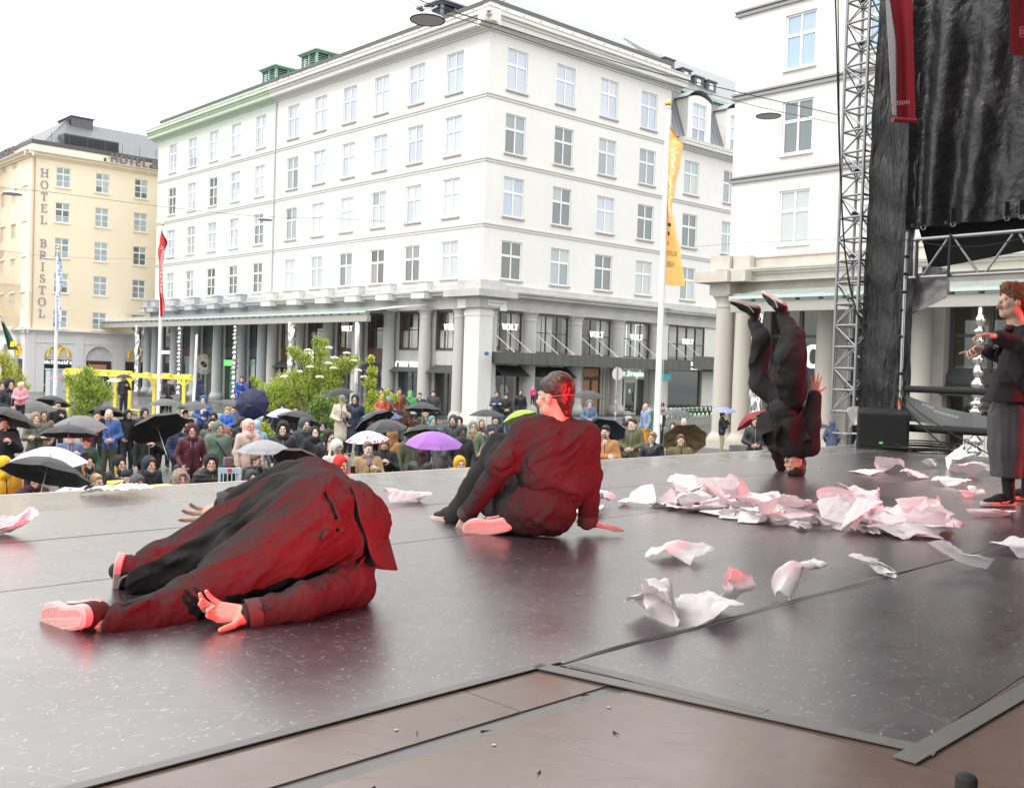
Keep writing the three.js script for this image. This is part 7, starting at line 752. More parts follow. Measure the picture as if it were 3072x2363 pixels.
// ---- the performer standing at the right border
{
  const t = person('curly red haired performer in grey jacket and wide shorts standing at right border', G(3040, 1518)), D = 8.05;
  put(t, 'jacket', solid([bone(P(3050, 1000, D), P(3105, 1005, D), 0.095, 0.095), bone(P(3070, 1040, D), P(3068, 1110, D), 0.17, 0.165), bone(P(3068, 1110, D), P(3040, 1190, D), 0.165, 0.175), bone(P(3068, 1110, D), P(3085, 1195, D), 0.16, 0.17), bone(P(3068, 1012, 7.9), P(3092, 1052, 7.72), 0.08, 0.068), bone(P(3092, 1052, 7.72), P(2996, 1012, 7.72), 0.068, 0.054), bone(P(3050, 1015, 8.25), P(3025, 1080, 8.36), 0.08, 0.064), bone(P(3025, 1080, 8.36), P(2962, 1050, 8.3), 0.062, 0.052)], 0.0105, { k: 0.04, grow: 0.02, warp: warps(folds(0.013, 9, V(0.35, 0.9, 0.2).normalize(), 31), folds(0.006, 22, V(0.2, 0.95, 0.2).normalize(), 5), ridge([P(2990, 1150, 7.88), P(3020, 1155, 7.86), P(3060, 1150, 7.86)], -0.014, 0.012)) }), M_SUIT);
  const hm = [P(2948, 1202, 7.97), P(2985, 1205, 7.85), P(3040, 1206, 7.83), P(3110, 1204, 7.9)], hu = [P(2990, 1110, 8.02), P(3008, 1112, 7.98), P(3050, 1112, 7.96), P(3110, 1112, 8.0)], c1 = new THREE.CatmullRomCurve3(hm), c2 = new THREE.CatmullRomCurve3(hu); put(t, 'jacket_skirt', uvSkin(sheet((u, v) => c2.getPoint(u).lerp(c1.getPoint(u), v).add(V(0, 0, 0.012 * v * Math.sin(u * 12))), 24, 10, 0.006)), M_SUIT);
  put(t, 'lapel', uvSkin(sheet((u, v) => P(lerp(3020, 2985, v) + u * lerp(26, 16, v), lerp(985, 1070, v) - 6 * u, 7.9 + 0.03 * u), 4, 10, 0.006)), M_SUIT); put(t, 'pocket_flap', beam(P(2996, 1152, 7.83), P(3046, 1150, 7.81), 0.02, 0.03), M_SUIT); for (const y of [1112]) { const q = P(2975, y, 7.9); put(t, 'button', plain(new THREE.SphereGeometry(0.011, 10, 8).scale(1, 1, 0.5).translate(q.x, q.y, q.z)), M_BLACKC); }
  put(t, 'shorts', solid([bone(P(3035, 1220, D), P(3070, 1225, D), 0.15, 0.15), bone(P(3025, 1250, 8.0), P(3022, 1340, 7.98), 0.145, 0.13), bone(P(3022, 1340, 7.98), P(3020, 1440, 7.97), 0.125, 0.11), bone(P(3085, 1250, 8.15), P(3088, 1440, 8.15), 0.135, 0.11)], 0.0105, { k: 0.04, grow: 0.02, clips: [{ p: P(3020, 1432, 7.97), n: V(-0.06, -1, 0), r: 0.6 }], warp: warps(folds(0.02, 10, V(0, 1, 0), 17, 0.93), folds(0.007, 24, V(0, 1, 0), 3, 0.9), ridge([P(2995, 1230, 7.84), P(2990, 1320, 7.84), P(2998, 1420, 7.86)], 0.02, 0.018), ridge([P(3030, 1230, 7.82), P(3040, 1330, 7.82), P(3052, 1420, 7.84)], -0.02, 0.018)) }), suit([0.1, 0.094, 0.1]));
  const hd = basis(V(-1, -0.02, 0.1), V(0.04, 1, 0)).setPosition(P(3036, 906, D));
  const h1 = solid(handPrims(P(2990, 1010, 7.72), V(-0.93, 0.12, 0.1), V(-0.1, -1, 0.1), 1, [0.42, 0.4, 0.42, 0.5], { spread: 0.12, s: 1.05 }), 0.0042, { k: 0.006 }), h2 = solid(handPrims(P(2957, 1049, 8.3), V(-1, 0.02, 0), V(0, -0.8, 0.6), -1, [0.1, 0.75, 0.85, 0.9], { s: 1.05 }), 0.0045, { k: 0.006 });
  const core = solid([bone(P(3070, 1010, D), P(3060, 1210, D), 0.12, 0.12), bone(P(3045, 965, D), P(3065, 1010, D), 0.058, 0.08), bone(P(3068, 1012, 7.9), P(3092, 1052, 7.72), 0.045, 0.04), bone(P(3092, 1052, 7.72), P(2990, 1010, 7.72), 0.04, 0.028), bone(P(3050, 1015, 8.25), P(3025, 1080, 8.36), 0.045, 0.04), bone(P(3025, 1080, 8.36), P(2957, 1049, 8.3), 0.04, 0.028), bone(P(3025, 1250, 8), P(3026, 1400, 8), 0.08, 0.055), bone(P(3026, 1400, 8), P(3028, 1500, 8.02), 0.052, 0.036), bone(P(3085, 1250, 8.15), P(3086, 1400, 8.2), 0.08, 0.055), bone(P(3086, 1400, 8.2), P(3082, 1485, 8.3), 0.052, 0.036)], 0.018, { k: 0.03 });
  put(t, 'body', mergeGeometries([core, h1, h2, solid(headPrims({ male: 1, neck: -0.17 }), 0.0045, { k: 0.012 }).applyMatrix4(hd)].map(plain)), M_SKIN); { const g = new THREE.Group(); g.name = 'face'; t.add(g); addEyes(g, new THREE.Matrix4().makeTranslation(-t.position.x, -t.position.y, -t.position.z).multiply(hd)); }
  put(t, 'hair', solid([bone(V(0, 0.062, -0.032), null, 0.1, 0.1, { sq: [0.9, 0.95, 1.05] }), bone(V(0, 0.115, 0.03), null, 0.055, 0.055, { sq: [1.1, 0.75, 1] }), bone(V(0, -0.02, -0.075), null, 0.06, 0.06), bone(V(0, -0.025, 0.1), null, 0.092, 0.092, { sub: 1, k: 0.012 }), bone(V(0.09, -0.03, 0.012), null, 0.036, 0.036, { sub: 1 }), bone(V(-0.09, -0.03, 0.012), null, 0.036, 0.036, { sub: 1 })], 0.0038, { k: 0.02, grow: 0.02, warp: (p) => -0.016 * Math.abs(noise(p.x * 55, p.y * 55, p.z * 55)) + 0.008 * noise(p.x * 120, p.y * 120, p.z * 120) + 0.008 * noise(p.x * 16, p.y * 16, p.z * 16) }).applyMatrix4(hd), mat([0.16, 0.06, 0.025], 0.6));
  put(t, 'moustache', solid([bone(V(-0.024, -0.052, 0.094), V(0, -0.047, 0.102), 0.007), bone(V(0.024, -0.052, 0.094), V(0, -0.047, 0.102), 0.007)], 0.004, { k: 0.005 }).applyMatrix4(hd), mat([0.2, 0.09, 0.045], 0.7));
  put(t, 'microphone_boom', tube([V(-0.088, -0.005, -0.01), V(-0.08, -0.025, 0.04), V(-0.058, -0.048, 0.09), V(-0.035, -0.058, 0.112)], 0.003, 6).applyMatrix4(hd), mat([0.5, 0.33, 0.26], 0.5));
  for (const [a, b] of [[P(3026, 1440, 8), P(3028, 1498, 8.02)], [P(3086, 1430, 8.2), P(3082, 1480, 8.3)]]) put(t, 'sock', solid([bone(a, b, 0.05, 0.044)], 0.01, { warp: folds(0.005, 16, V(1, 0, 0), 3) }), M_BLACKC);
  const g1 = G(3046, 1520), dir = V(-0.97, 0, 0.2); shoe(t, g1.clone().setY(0.012), g1.clone().setY(0.012).add(dir), V(0, 1, 0), { stripe: mat([0.75, 0.3, 0.26], 0.6) }); const g2 = G(3108, 1502); shoe(t, g2.clone().setY(0.012), g2.clone().setY(0.012).add(V(-0.9, 0, 0.1)), V(0, 1, 0), {});
}
// ---------------------------------------------------------------- the audience in the square
const crowdGeo = {}, cached = (k, f) => crowdGeo[k] || (crowdGeo[k] = f());
const HEADS = { m: () => solid(headPrims({ male: 1, neck: -0.2 }), 0.0095, { k: 0.012 }), f: () => solid(headPrims({ neck: -0.2 }).map((p) => ({ ...p, ra: p.ra * 0.97, rb: p.rb * 0.95 })), 0.0095, { k: 0.012 }) };
const HOOD = [bone(V(0, 0.035, -0.03), null, 0.127, 0.127, { sq: [0.9, 1.06, 1] }), bone(V(0, -0.06, -0.05), V(0, -0.15, -0.04), 0.1, 0.115), bone(V(-0.05, -0.13, 0.02), V(0.05, -0.13, 0.02), 0.055), bone(V(0, -0.01, 0.135), null, 0.09, 0.09, { sq: [0.8, 1.22, 1.1], sub: 1, k: 0.015 })];
const HATS = {
  h: () => solid(HOOD, 0.0115, { k: 0.03, warp: folds(0.006, 18, V(0, 1, 0), 3) }),
  f: () => solid([...HOOD.slice(0, 3), bone(V(0, -0.01, 0.05), null, 0.135, 0.135, { sq: [0.95, 1.1, 0.6] }), bone(V(0, -0.01, 0.14), null, 0.085, 0.085, { sq: [0.8, 1.15, 1.3], sub: 1, k: 0.01 })], 0.0105, { k: 0.02, grow: 0.03, warp: (p) => p.z > -0.03 ? -0.03 * Math.abs(noise(p.x * 60, p.y * 60, p.z * 60)) + 0.008 : 0 }),
  n: () => solid([bone(V(0, 0.052, -0.026), null, 0.1, 0.1, { sq: [0.89, 1, 1.02] }), bone(V(0, -0.02, -0.06), null, 0.065, 0.065), bone(V(0, 0.095, 0.04), null, 0.05, 0.05, { sq: [1.1, 0.7, 1] }), bone(V(0, -0.03, 0.1), null, 0.092, 0.092, { sub: 1, k: 0.012 })], 0.01, { k: 0.02, warp: (p) => 0.009 * noise(p.x * 40, p.y * 40, p.z * 40) }),
  l: () => solid([bone(V(0, 0.052, -0.026), null, 0.102, 0.102, { sq: [0.9, 1, 1.02] }), bone(V(0, -0.02, -0.05), V(0, -0.2, -0.07), 0.085, 0.075, { sq: [1.15, 1, 0.7] }), bone(V(-0.075, -0.02, 0), V(-0.085, -0.2, 0.03), 0.032, 0.035), bone(V(0.075, -0.02, 0), V(0.085, -0.2, 0.03), 0.032, 0.035), bone(V(0, -0.02, 0.105), null, 0.088, 0.088, { sub: 1, k: 0.012, sq: [0.75, 1.3, 1] })], 0.011, { k: 0.02, warp: (p) => 0.01 * noise(p.x * 45, p.y * 12, p.z * 45) }),
  k: () => solid([bone(V(0, 0.06, -0.02), null, 0.104, 0.104, { sq: [0.9, 0.95, 1] }), bone(V(0, -0.05, 0.1), null, 0.1, 0.1, { sub: 1, k: 0.01 })], 0.01, { k: 0.01, warp: (p) => 0.003 * Math.sin(Math.atan2(p.x, p.z) * 30) }),
  c: () => join([solid([bone(V(0, 0.062, -0.02), null, 0.102, 0.102, { sq: [0.9, 0.9, 1] }), bone(V(0, -0.06, 0), null, 0.12, 0.12, { sub: 1, sq: [1.2, 0.85, 1.3], k: 0.01 })], 0.01), sheet((u, v) => { const a = (u - 0.5) * 2; return V(a * 0.075, 0.052 - 0.02 * a * a - v * 0.012, 0.066 + v * (0.075 - 0.045 * a * a)); }, 10, 4, 0.006)]),
};
const ARMS = { // elbow and wrist of the right (+x) and left arm relative to the shoulder line at y = 0
  down: [[0.25, -0.3, -0.02], [0.24, -0.55, 0.08]], pocket: [[0.27, -0.29, -0.03], [0.21, -0.46, 0.13]], clasp: [[0.26, -0.28, 0.04], [0.05, -0.36, 0.24]], cross: [[0.25, -0.25, 0.08], [-0.04, -0.22, 0.22]], up: [[0.24, -0.2, 0.2], [0.07, 0.08, 0.3]], hold: [[0.25, -0.27, 0.08], [0.1, -0.13, 0.27]], face: [[0.2, -0.28, 0.14], [0.04, -0.06, 0.19]] };
function armOf(a, s) { const L = (ARMS[a] || ARMS.down); return L.map(([x, y, z]) => V(x * s, y, z)); }
const armPair = (a) => { const [r, l] = a.split('+'); return [armOf(r, 1), armOf(l || r, -1)]; };
function garments(pose, arms, style) {
  return cached('g' + pose + arms + style, () => {
    const sit = pose === 't', dy = sit ? -0.42 : 0, sy = 1.415 + dy, big = style === 'x' ? 0.03 : style === 'p' ? 0.018 : 0, A = armPair(arms), T = V(0, sy, 0), j = [], bdy = [], tr = [];
    j.push(bone(V(-0.08, 0.9 + dy, 0), V(0.08, 0.9 + dy, 0), 0.125 + big, undefined, { sq: [1, 1, 0.85] }), bone(V(0, 0.98 + dy, 0.005), V(0, 1.24 + dy, 0.01), 0.15 + big, 0.158 + big, { sq: [1.08, 1, 0.82] }), bone(V(-0.09, 1.33 + dy, 0), V(0.09, 1.33 + dy, 0), 0.122 + big, undefined, { sq: [1, 1, 0.9] }), bone(V(-0.165, sy, -0.01), V(0.165, sy, -0.01), 0.07 + big * 0.6), bone(V(0, 1.44 + dy, 0), V(0, 1.5 + dy, 0.005), 0.078, 0.07));
    bdy.push(bone(V(0, 0.95 + dy, 0), V(0, 1.35 + dy, 0), 0.1, 0.11), bone(V(-0.13, sy, 0), V(0.13, sy, 0), 0.05), bone(V(0, 1.35 + dy, 0), V(0, 1.52 + dy, 0), 0.06, 0.052));
    if (style === 'c' && !sit) j.push(bone(V(0, 0.95, 0), V(0, 0.6, 0), 0.165, 0.2, { sq: [1.05, 1, 0.85] })); if (style === 'x' && !sit) j.push(bone(V(0, 1.1, 0), V(0, 0.75, 0), 0.2, 0.24, { sq: [1.1, 1, 0.85] }));
    const hands = [];
    A.forEach(([e, w], k) => { const s = k ? -1 : 1, S = V(0.178 * s, sy - 0.02, -0.01), E = e.clone().add(T), W = w.clone().add(T); j.push(bone(S, E, 0.073 + big * 0.6, 0.06 + big * 0.5), bone(E, W, 0.058 + big * 0.5, 0.047 + big * 0.4)); bdy.push(bone(S, E, 0.045, 0.036), bone(E, W, 0.036, 0.027)); const d = W.clone().sub(E).normalize(); hands.push(solid(handPrims(W.clone().addScaledVector(d, 0.02), d.clone().lerp(V(-0.5 * s, 0.1, 0.3), arms.startsWith('up') ? 0 : 0.35), V(-s, 0, arms.startsWith('up') ? -0.6 : 0.2), 1, arms === 'down' ? 0.3 : 0.85), 0.011, { k: 0.006 })); });
    for (const s of [-1, 1]) { const h = V(0.085 * s, 0.9 + dy, 0), k = sit ? V(0.13 * s, 0.5, 0.42) : V(0.1 * s, 0.49, 0.02), a = sit ? V(0.13 * s, 0.1, 0.4) : V(0.11 * s, 0.09, -0.01); tr.push(bone(h, k, 0.105, 0.078), bone(k, a, 0.074, 0.058), bone(a, V(a.x, 0.05, a.z + 0.13), 0.045, 0.04)); bdy.push(bone(h, k, 0.08, 0.05), bone(k, a, 0.048, 0.034)); }
    const w = style === 'p' ? warps((p) => -0.011 * Math.abs(Math.sin(p.y * 42)), folds(0.006, 14, V(1, 0, 0), 5)) : folds(0.012, 10, V(0.15, 0.95, 0.1).normalize(), 5 + (arms.length % 3));
    return { jacket: solid(j, 0.02, { k: 0.045, grow: 0.02, warp: w }), body: mergeGeometries([solid(bdy, 0.028, { k: 0.03 }), ...hands].map(plain)), trousers: solid(tr, 0.022, { k: 0.03, grow: 0.02, warp: folds(0.01, 10, V(0, 1, 0), 8) }), dy };
  });
}
const cMat = {}; function cloth(c, rough = 0.72) { return cMat[c + rough] || (cMat[c + rough] = mat(c, rough, { bumpMap: rep(T_BUMP, 4), bumpScale: 0.006, map: T_MOTTLE })); }
const SKINS = [skinOf([0.58, 0.39, 0.31]), skinOf([0.53, 0.34, 0.26]), skinOf([0.62, 0.44, 0.36]), skinOf([0.3, 0.16, 0.1]), skinOf([0.12, 0.06, 0.04])];
const M_EYED = mat([0.02, 0.015, 0.012], 0.3), EYE_S = new THREE.SphereGeometry(0.0095, 7, 5);
const LOOK = V(1.2, -0.2, -7.5);
let seedP = 1;
// x, y of the top of the head and the height of the head in photo pixels, pose, arms, garment, jacket colour, head-dress, its colour, label, options
function spectator(x, y, hp, pose, arms, style, col, hat, hatCol, label, o = {}) {
  const r = rng(seedP++ * 97), hor = 1115 + 0.0325 * (x - 1536), child = pose === 'c', hs = child ? 0.225 : 0.25; let d = FOC * hs / hp;
  if (pose === 's' && !o.base) { const d1 = 1.23 * FOC / Math.max(20, y - hor); d = o.d || (0.5 * d + 0.5 * d1); } else if (o.d) d = o.d;
  const top = P(x, y, d), hgt = top.y - GY; let s, base = 0;
  if (pose === 's') { s = clamp(hgt / 1.745, 0.94, 1.1); base = hgt - 1.745 * s; } else if (pose === 't') { s = o.s || 1; base = hgt - 1.325 * s; } else { s = o.s || clamp(hgt / 1.745, 0.55, 0.88); base = hgt - 1.745 * s; }
  if (o.base) base = hgt - 1.745 * (s = 1); 
  const t = thing('person', label, 'person', V(top.x, GY + base, top.z), 0, o.group); const to = (o.look || LOOK).clone().sub(t.position); let yaw = o.yaw !== undefined ? o.yaw : Math.atan2(to.x, to.z) + (r() - 0.5) * 0.5; t.rotation.y = yaw; t.scale.setScalar(s);
  const p = pose === 'c' ? 's' : pose, g = garments(p, arms, style), headS = clamp(hp / FOC * d / hs / s, child ? 1.0 : 0.9, child ? 1.35 : 1.16), hm = new THREE.Matrix4().makeTranslation(0, 1.602 + g.dy - 0.13 * (headS - 1), 0.02).multiply(new THREE.Matrix4().makeRotationFromEuler(new THREE.Euler(o.nod ?? -0.05 + (r() - 0.5) * 0.12, o.turn ?? (r() - 0.5) * 0.5, (r() - 0.5) * 0.12))).multiply(new THREE.Matrix4().makeScale(headS, headS, headS));
  const sex = o.f ? 'f' : 'm', skin = SKINS[o.skin ?? Math.floor(r() * 3)];
  mesh('body', mergeGeometries([g.body, plain(cached('head' + sex, HEADS[sex])).clone().applyMatrix4(hm)]), skin, t); mesh('jacket', g.jacket, cloth(col, o.gloss || [0.45, 0.58, 0.72][Math.floor(r() * 3)]), t); if (style !== 'x') mesh('zip', cached('zip' + g.dy + style, () => tube([V(0, 1.46, 0.082), V(0, 1.34, 0.118), V(0, 1.2, 0.142), V(0, 1.02, 0.138), V(0, 0.84, 0.118)].map((q) => V(q.x, q.y + g.dy, q.z + (style === 'p' ? 0.014 : 0.004))), 0.008, 5)), cloth(r() < 0.3 ? '#8d8f92' : '#0e0f11', 0.5), t); if (hat === 'h' && r() < 0.6) for (const q of [-1, 1]) mesh('drawstring', cached('ds' + q + g.dy, () => tube([V(0.035 * q, 1.47 + g.dy, 0.085), V(0.045 * q, 1.4 + g.dy, 0.115), V(0.04 * q, 1.3 + g.dy, 0.14)], 0.004, 4)), cloth('#a9a9a6'), t); mesh('trousers', g.trousers, cloth(o.legs || ['#16181c', '#1c2230', '#24262a'][Math.floor(r() * 3)]), t);
  const hd = new THREE.Group(); hd.name = 'head_dress'; hm.decompose(hd.position, hd.quaternion, hd.scale); t.add(hd);
  if (o.hair) mesh('hair', cached('hat' + (o.hairKind || 'n'), HATS[o.hairKind || 'n']), cloth(o.hair, 0.6), hd);
  if (hat !== 'b') mesh({ h: 'hood', f: 'fur_hood', n: 'hair', l: 'hair', k: 'knitted_hat', c: 'cap' }[hat], cached('hat' + hat, HATS[hat]), cloth(hatCol || col, hat === 'n' || hat === 'l' ? 0.55 : 0.75), hd);
  for (const q of [-1, 1]) { const e = mesh('eye', EYE_S, M_EYED, hd); e.position.set(0.03 * q, 0.002, 0.0885); }
  if (o.beard) mesh('beard', cached('beard', () => solid([bone(V(0, -0.085, 0.047), null, 0.045, 0.045, { sq: [1.2, 0.72, 1.05] }), bone(V(-0.026, -0.05, 0.09), V(0.026, -0.05, 0.09), 0.008)], 0.008, { k: 0.012 })), cloth(o.beard, 0.8), hd);
  if (o.glasses) for (const q of [-1, 1]) mesh('glasses', cached('glas' + q, () => plain(new THREE.TorusGeometry(0.02, 0.0028, 5, 14).translate(0.03 * q, 0.003, 0.1))), M_BLACKM, hd);
  if (o.shirt) mesh('shirt', cached('shirt', () => solid([bone(V(0, 1.46, 0.06), V(0, 1.05, 0.105), 0.045, 0.06, { sq: [1, 1, 0.7] })], 0.012)), cloth(o.shirt, 0.8), t);
  if (o.scarf) mesh('scarf', cached('scarf', () => solid([bone(V(-0.06, 1.47, 0.02), V(0.06, 1.47, 0.02), 0.055), bone(V(0, 1.46, 0.06), V(0, 1.36, 0.1), 0.045)], 0.014, { warp: folds(0.008, 20, V(1, 0, 0), 2) })), cloth(o.scarf), t).position.y = g.dy;
  if (o.bag) { mesh('bag', at(rbx(0.2, 0.2, 0.09, 0.03), 0.12, 0.95 + g.dy, 0.24), cloth(o.bag), t); mesh('bag_strap', tube([V(-0.16, 1.47 + g.dy, 0.03), V(-0.06, 1.3 + g.dy, 0.18), V(0.06, 1.1 + g.dy, 0.22), V(0.12, 1.0 + g.dy, 0.24)], 0.013, 6), cloth('#23252a'), t); }
  if (o.vest) mesh('vest', cached('vest', () => solid([bone(V(0.1, 1.38, 0.02), V(0.12, 1.0, 0.04), 0.12, 0.15)], 0.02)), mat([0.7, 0.85, 0.05], 0.6), t);
  t.updateMatrixWorld(true); return t;
}
const GR = '#2b2d30', BK = '#131416', NV = '#171d2c';
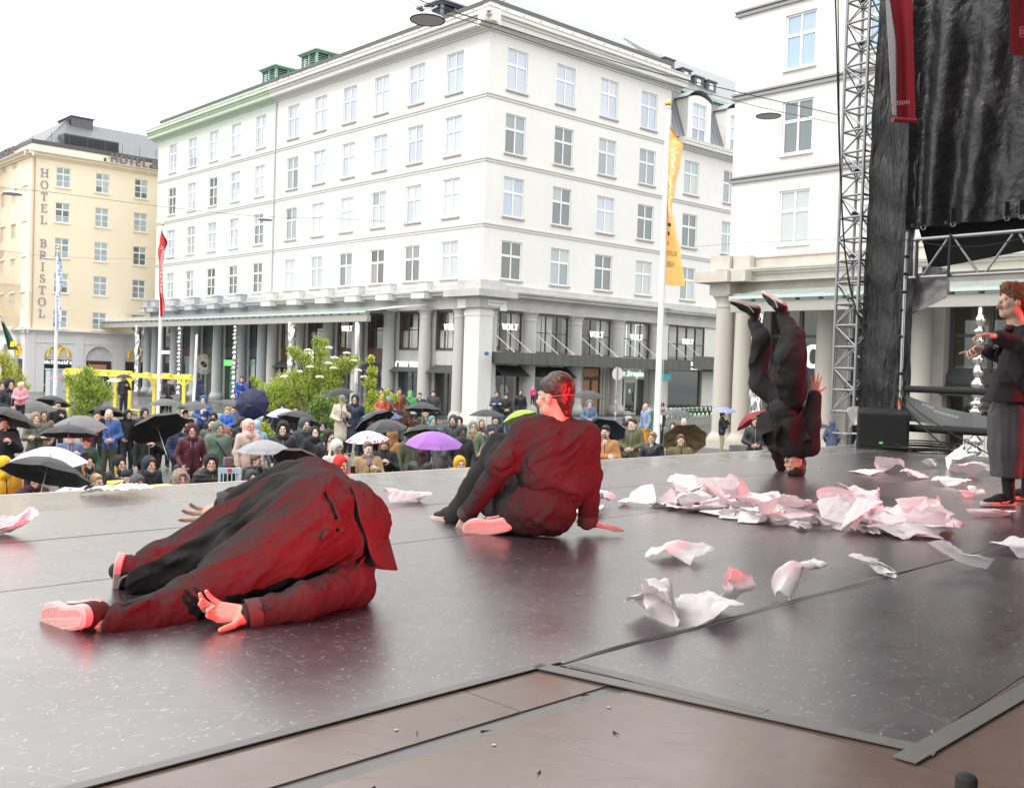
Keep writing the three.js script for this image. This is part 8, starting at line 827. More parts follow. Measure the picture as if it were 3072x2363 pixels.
const crowd = [
  [2, 1143, 28, 's', 'pocket', 'j', '#5a4a37', 'h', 0, 'person in brown hooded coat at the left border', { base: 1 }],
  [28, 1137, 31, 's', 'clasp', 'j', '#171c26', 'h', 0, 'woman in black hooded jacket carrying a toddler in pink', { base: 1, f: 1 }],
  [61, 1147, 21, 'c', 'clasp', 'p', '#e0a5b4', 'k', '#eee6e2', 'toddler in pink padded jacket and white hat carried by a woman', { s: 0.5, d: 21.5, yaw: 0.4 }],
  [9, 1246, 44, 's', 'hold+down', 'p', '#12161e', 'n', '#20160f', 'dark haired man in navy padded jacket under the leftmost black umbrella', { beard: '#241a13' }],
  [106, 1238, 33, 's', 'cross', 'j', '#565b4c', 'h', '#8d8672', 'woman in olive parka with beige hood and long hair, arms folded', { f: 1, hair: '#6e4c30', hairKind: 'l' }],
  [131, 1231, 28, 's', 'pocket', 'c', '#77644f', 'l', '#43301f', 'long haired person in beige coat half hidden under grey umbrella', { f: 1 }],
  [172, 1202, 25, 's', 'hold+down', 'j', '#14151a', 'n', '#241a12', 'man with glasses and black coat holding a black umbrella before the bamboo', { glasses: 1 }],
  [209, 1288, 40, 's', 'hold+down', 'j', '#4a6791', 'n', '#5b4a3d', 'older man in blue denim jacket under a black umbrella', {}],
  [258, 1309, 31, 'c', 'pocket', 'j', '#33604a', 'k', '#7d1626', 'boy in green raincoat and dark red knitted hat', { s: 0.86, d: 20.5 }],
  [326, 1225, 35, 's', 'clasp', 'j', '#355b9c', 'b', 0, 'bald bearded man in bright blue rain jacket holding a child', { beard: '#6f4a35', legs: '#4b4b3a' }],
  [291, 1231, 27, 'c', 'clasp', 'j', '#17181c', 'k', '#2a2e33', 'small child in black with a silver helmet carried by the bald man', { s: 0.62, d: 22 }],
  [350, 1236, 25, 's', 'pocket', 'j', BK, 'c', '#2a2c33', 'person in dark cap behind the bald bearded man', {}],
  [383, 1229, 27, 's', 'pocket', 'j', '#24272c', 'h', 0, 'woman in black hooded jacket with open collar beside the bald man', { f: 1 }],
  [433, 1224, 28, 's', 'pocket', 'j', '#2e3137', 'h', 0, 'person in dark grey hood below the yellow pergola post', {}],
  [448, 1262, 39, 's', 'hold+down', 'c', '#15161a', 'l', '#9b8468', 'woman with long grey blonde hair and black coat with red badge under large umbrella', { f: 1 }],
  [13, 1371, 50, 't', 'down', 'j', '#e0b01e', 'h', '#e8b91f', 'man in bright yellow raincoat with black headband at the left border', { turn: 0.5 }],
  [97, 1408, 53, 't', 'clasp', 'j', '#3b1219', 'h', '#33101a', 'woman in dark maroon hooded coat under the front black umbrella', { f: 1 }],
  [218, 1455, 34, 'c', 'down', 'j', '#22252c', 'k', '#141416', 'child in black hat beside the transparent patterned umbrella', { s: 0.66, d: 19 }],
  [260, 1361, 44, 't', 'clasp', 'j', '#2c2f33', 'h', '#25282b', 'seated woman in charcoal rain hood with blond strands', { f: 1, hair: '#b08a5e', hairKind: 'l' }],
  [239, 1345, 31, 't', 'clasp', 'j', '#17191d', 'h', 0, 'person in glossy black hood behind the seated charcoal hood', { turn: 0.8 }],
  [290, 1421, 43, 'c', 'down', 'j', '#17181c', 'n', '#b8a27c', 'blond boy in black jacket at the stage edge', { s: 0.7, d: 15.4, turn: 0.5 }],
  [359, 1368, 44, 't', 'pocket', 'j', '#191b1e', 'h', '#17191b', 'seated woman in black hood with blond hair, red collar behind', { f: 1, hair: '#b3935f', hairKind: 'l' }],
  [381, 1409, 39, 'c', 'down', 'j', '#1d2636', 'c', '#1f2633', 'boy in navy peaked cap near the stage edge', { s: 0.72, d: 16.2, turn: 0.6 }],
  [413, 1425, 47, 'c', 'down', 'j', '#2a2c30', 'h', '#55585d', 'child in grey lined hood with brown face at the stage edge', { s: 0.7, d: 15, skin: 3 }],
  [448, 1370, 42, 'c', 'down', 'j', '#1d2536', 'h', '#202a3c', 'fair haired boy in navy parka hood looking down', { s: 0.82, d: 16.5, hair: '#6e5334' }],
  [493, 1213, 28, 's', 'pocket', 'j', '#222a38', 'h', '#242e3f', 'older man in navy hood under the grey umbrella by the white pole', {}],
  [556, 1230, 25, 's', 'hold+down', 'j', '#101114', 'n', '#120e0b', 'dark figure in black with backpack below the second grey umbrella', {}],
  [610, 1186, 26, 's', 'hold+clasp', 'j', '#33599b', 'h', '#3c5d8e', 'man in blue hooded jacket holding a white paper cup', { shirt: '#161d30' }],
  [540, 1252, 23, 's', 'pocket', 'j', '#17191c', 'c', '#111214', 'man in black cap with small badge beside the large umbrella', {}],
  [539, 1268, 30, 's', 'pocket', 'p', '#212f4c', 'h', '#26365a', 'person in dark blue padded coat and hood under the large black umbrella', { turn: 0.7 }],
  [575, 1271, 40, 's', 'pocket', 'j', '#571a31', 'h', '#541a30', 'smiling woman in burgundy hooded coat', { f: 1 }],
  [638, 1251, 37, 's', 'pocket', 'j', '#54554f', 'n', '#2a1c13', 'curly dark haired bearded man in grey coat', { beard: '#3a281b', scarf: '#8a3a52' }],
  [654, 1265, 38, 's', 'down', 'x', '#67796a', 'h', '#6a7c6d', 'woman in sage green rain poncho with mauve shoulder bag', { f: 1, bag: '#9b8291' }],
  [640, 1238, 26, 's', 'pocket', 'j', '#17181b', 'h', 0, 'person in black hood behind the curly haired man', {}],
  [682, 1221, 23, 'c', 'clasp', 'j', '#2a6fd0', 'n', '#c08f58', 'blond child in bright blue jacket before the bush', { s: 0.8 }],
  [701, 1217, 21, 'c', 'clasp', 'j', '#214f9c', 'n', '#37261b', 'brown haired child in blue behind the blond child', { s: 0.8 }],
  [726, 1216, 27, 's', 'up', 'j', '#454d57', 'h', '#40474f', 'photographer in grey hood lifting a black camera', {}],
  [679, 1277, 34, 's', 'pocket', 'j', '#242629', 'f', '#7d6b57', 'person with brown fur trimmed hood behind the green poncho', { turn: 1.2 }],
  [725, 1252, 31, 's', 'pocket', 'j', '#23262a', 'h', '#2b2e33', 'man in charcoal hood with neon yellow vest', { vest: 1 }],
  [747, 1259, 41, 's', 'down', 'c', '#d5bdb2', 'h', '#d8c2b6', 'woman in pale pink hooded raincoat in the middle of the crowd', { f: 1 }],
  [771, 1262, 33, 's', 'pocket', 'j', '#8db9d8', 'h', '#98c3de', 'person in light blue hood beside the pale pink raincoat', { turn: 0.8 }],
  [561, 1353, 37, 't', 'face+clasp', 'j', '#1e2738', 'h', '#232c3e', 'laughing woman in navy hood resting her chin on her hand', { f: 1 }],
  [633, 1363, 48, 't', 'pocket', 'p', '#0f1012', 'h', '#131416', 'dark haired boy in glossy black padded jacket with hood', { gloss: 0.35, skin: 1, hair: '#0d0b0a' }],
  [540, 1409, 51, 't', 'down', 'j', '#cfa9a8', 'f', '#988c7f', 'child with big fluffy fur hood and pink jacket', { s: 0.86, hair: '#caa06a', hairKind: 'l' }],
  [768, 1361, 38, 't', 'hold+clasp', 'j', '#151617', 'n', '#6b5748', 'older man in black leather jacket with scarf holding a light grey umbrella', { gloss: 0.3, scarf: '#3a3b3f', turn: 0.8 }],
  [754, 1411, 38, 'c', 'down', 'j', '#2e3136', 'h', '#45484d', 'child in grey rain hood looking over the stage edge', { s: 0.7 }],
  [830, 1410, 31, 'c', 'down', 'j', '#1c2436', 'h', '#1f2a44', 'child in navy hood with bright orange rim', { s: 0.7, turn: 1, hair: '#ff5a20' }],
  [886, 1370, 36, 't', 'clasp', 'j', '#2c1d20', 'l', '#3a2318', 'smiling woman half hidden under the dark maroon umbrella', { f: 1 }],
  [849, 1264, 42, 's', 'pocket', 'j', '#202327', 'h', '#1b1d20', 'smiling dark haired woman in black peaked hood', { f: 1, hair: '#120d0b' }],
  [914, 1254, 38, 's', 'pocket', 'j', '#40464a', 'h', '#4a5153', 'bearded man in dark grey rain jacket with hood pushed back', { beard: '#5a4130' }],
  [845, 1211, 18, 's', 'hold+down', 'c', '#1f2124', 'h', 0, 'person in long black coat under the lilac striped umbrella', { d: 30 }],
  [886, 1218, 19, 's', 'pocket', 'j', '#201f20', 'n', '#4a3627', 'man with brown hair behind the lilac striped umbrella', { d: 32 }],
  [1027, 1185, 27, 's', 'hold+clasp', 'c', '#cfc6b2', 'c', '#8d8288', 'woman in long cream coat holding a black umbrella, standing on a bench', { base: 1, f: 1 }],
  [1065, 1184, 27, 's', 'pocket', 'c', '#1c2742', 'h', '#1b2540', 'laughing woman in long navy hooded coat standing on a bench', { base: 1, f: 1 }],
  [943, 1279, 34, 's', 'pocket', 'j', '#25282c', 'h', '#1f2124', 'man in black hoodie with white ring emblem looking upwards', { nod: -0.4 }],
  [969, 1264, 28, 's', 'pocket', 'j', '#18191c', 'h', '#1c1d20', 'pale round faced man in black hood with green strap', { scarf: '#2f9a3c' }],
  [988, 1288, 40, 's', 'pocket', 'j', '#17181a', 'l', '#2a1d16', 'dark brown haired woman in black with beige neck warmer looking down', { f: 1, scarf: '#c9b49c', nod: 0.3, turn: 0.6 }],
  [1010, 1321, 44, 's', 'pocket', 'j', '#d9d5d0', 'h', '#e4e1dc', 'woman in white hooded coat looking down', { f: 1, nod: 0.35, hair: '#6b5440', hairKind: 'l' }],
  [1024, 1369, 49, 's', 'hold+hold', 'j', '#d8201c', 'h', '#e02a20', 'woman in bright red raincoat photographing with a phone', { f: 1, turn: 0.6 }],
  [1104, 1323, 42, 's', 'hold+down', 'j', '#b59a72', 'n', '#75675a', 'older man in tan rain jacket holding the flower patterned umbrella', { d: 17.2, scarf: '#8d7384' }],
  [1154, 1313, 39, 's', 'hold+down', 'j', '#121315', 'l', '#8a6a47', 'woman with long wavy blond hair and black coat looking down', { f: 1, nod: 0.5 }],
  [1179, 1289, 36, 's', 'pocket', 'j', '#a97b4a', 'h', '#a77a49', 'person in camel brown hooded coat seen from behind', { yaw: 2.6 }],
  [1239, 1285, 38, 's', 'down', 'c', '#5d6651', 'h', '#697158', 'person in olive green rain coat seen from the side', { turn: 1.3 }],
  [1266, 1342, 40, 's', 'pocket', 'j', '#1f2c28', 'l', '#3c1a1c', 'person with long dark red hair and dark green coat seen from behind', { f: 1, yaw: 2.9 }],
  [1321, 1283, 32, 's', 'down', 'c', '#55565a', 'c', '#55575b', 'person in plain grey wool coat behind the purple umbrella', { yaw: 2.2 }],
  [1360, 1245, 30, 's', 'pocket', 'j', '#3c434c', 'h', '#3e454e', 'red bearded man in slate grey hooded jacket', { beard: '#7c3e20' }],
  [1377, 1250, 27, 's', 'pocket', 'j', '#2b2420', 'h', '#3a2a22', 'person in brown hood just behind the red bearded man', {}],
  [1385, 1278, 38, 's', 'pocket', 'j', '#26292d', 'h', '#34373b', 'dark skinned man in charcoal rain hood', { skin: 4 }],
  [1380, 1370, 38, 'c', 'down', 'j', '#e0a41c', 'h', '#eab02a', 'smiling child in yellow rain hood at the stage edge', { s: 0.75 }],
  [1182, 1399, 30, 'c', 'down', 'j', '#b0878d', 'k', '#cf3444', 'blond child with red headband, only the eyes above the stage', { s: 0.7 }],
  [1138, 1355, 30, 'c', 'down', 'j', '#c48aa8', 'h', '#c990ac', 'child in pink jacket half hidden behind the tan jacket', { s: 0.8 }],
  [1297, 1249, 26, 's', 'pocket', 'j', '#51706c', 'h', '#67938f', 'person in teal hood and pale cap under the dark grey umbrella', {}],
  [1277, 1224, 26, 's', 'hold+down', 'j', '#3c412c', 'n', '#4a3828', 'man in olive jacket under the dark grey umbrella', { shirt: '#b9a49c' }],
  [1420, 1263, 30, 's', 'pocket', 'j', '#79826c', 'h', '#8b907b', 'woman in sage coat and rain hat with orange scarf', { f: 1, scarf: '#b8641c', glasses: 1 }],
  [1445, 1257, 24, 's', 'hold+down', 'j', '#3a3433', 'l', '#7a5a3c', 'long haired woman under the black umbrella by the corner pier', { f: 1 }],
  [1486, 1247, 25, 's', 'pocket', 'j', '#1c1d20', 'n', '#241a13', 'tall man in black sharing the black umbrella by the corner pier', {}],
  [1558, 1238, 25, 's', 'hold+down', 'j', '#17181a', 'n', '#2f2218', 'man in black coat under the lime green umbrella', { beard: '#3a2a1e' }],
  [1475, 1281, 25, 'c', 'down', 'j', '#2c3138', 'k', '#222d48', 'child in navy knitted hat below the lime umbrella', { s: 0.82 }],
  [1770, 1200, 24, 's', 'clasp', 'j', '#5d6f8e', 'h', '#6a7c9a', 'person in grey blue raincoat under the grey umbrella by the brown door', {}],
  [1817, 1275, 36, 's', 'cross', 'j', '#b07a44', 'n', '#2a1b12', 'bearded man in tan leather jacket over white shirt', { d: 20, shirt: '#d9d6d2', beard: '#3a281b', gloss: 0.5, turn: -0.3 }],
  [1898, 1253, 37, 's', 'clasp', 'j', '#5c5d40', 'n', '#4a3220', 'tall smiling man in olive green jacket over blue plaid shirt', { shirt: '#4a5a86', turn: -0.2 }],
  [1877, 1264, 28, 's', 'pocket', 'j', '#1e2022', 'c', '#191a1c', 'man in black cap behind the tall man in olive', {}],
  [1958, 1295, 34, 's', 'clasp', 'c', '#1d2230', 'n', '#a58a62', 'fair haired woman in dark navy coat and white collar at the stage edge', { f: 1, shirt: '#dcd9d4', turn: -0.2 }],
  [2043, 1302, 34, 's', 'hold+down', 'j', '#6a6144', 'n', '#6a4a30', 'woman in olive coat before the leopard umbrella', { f: 1, d: 21 }],
  [1938, 1209, 23, 's', 'down', 'j', '#8ba0c0', 'b', 0, 'bald man in light blue shirt and yellow shorts walking', { legs: '#d8921c', yaw: -1.1, turn: 0.2 }],
  [2020, 1267, 24, 's', 'pocket', 'j', '#3a3a3c', 'l', '#3b271b', 'dark haired woman below the grey umbrella beside the flagpole', { f: 1 }],
  [2053, 1252, 26, 's', 'pocket', 'j', '#1d242e', 'b', 0, 'bald man in black top below the grey umbrella', {}],
  [1986, 1208, 22, 's', 'down', 'j', '#23262e', 'k', '#1d2026', 'person in dark jacket walking behind the flagpole', { yaw: 1.4 }],
  [2168, 1235, 18, 's', 'hold+face', 'p', '#1b1c20', 'n', '#3b2a1e', 'walker in black padded jacket and beige trousers under blue checked umbrella', { legs: '#a39b7d', yaw: 1.4, d: 40 }],
  [2267, 1250, 26, 's', 'clasp', 'j', '#1b1d21', 'n', '#5c4029', 'person in black rain jacket under the dark red umbrella', { d: 28 }],
  [1858, 1364, 22, 'c', 'down', 'j', '#30508c', 'n', '#c9a070', 'blond child whose head just shows above the stage edge', { s: 0.7 }],
  [2498, 1262, 20, 's', 'pocket', 'c', '#4b566e', 'h', 0, 'person in grey blue coat seen from behind below the truss tower', { yaw: 2.8 }],
  [1143, 1164, 18, 's', 'pocket', 'j', '#17181b', 'h', 0, 'person in black jacket by the poster left of the dark shop door', { d: 45 }],
  [1147, 1177, 18, 's', 'clasp', 'j', '#d05a48', 'h', '#d8644c', 'person in orange red rain jacket with white scarf by the shop', { d: 43, scarf: '#e8dcd6' }],
  [1174, 1169, 18, 's', 'face+down', 'j', '#55a5bd', 'k', '#2a3138', 'person in turquoise jacket lifting a hand to the face by the shop', { d: 43.5 }],
  [1198, 1163, 19, 's', 'pocket', 'j', '#7c3a2c', 'n', '#3d2b20', 'man in rust red jacket standing in front of the dark shop door', { d: 43 }],
  [1230, 1172, 17, 's', 'clasp', 'j', '#45a85c', 'h', '#4fc06a', 'person in vivid green raincoat with white bag by the shop door', { d: 43.5, bag: '#dcdcd8' }],
  [1259, 1177, 16, 's', 'pocket', 'j', '#1c2438', 'n', '#4c3a2c', 'woman in navy blazer next to the column by the shop door', { d: 45, f: 1, shirt: '#d8cfc8' }],
  [1300, 1172, 16, 's', 'pocket', 'p', '#3a3d42', 'n', '#2b2420', 'man in grey padded jacket by the shop display right of the column', { d: 46 }],
  [1490, 1173, 16, 's', 'cross', 'j', '#2a3a5c', 'n', '#4a3526', 'man in blue jacket with folded arms at the corner shop window', { d: 48, legs: '#3c5070' }],
  [1517, 1180, 15, 's', 'clasp', 'j', '#16171a', 'k', '#202226', 'woman in black quilted jacket beside the man with folded arms', { d: 48, f: 1, legs: '#3c5070' }],
  [1562, 1169, 15, 's', 'down', 'c', '#1b1b1d', 'l', '#2d2019', 'woman in long black coat by the corner shop window', { d: 49, f: 1 }],
  [1599, 1159, 12, 'c', 'clasp', 'p', '#d42a80', 'n', '#d8b078', 'toddler in bright pink jacket lifted above the umbrellas', { d: 48, s: 0.5 }],
  [598, 1137, 15, 's', 'pocket', 'p', '#27324f', 'h', '#27324f', 'person in navy jacket and jeans looking into the arcade shop', { d: 52, yaw: 2.6, legs: '#5a7395' }],
  [506, 1136, 15, 's', 'pocket', 'j', '#2b2e33', 'n', '#2a2018', 'person leaning on an arcade column behind the red banner pole', { d: 56 }],
  [725, 1128, 17, 's', 'face+clasp', 'c', '#23489a', 'k', '#4d3a2e', 'long haired person in blue coat and brown hat eating by the steel column', { d: 47, hair: '#5a4634', hairKind: 'l' }],
  [371, 1127, 15, 's', 'hold+down', 'j', '#2e3136', 'n', '#2a2420', 'man in dark clothes under a dark umbrella behind the yellow pergola', { d: 52 }],
  [822, 1199, 17, 's', 'pocket', 'j', '#14151a', 'h', '#15161a', 'person in black hood before the big green bush', { d: 33 }],
  [1171, 1248, 22, 's', 'hold+down', 'j', '#2a2d33', 'n', '#241b15', 'person with dark hair under the plain blue umbrella', { d: 25 }],
  [1113, 1252, 26, 's', 'hold+down', 'j', '#24262b', 'n', '#4a3a2e', 'person in shadow under the tilted black umbrella in the middle', { d: 22 }],
];
const folk = crowd.map((a) => spectator(...a));
// things held: camera, phone, cup
{
  const M_W = mat([0.75, 0.75, 0.74], 0.6);
  const cam = thing('held_camera', 'black camera held up by the photographer in the grey hood', 'camera', P(746, 1221, 25.4), 0.3); mesh('camera_body', rbx(0.16, 0.11, 0.07, 0.02), M_BLACKM, cam); mesh('camera_lens', plain(new THREE.CylinderGeometry(0.035, 0.04, 0.09, 14).rotateX(Math.PI / 2).translate(0, 0, 0.07)), M_BLACKM, cam);
  const ph = thing('mobile_phone', 'black mobile phone held by the woman in red', 'phone', P(1058, 1413, 15.3), 0.5); mesh('phone_body', rbx(0.075, 0.15, 0.01, 0.004), M_BLACKM, ph); mesh('phone_screen', at(rbx(0.068, 0.14, 0.003, 0.001), 0, 0, -0.006), mat([0.1, 0.12, 0.15], 0.1), ph);
  const cup = thing('paper_cup', 'white paper cup held by the man in blue', 'cup', P(605, 1236, 30.2)); mesh('cup', lathe([[0.03, -0.05], [0.042, 0.05], [0.038, 0.05], [0.027, -0.045]], 14), M_W, cup); mesh('lid', lathe([[0, 0.058], [0.04, 0.055], [0.044, 0.048]], 14), M_W, cup);
}
// ---- umbrellas
const UMB = (() => { const n = 8, h = 0.42, out = {}; const pt = (a, r) => { const k = a / (Math.PI * 2) * n, f = k - Math.floor(k), sag = 1 - 0.09 * Math.sin(f * Math.PI) * r; return V(Math.cos(a) * r * sag, h * (1 - Math.pow(r, 1.85)) + 0.035 * Math.sin(f * Math.PI) * r * (1 - r) * 0 - 0.012 * Math.sin(f * Math.PI) * r, Math.sin(a) * r * sag); };
  out.panel = [...Array(n)].map((_, k) => uvSkin(sheet((u, v) => pt((k + clamp(u, 0.0005, 0.9995)) / n * Math.PI * 2, Math.max(0.012, v)), 6, 8, 0.006))); out.rib = [...Array(n)].map((_, k) => { const a = k / n * Math.PI * 2 + 0.0001; return tube([0.05, 0.35, 0.7, 0.99].map((r) => pt(a, r).add(V(0, -0.012, 0))), 0.006, 4, 8); }); out.stay = [...Array(n)].map((_, k) => { const a = k / n * Math.PI * 2; return bar(V(0, 0.05, 0), pt(a, 0.52).add(V(0, -0.02, 0)), 0.005, 4); }); return out; })();
const M_RIB = mat([0.12, 0.12, 0.13], 0.4, { metalness: 0.5 });
function umbrella(ax, ay, half, d, tiltAz, tilt, col, label, o = {}) {
  const R = half * d / FOC, ap = P(ax, ay, d), t = thing('umbrella', label, 'umbrella', ap), can = new THREE.Group(); const m = new THREE.Matrix4().makeRotationAxis(V(Math.cos(tiltAz * Math.PI / 180), 0, -Math.sin(tiltAz * Math.PI / 180)).cross(V(0, 1, 0)).normalize().negate(), tilt * Math.PI / 180);
  t.quaternion.setFromRotationMatrix(m); const ms = (o.cols || [col]).map((c) => o.tex ? mat([1, 1, 1], 0.42, { map: o.tex, phys: 1, transmission: 0.15, thickness: 0 }) : mat(c, o.rough || 0.46, { bumpMap: rep(T_BUMP, 2), bumpScale: 0.012, phys: 1, specularIntensity: 0.55, ...(o.thin ? { transmission: o.thin, thickness: 0 } : {}) }));
  const S = new THREE.Matrix4().makeScale(R, R * (o.flat || 1), R), dn = -0.42 * R * (o.flat || 1); UMB.panel.forEach((g, k) => { const q = mesh('panel', g, ms[k % ms.length], t); q.scale.set(R, R * (o.flat || 1), R); q.position.y = dn; q.rotation.y = o.spin || 0.3; }); UMB.rib.forEach((g) => { const q = mesh('rib', g, M_RIB, t); q.scale.set(R, R * (o.flat || 1), R); q.position.y = dn; q.rotation.y = o.spin || 0.3; }); if (!o.simple) UMB.stay.forEach((g) => { const q = mesh('stay', g, M_RIB, t); q.scale.set(R, R * (o.flat || 1), R); q.position.y = dn; q.rotation.y = o.spin || 0.3; });
  mesh('shaft', bar(V(0, 0.05 * R, 0), V(0, -0.78, 0), 0.006, 6), mat([0.5, 0.5, 0.5], 0.35, { metalness: 0.8 }), t); mesh('tip', bar(V(0, 0, 0), V(0, 0.05, 0), 0.006, 6), M_RIB, t); mesh('handle', bar(V(0, -0.78, 0), V(0, -0.9, 0), 0.016, 8), M_BLACKM, t); return t;
}
{
  const B = [0.016, 0.016, 0.018], GY_ = [0.08, 0.085, 0.09];
  const flower = canvasTex(256, 256, (c, w) => { c.fillStyle = '#d7dff0'; c.fillRect(0, 0, w, w); const r = rng(3); for (let k = 0; k < 90; k++) { c.fillStyle = ['#e2403a', '#7f9be0', '#f4f4f6', '#c8d4f2', '#e96a5a'][k % 5]; c.beginPath(); c.ellipse(r() * w, r() * w, 8 + r() * 16, 6 + r() * 10, r() * 3, 0, 7); c.fill(); } }), stripe = canvasTex(64, 256, (c, w, h) => { for (let k = 0; k < 22; k++) { c.fillStyle = k % 2 ? '#c9c0dc' : ['#8c84b4', '#6f6a95', '#a79ccb'][k % 3]; c.fillRect(0, k * 12, w, 12); } }), leo = canvasTex(512, 512, (c, w) => { c.fillStyle = '#8d7750'; c.fillRect(0, 0, w, w); const r = rng(4); c.strokeStyle = '#221810'; for (let k = 0; k < 900; k++) { c.lineWidth = 2 + r() * 3; c.beginPath(); c.arc(r() * w, r() * w, 3 + r() * 5, r() * 6, r() * 6 + 3.5); c.stroke(); } }), plaid = canvasTex(128, 128, (c, w) => { c.fillStyle = '#8f9cc8'; c.fillRect(0, 0, w, w); c.globalAlpha = 0.5; for (let k = 0; k < 8; k++) { c.fillStyle = k % 2 ? '#4e5a92' : '#cfd5ea'; c.fillRect(k * 16, 0, 7, w); c.fillRect(0, k * 16, w, 7); } }), kids = canvasTex(256, 256, (c, w) => { c.fillStyle = '#cfd0d6'; c.fillRect(0, 0, w, w); const r = rng(6); for (let k = 0; k < 40; k++) { c.fillStyle = ['#d8303a', '#3a4fb0', '#e8e8ee', '#e08a3a', '#7a3a8a'][k % 5]; c.fillRect(r() * w, r() * w, 10 + r() * 26, 8 + r() * 20); } });
  for (const t of [flower, stripe, leo, plaid, kids]) { t.wrapS = t.wrapT = THREE.RepeatWrapping; t.repeat.set(0.8, 0.8); }
  const L = [
    [30, 1224, 90, 19.5, 60, 20, B, 'large black umbrella cut by the left border'], [97, 1202, 70, 26, 270, 4, GY_, 'wide dark grey umbrella behind the leftmost black one'], [163, 1188, 52, 31, 75, 16, B, 'black umbrella of the man with glasses before the bamboo'],
    [244, 1247, 78, 20.5, 300, 8, [0.14, 0.15, 0.16], 'grey umbrella in front of the bald bearded man'], [205, 1273, 86, 17.5, 110, 10, [0.022, 0.023, 0.026], 'black umbrella with a wet grey top above the denim jacket', { flat: 0.9 }], [143, 1341, 114, 15.2, 270, 5, [0.8, 0.66, 0.82], 'pale pink umbrella at the left front', { rough: 0.5, thin: 0.25 }],
    [149, 1374, 130, 13.2, 80, 22, [0.02, 0.021, 0.022], 'big black umbrella in front of the pale pink one'], [232, 1452, 74, 17.2, 270, 0, [1, 1, 1], 'transparent child umbrella printed with red and blue pictures', { tex: kids }], [322, 1217, 56, 26.5, 90, 14, [0.012, 0.012, 0.013], 'plain black umbrella behind the bald bearded man'],
    [462, 1252, 90, 18.6, 140, 34, B, 'large black umbrella tilted over the woman with grey blond hair', { flat: 1.05 }], [497, 1196, 52, 28, 270, 2, [0.09, 0.095, 0.1], 'flat grey umbrella right of the white pole base', { flat: 0.8 }], [580, 1204, 50, 28.5, 250, 5, [0.08, 0.084, 0.09], 'grey umbrella left of the man with the cup', { flat: 0.9 }],
    [752, 1206, 52, 27, 90, -74, [0.012, 0.016, 0.055], 'dark blue umbrella turned with its top to the stage', { spin: 0.1 }], [848, 1225, 49, 29, 270, 6, [1, 1, 1], 'lilac and white striped umbrella before the green bush', { tex: stripe }], [905, 1234, 70, 24.5, 60, 16, [0.02, 0.021, 0.023], 'dark umbrella right of the lilac striped one'],
    [793, 1319, 84, 17.6, 270, 2, [0.3, 0.31, 0.34], 'light grey umbrella held by the man in leather', { thin: 0.15 }], [898, 1352, 74, 16.9, 85, 30, [0.035, 0.006, 0.01], 'dark maroon umbrella behind the raised hips of the folded performer'], [1012, 1164, 48, 26.5, 190, 12, [0.018, 0.018, 0.02], 'black umbrella held by the woman in the cream coat'],
    [1147, 1229, 62, 24.5, 270, 3, [0.08, 0.11, 0.22], 'plain blue umbrella in the middle of the crowd', { flat: 0.85 }], [1112, 1242, 66, 22, 150, 34, B, 'black umbrella tilted left in the middle of the crowd'], [1158, 1258, 64, 19.8, 250, 8, [0.025, 0.026, 0.03], 'glossy black double canopy umbrella above the flower pattern', { rough: 0.22 }],
    [1100, 1293, 66, 17.6, 245, 7, [1, 1, 1], 'white umbrella printed with red and blue flowers', { tex: flower }], [1268, 1206, 58, 25.2, 90, 8, [0.03, 0.031, 0.033], 'dark grey umbrella above the olive jacket'], [1262, 1275, 58, 20.6, 120, 16, [0.02, 0.02, 0.022], 'small black umbrella behind the purple one'],
    [1303, 1295, 90, 16.6, 285, 8, [0.36, 0.14, 0.52], 'bright purple umbrella left of the sitting performer', { rough: 0.5, thin: 0.2 }], [1461, 1228, 56, 24, 270, 0, [0.03, 0.03, 0.032], 'black umbrella at the foot of the corner pier', { flat: 0.8 }], [1553, 1232, 56, 26, 150, 22, [0.35, 0.45, 0.05], 'lime green umbrella beside the head of the sitting performer', { thin: 0.25, rough: 0.5 }],
    [1764, 1171, 56, 25.5, 275, 2, [0.045, 0.047, 0.05], 'grey black umbrella in front of the brown wooden door', { flat: 0.9 }], [1822, 1270, 62, 21.6, 75, 38, [0.02, 0.03, 0.05], 'dark navy umbrella behind the man in the tan jacket'], [2030, 1226, 52, 22.5, 270, 2, [0.1, 0.105, 0.115], 'grey umbrella beside the base of the tall flagpole', { flat: 0.85, thin: 0.2 }],
    [2052, 1300, 68, 22.5, 90, 50, [1, 1, 1], 'leopard print umbrella held open behind the woman in olive', { tex: leo }], [2174, 1221, 38, 40, 270, 5, [1, 1, 1], 'small blue checked umbrella of the walker by the columns', { tex: plaid, flat: 0.8 }], [2244, 1243, 56, 29, 150, 36, [0.22, 0.012, 0.025], 'dark red umbrella tilted beside the headstand performer'],
    [371, 1122, 26, 52, 270, 0, [0.03, 0.03, 0.033], 'small dark umbrella far behind the yellow pergola', { simple: 1 }], [342, 1135, 22, 54, 270, 0, [0.65, 0.62, 0.64], 'small whitish umbrella far behind the yellow pergola', { simple: 1 }], [168, 1128, 20, 60, 270, 0, [0.45, 0.12, 0.25], 'small pink umbrella in front of the restaurant door', { simple: 1 }], [2470, 1272, 26, 33, 270, 0, [0.05, 0.052, 0.055], 'small dark umbrella left of the truss tower foot', { simple: 1 }],
  ];
  L.forEach((a) => umbrella(...a));
}
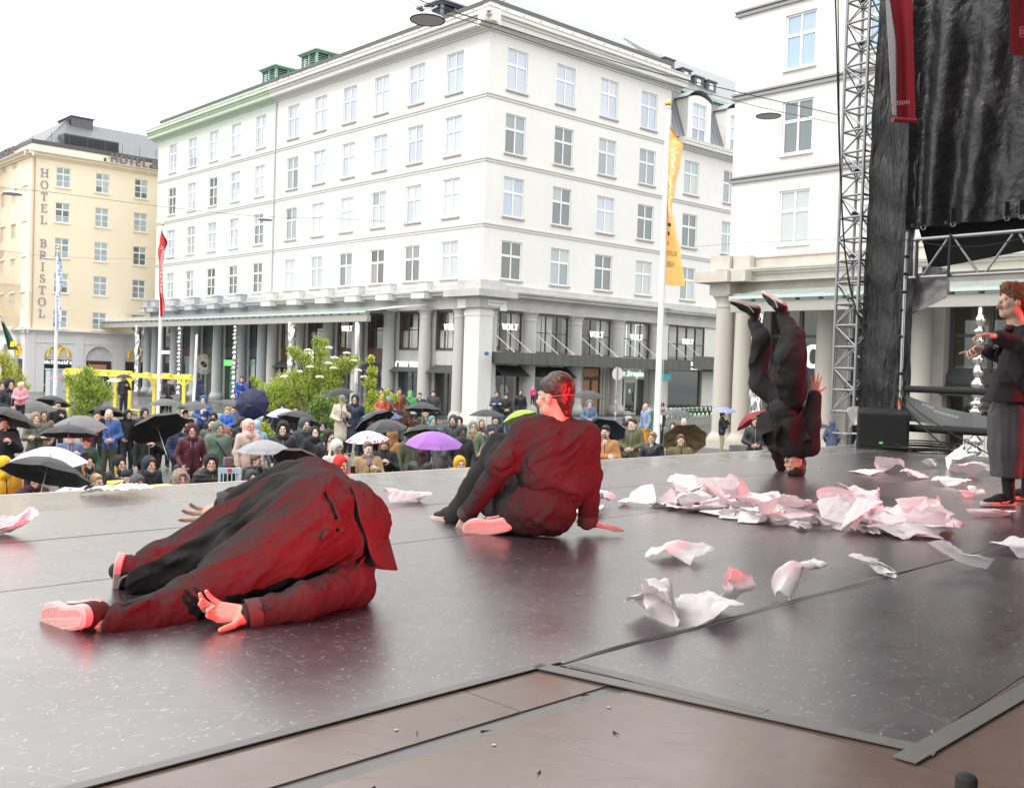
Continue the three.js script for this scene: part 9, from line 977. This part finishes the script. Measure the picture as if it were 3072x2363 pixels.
// ---------------------------------------------------------------- crumpled sheets of paper on the stage
const M_PAPER = mat([0.92, 0.87, 0.89], 0.95, { phys: 1, transmission: 0.35, thickness: 0, bumpMap: rep(T_FINE, 3), bumpScale: 0.0008 });
function paperGeo(seed, o = {}) {
  const r = rng(seed * 31 + 7), W = 0.21 * (o.s || 1), H = 0.297 * (o.s || 1), n = 14, m = 18, fl = [];
  for (let k = 0; k < (o.n || 5); k++) { const a = r() * 6.283; fl.push([Math.cos(a), Math.sin(a), (r() - 0.5) * 0.16, (r() - 0.5) * (o.f || 2.2), 0.012 + r() * 0.02]); }
  if (o.roll) fl.length = 1;
  const pts = (u, v) => { let p = V((u - 0.5) * W, 0, (v - 0.5) * H); if (o.roll) { const R = 0.03, a = (p.x / W + 0.5) * 5.2, k = 1 + v * 0.6; p = V(Math.cos(a) * R * k, Math.sin(a) * R * (1.15 - 0.75 * sstep(0.4, 0.9, v)), p.z); }
    const x0 = (u - 0.5) * W, z0 = (v - 0.5) * H; for (const [cx, cz, off, ang, rad] of fl) { const d = x0 * cx + z0 * cz - off; if (d < -rad) continue; const t = sstep(-rad, rad * 2, d) * ang, ax = V(-cz, 0, cx), o2 = V(cx * off, 0, cz * off); p.sub(o2).applyAxisAngle(ax, t).add(o2); }
    const c = o.c ?? 0.014; return p.add(V(0, c * (Math.abs(noise(x0 * 17, z0 * 17, seed)) * 2 - 0.5) + c * 0.5 * noise(x0 * 42, z0 * 42, seed + 3), c * 0.6 * noise(x0 * 15, z0 * 15, seed + 9))); };
  const g = sheet(pts, n, m, 0.0012); g.rotateX((r() - 0.5) * (o.tilt ?? 0.5)); g.rotateZ((r() - 0.5) * (o.tilt ?? 0.5)); g.computeBoundingBox(); g.translate(0, -g.boundingBox.min.y, 0); const h = g.boundingBox.max.y - g.boundingBox.min.y, mx = o.h || 0.3; if (h > mx) g.scale(1, mx / h, 1); g.computeVertexNormals(); return g;
}
{
  const sheetAt = (px, py, seed, yaw, label, o = {}) => { const m = mesh('paper_sheet', paperGeo(seed, o), o.mat || M_PAPER, scene); tag(m, label, 'paper', o.group); m.position.copy(o.pos || G(px, py, 0)).setY((o.y || 0) + 0.0015); m.rotation.y = yaw; return m; };
  const loose = [
    [345, 1488, 1, 0.9, 'wavy flat sheet of paper on the wet stage edge at the left', { s: 1.5, f: 0.9, n: 4, c: 0.03, h: 0.09, tilt: 0.1 }], [62, 1600, 2, 0.3, 'folded sheet of paper on the mat at the left border', { s: 1.15, f: 2.2 }], [1222, 1508, 3, 2.0, 'crumpled sheet between the folded and the sitting performer', { h: 0.1 }], [1475, 1500, 44, 1.0, 'sheet of paper showing between the legs of the sitting performer', { h: 0.16 }],
    [1800, 1515, 4, 0.5, 'rolled sheet just right of the sitting performer', { roll: 1 }], [1760, 1540, 45, 1.4, 'flat sheet just behind the propping arm of the sitting performer', { h: 0.06 }], [1915, 1518, 5, 1.4, 'bent sheet at the left end of the paper heap', { h: 0.16 }], [2045, 1682, 6, 0.7, 'lone crumpled sheet on the mat in front of the paper heap', { h: 0.11 }],
    [2010, 1868, 7, 0.4, 'largest crumpled sheet lying near the joint in the mat', { s: 1.1, h: 0.2, c: 0.018, f: 2.6 }], [2078, 1872, 46, 2.0, 'second crumpled sheet leaning on the largest one', { s: 1.05, h: 0.13, c: 0.018 }], [2180, 1845, 8, 1.9, 'boxy crumpled sheet on the mat joint', { s: 1.0, h: 0.19, f: 2.8, tilt: 2 }], [2385, 1788, 9, 2.2, 'rolled up sheet with flattened end beside the mat joint', { roll: 1, s: 1.1 }],
    [2630, 1716, 10, 0.2, 'narrow pointed sheet touching the mat joint', { h: 0.08, f: 2.8 }], [2890, 1702, 11, 1.1, 'twisted sheet shaped like a bow near the right', { h: 0.14, f: 2.6 }], [3070, 1668, 12, 0.4, 'flat sheet cut off by the right border', { h: 0.09 }], [2985, 1552, 13, 0.1, 'flattened sheet in front of the black shoe', { h: 0.07 }], [2896, 1490, 14, 0.8, 'small crumpled ball of paper near the shoe', { s: 0.7, f: 3, n: 8, h: 0.09 }],
    [2592, 1421, 15, 0.5, 'long thin curled sheet at the back of the mat', { h: 0.05, f: 1.2 }], [2668, 1418, 16, 1.3, 'upturned sheet at the back beside the thin curled one', { h: 0.17 }], [2745, 1434, 17, 2.4, 'sheet with one raised corner behind the heap', { h: 0.2 }], [2800, 1402, 18, 0.8, 'left sheet of the small back group of papers', { h: 0.1 }], [2862, 1410, 19, 0.2, 'big upright sheet of the small back group of papers', { s: 1.4, h: 0.28, f: 2.6 }], [2900, 1432, 20, 1.7, 'front sheet of the small back group of papers', { h: 0.16 }], [2852, 1456, 21, 0.5, 'low sheet in front of the small back group', { h: 0.1 }], [2958, 1422, 22, 1.0, 'pale sheet right of the small back group', { h: 0.13 }],
    [2843, 1598, 23, 0.9, 'reddish crumpled ball at the right end of the paper heap', { s: 0.95, n: 9, f: 3, h: 0.11 }],
  ]; loose.forEach((a) => sheetAt(...a));
  const r = rng(99), GRP = 'crumpled sheets in the large paper heap', lab = 'crumpled white sheet lying in the large heap of paper';
  for (let k = 0; k < 78; k++) { const u = Math.pow(r(), 0.85), side = r() * 2 - 1, px = lerp(2020, 2835, u) + (r() - 0.5) * 50, hw = u < 0.5 ? lerp(16, 40, u * 2) : lerp(40, 26, (u - 0.5) * 2), py = lerp(1512, 1596, u) + side * hw, core = (1 - Math.abs(side)) * sstep(0, 0.2, u) * sstep(1.05, 0.85, u), up = r() < 0.26 && (px < 2280 || px > 2480 || side > 0.2); sheetAt(px, py, 100 + k, r() * 6.28, lab, { group: GRP, s: 0.9 + r() * 0.25, n: 4, f: 2.2 + r() * 1.2, c: 0.012, h: up ? 0.17 + 0.06 * r() : 0.05 + core * 0.07, tilt: up ? 3.4 : 0.4 + core, y: core * 0.03 * r() }); }
  const post = thing('stand_post', 'black rounded top of a stand at the bottom right border', 'stand', (() => { const p = P(2901, 2320, 0.9); return V(p.x, 0, p.z); })()), h = P(2901, 2320, 0.9).y; mesh('post', lathe([[0.0, h], [0.0075, h - 0.001], [0.0093, h - 0.004], [0.0096, h - 0.02], [0.009, h - 0.022], [0.009, 0.02], [0.08, 0.012], [0.08, 0], [0, 0]], 20), M_RUBBER, post);
}
renderer.render(scene, camera);
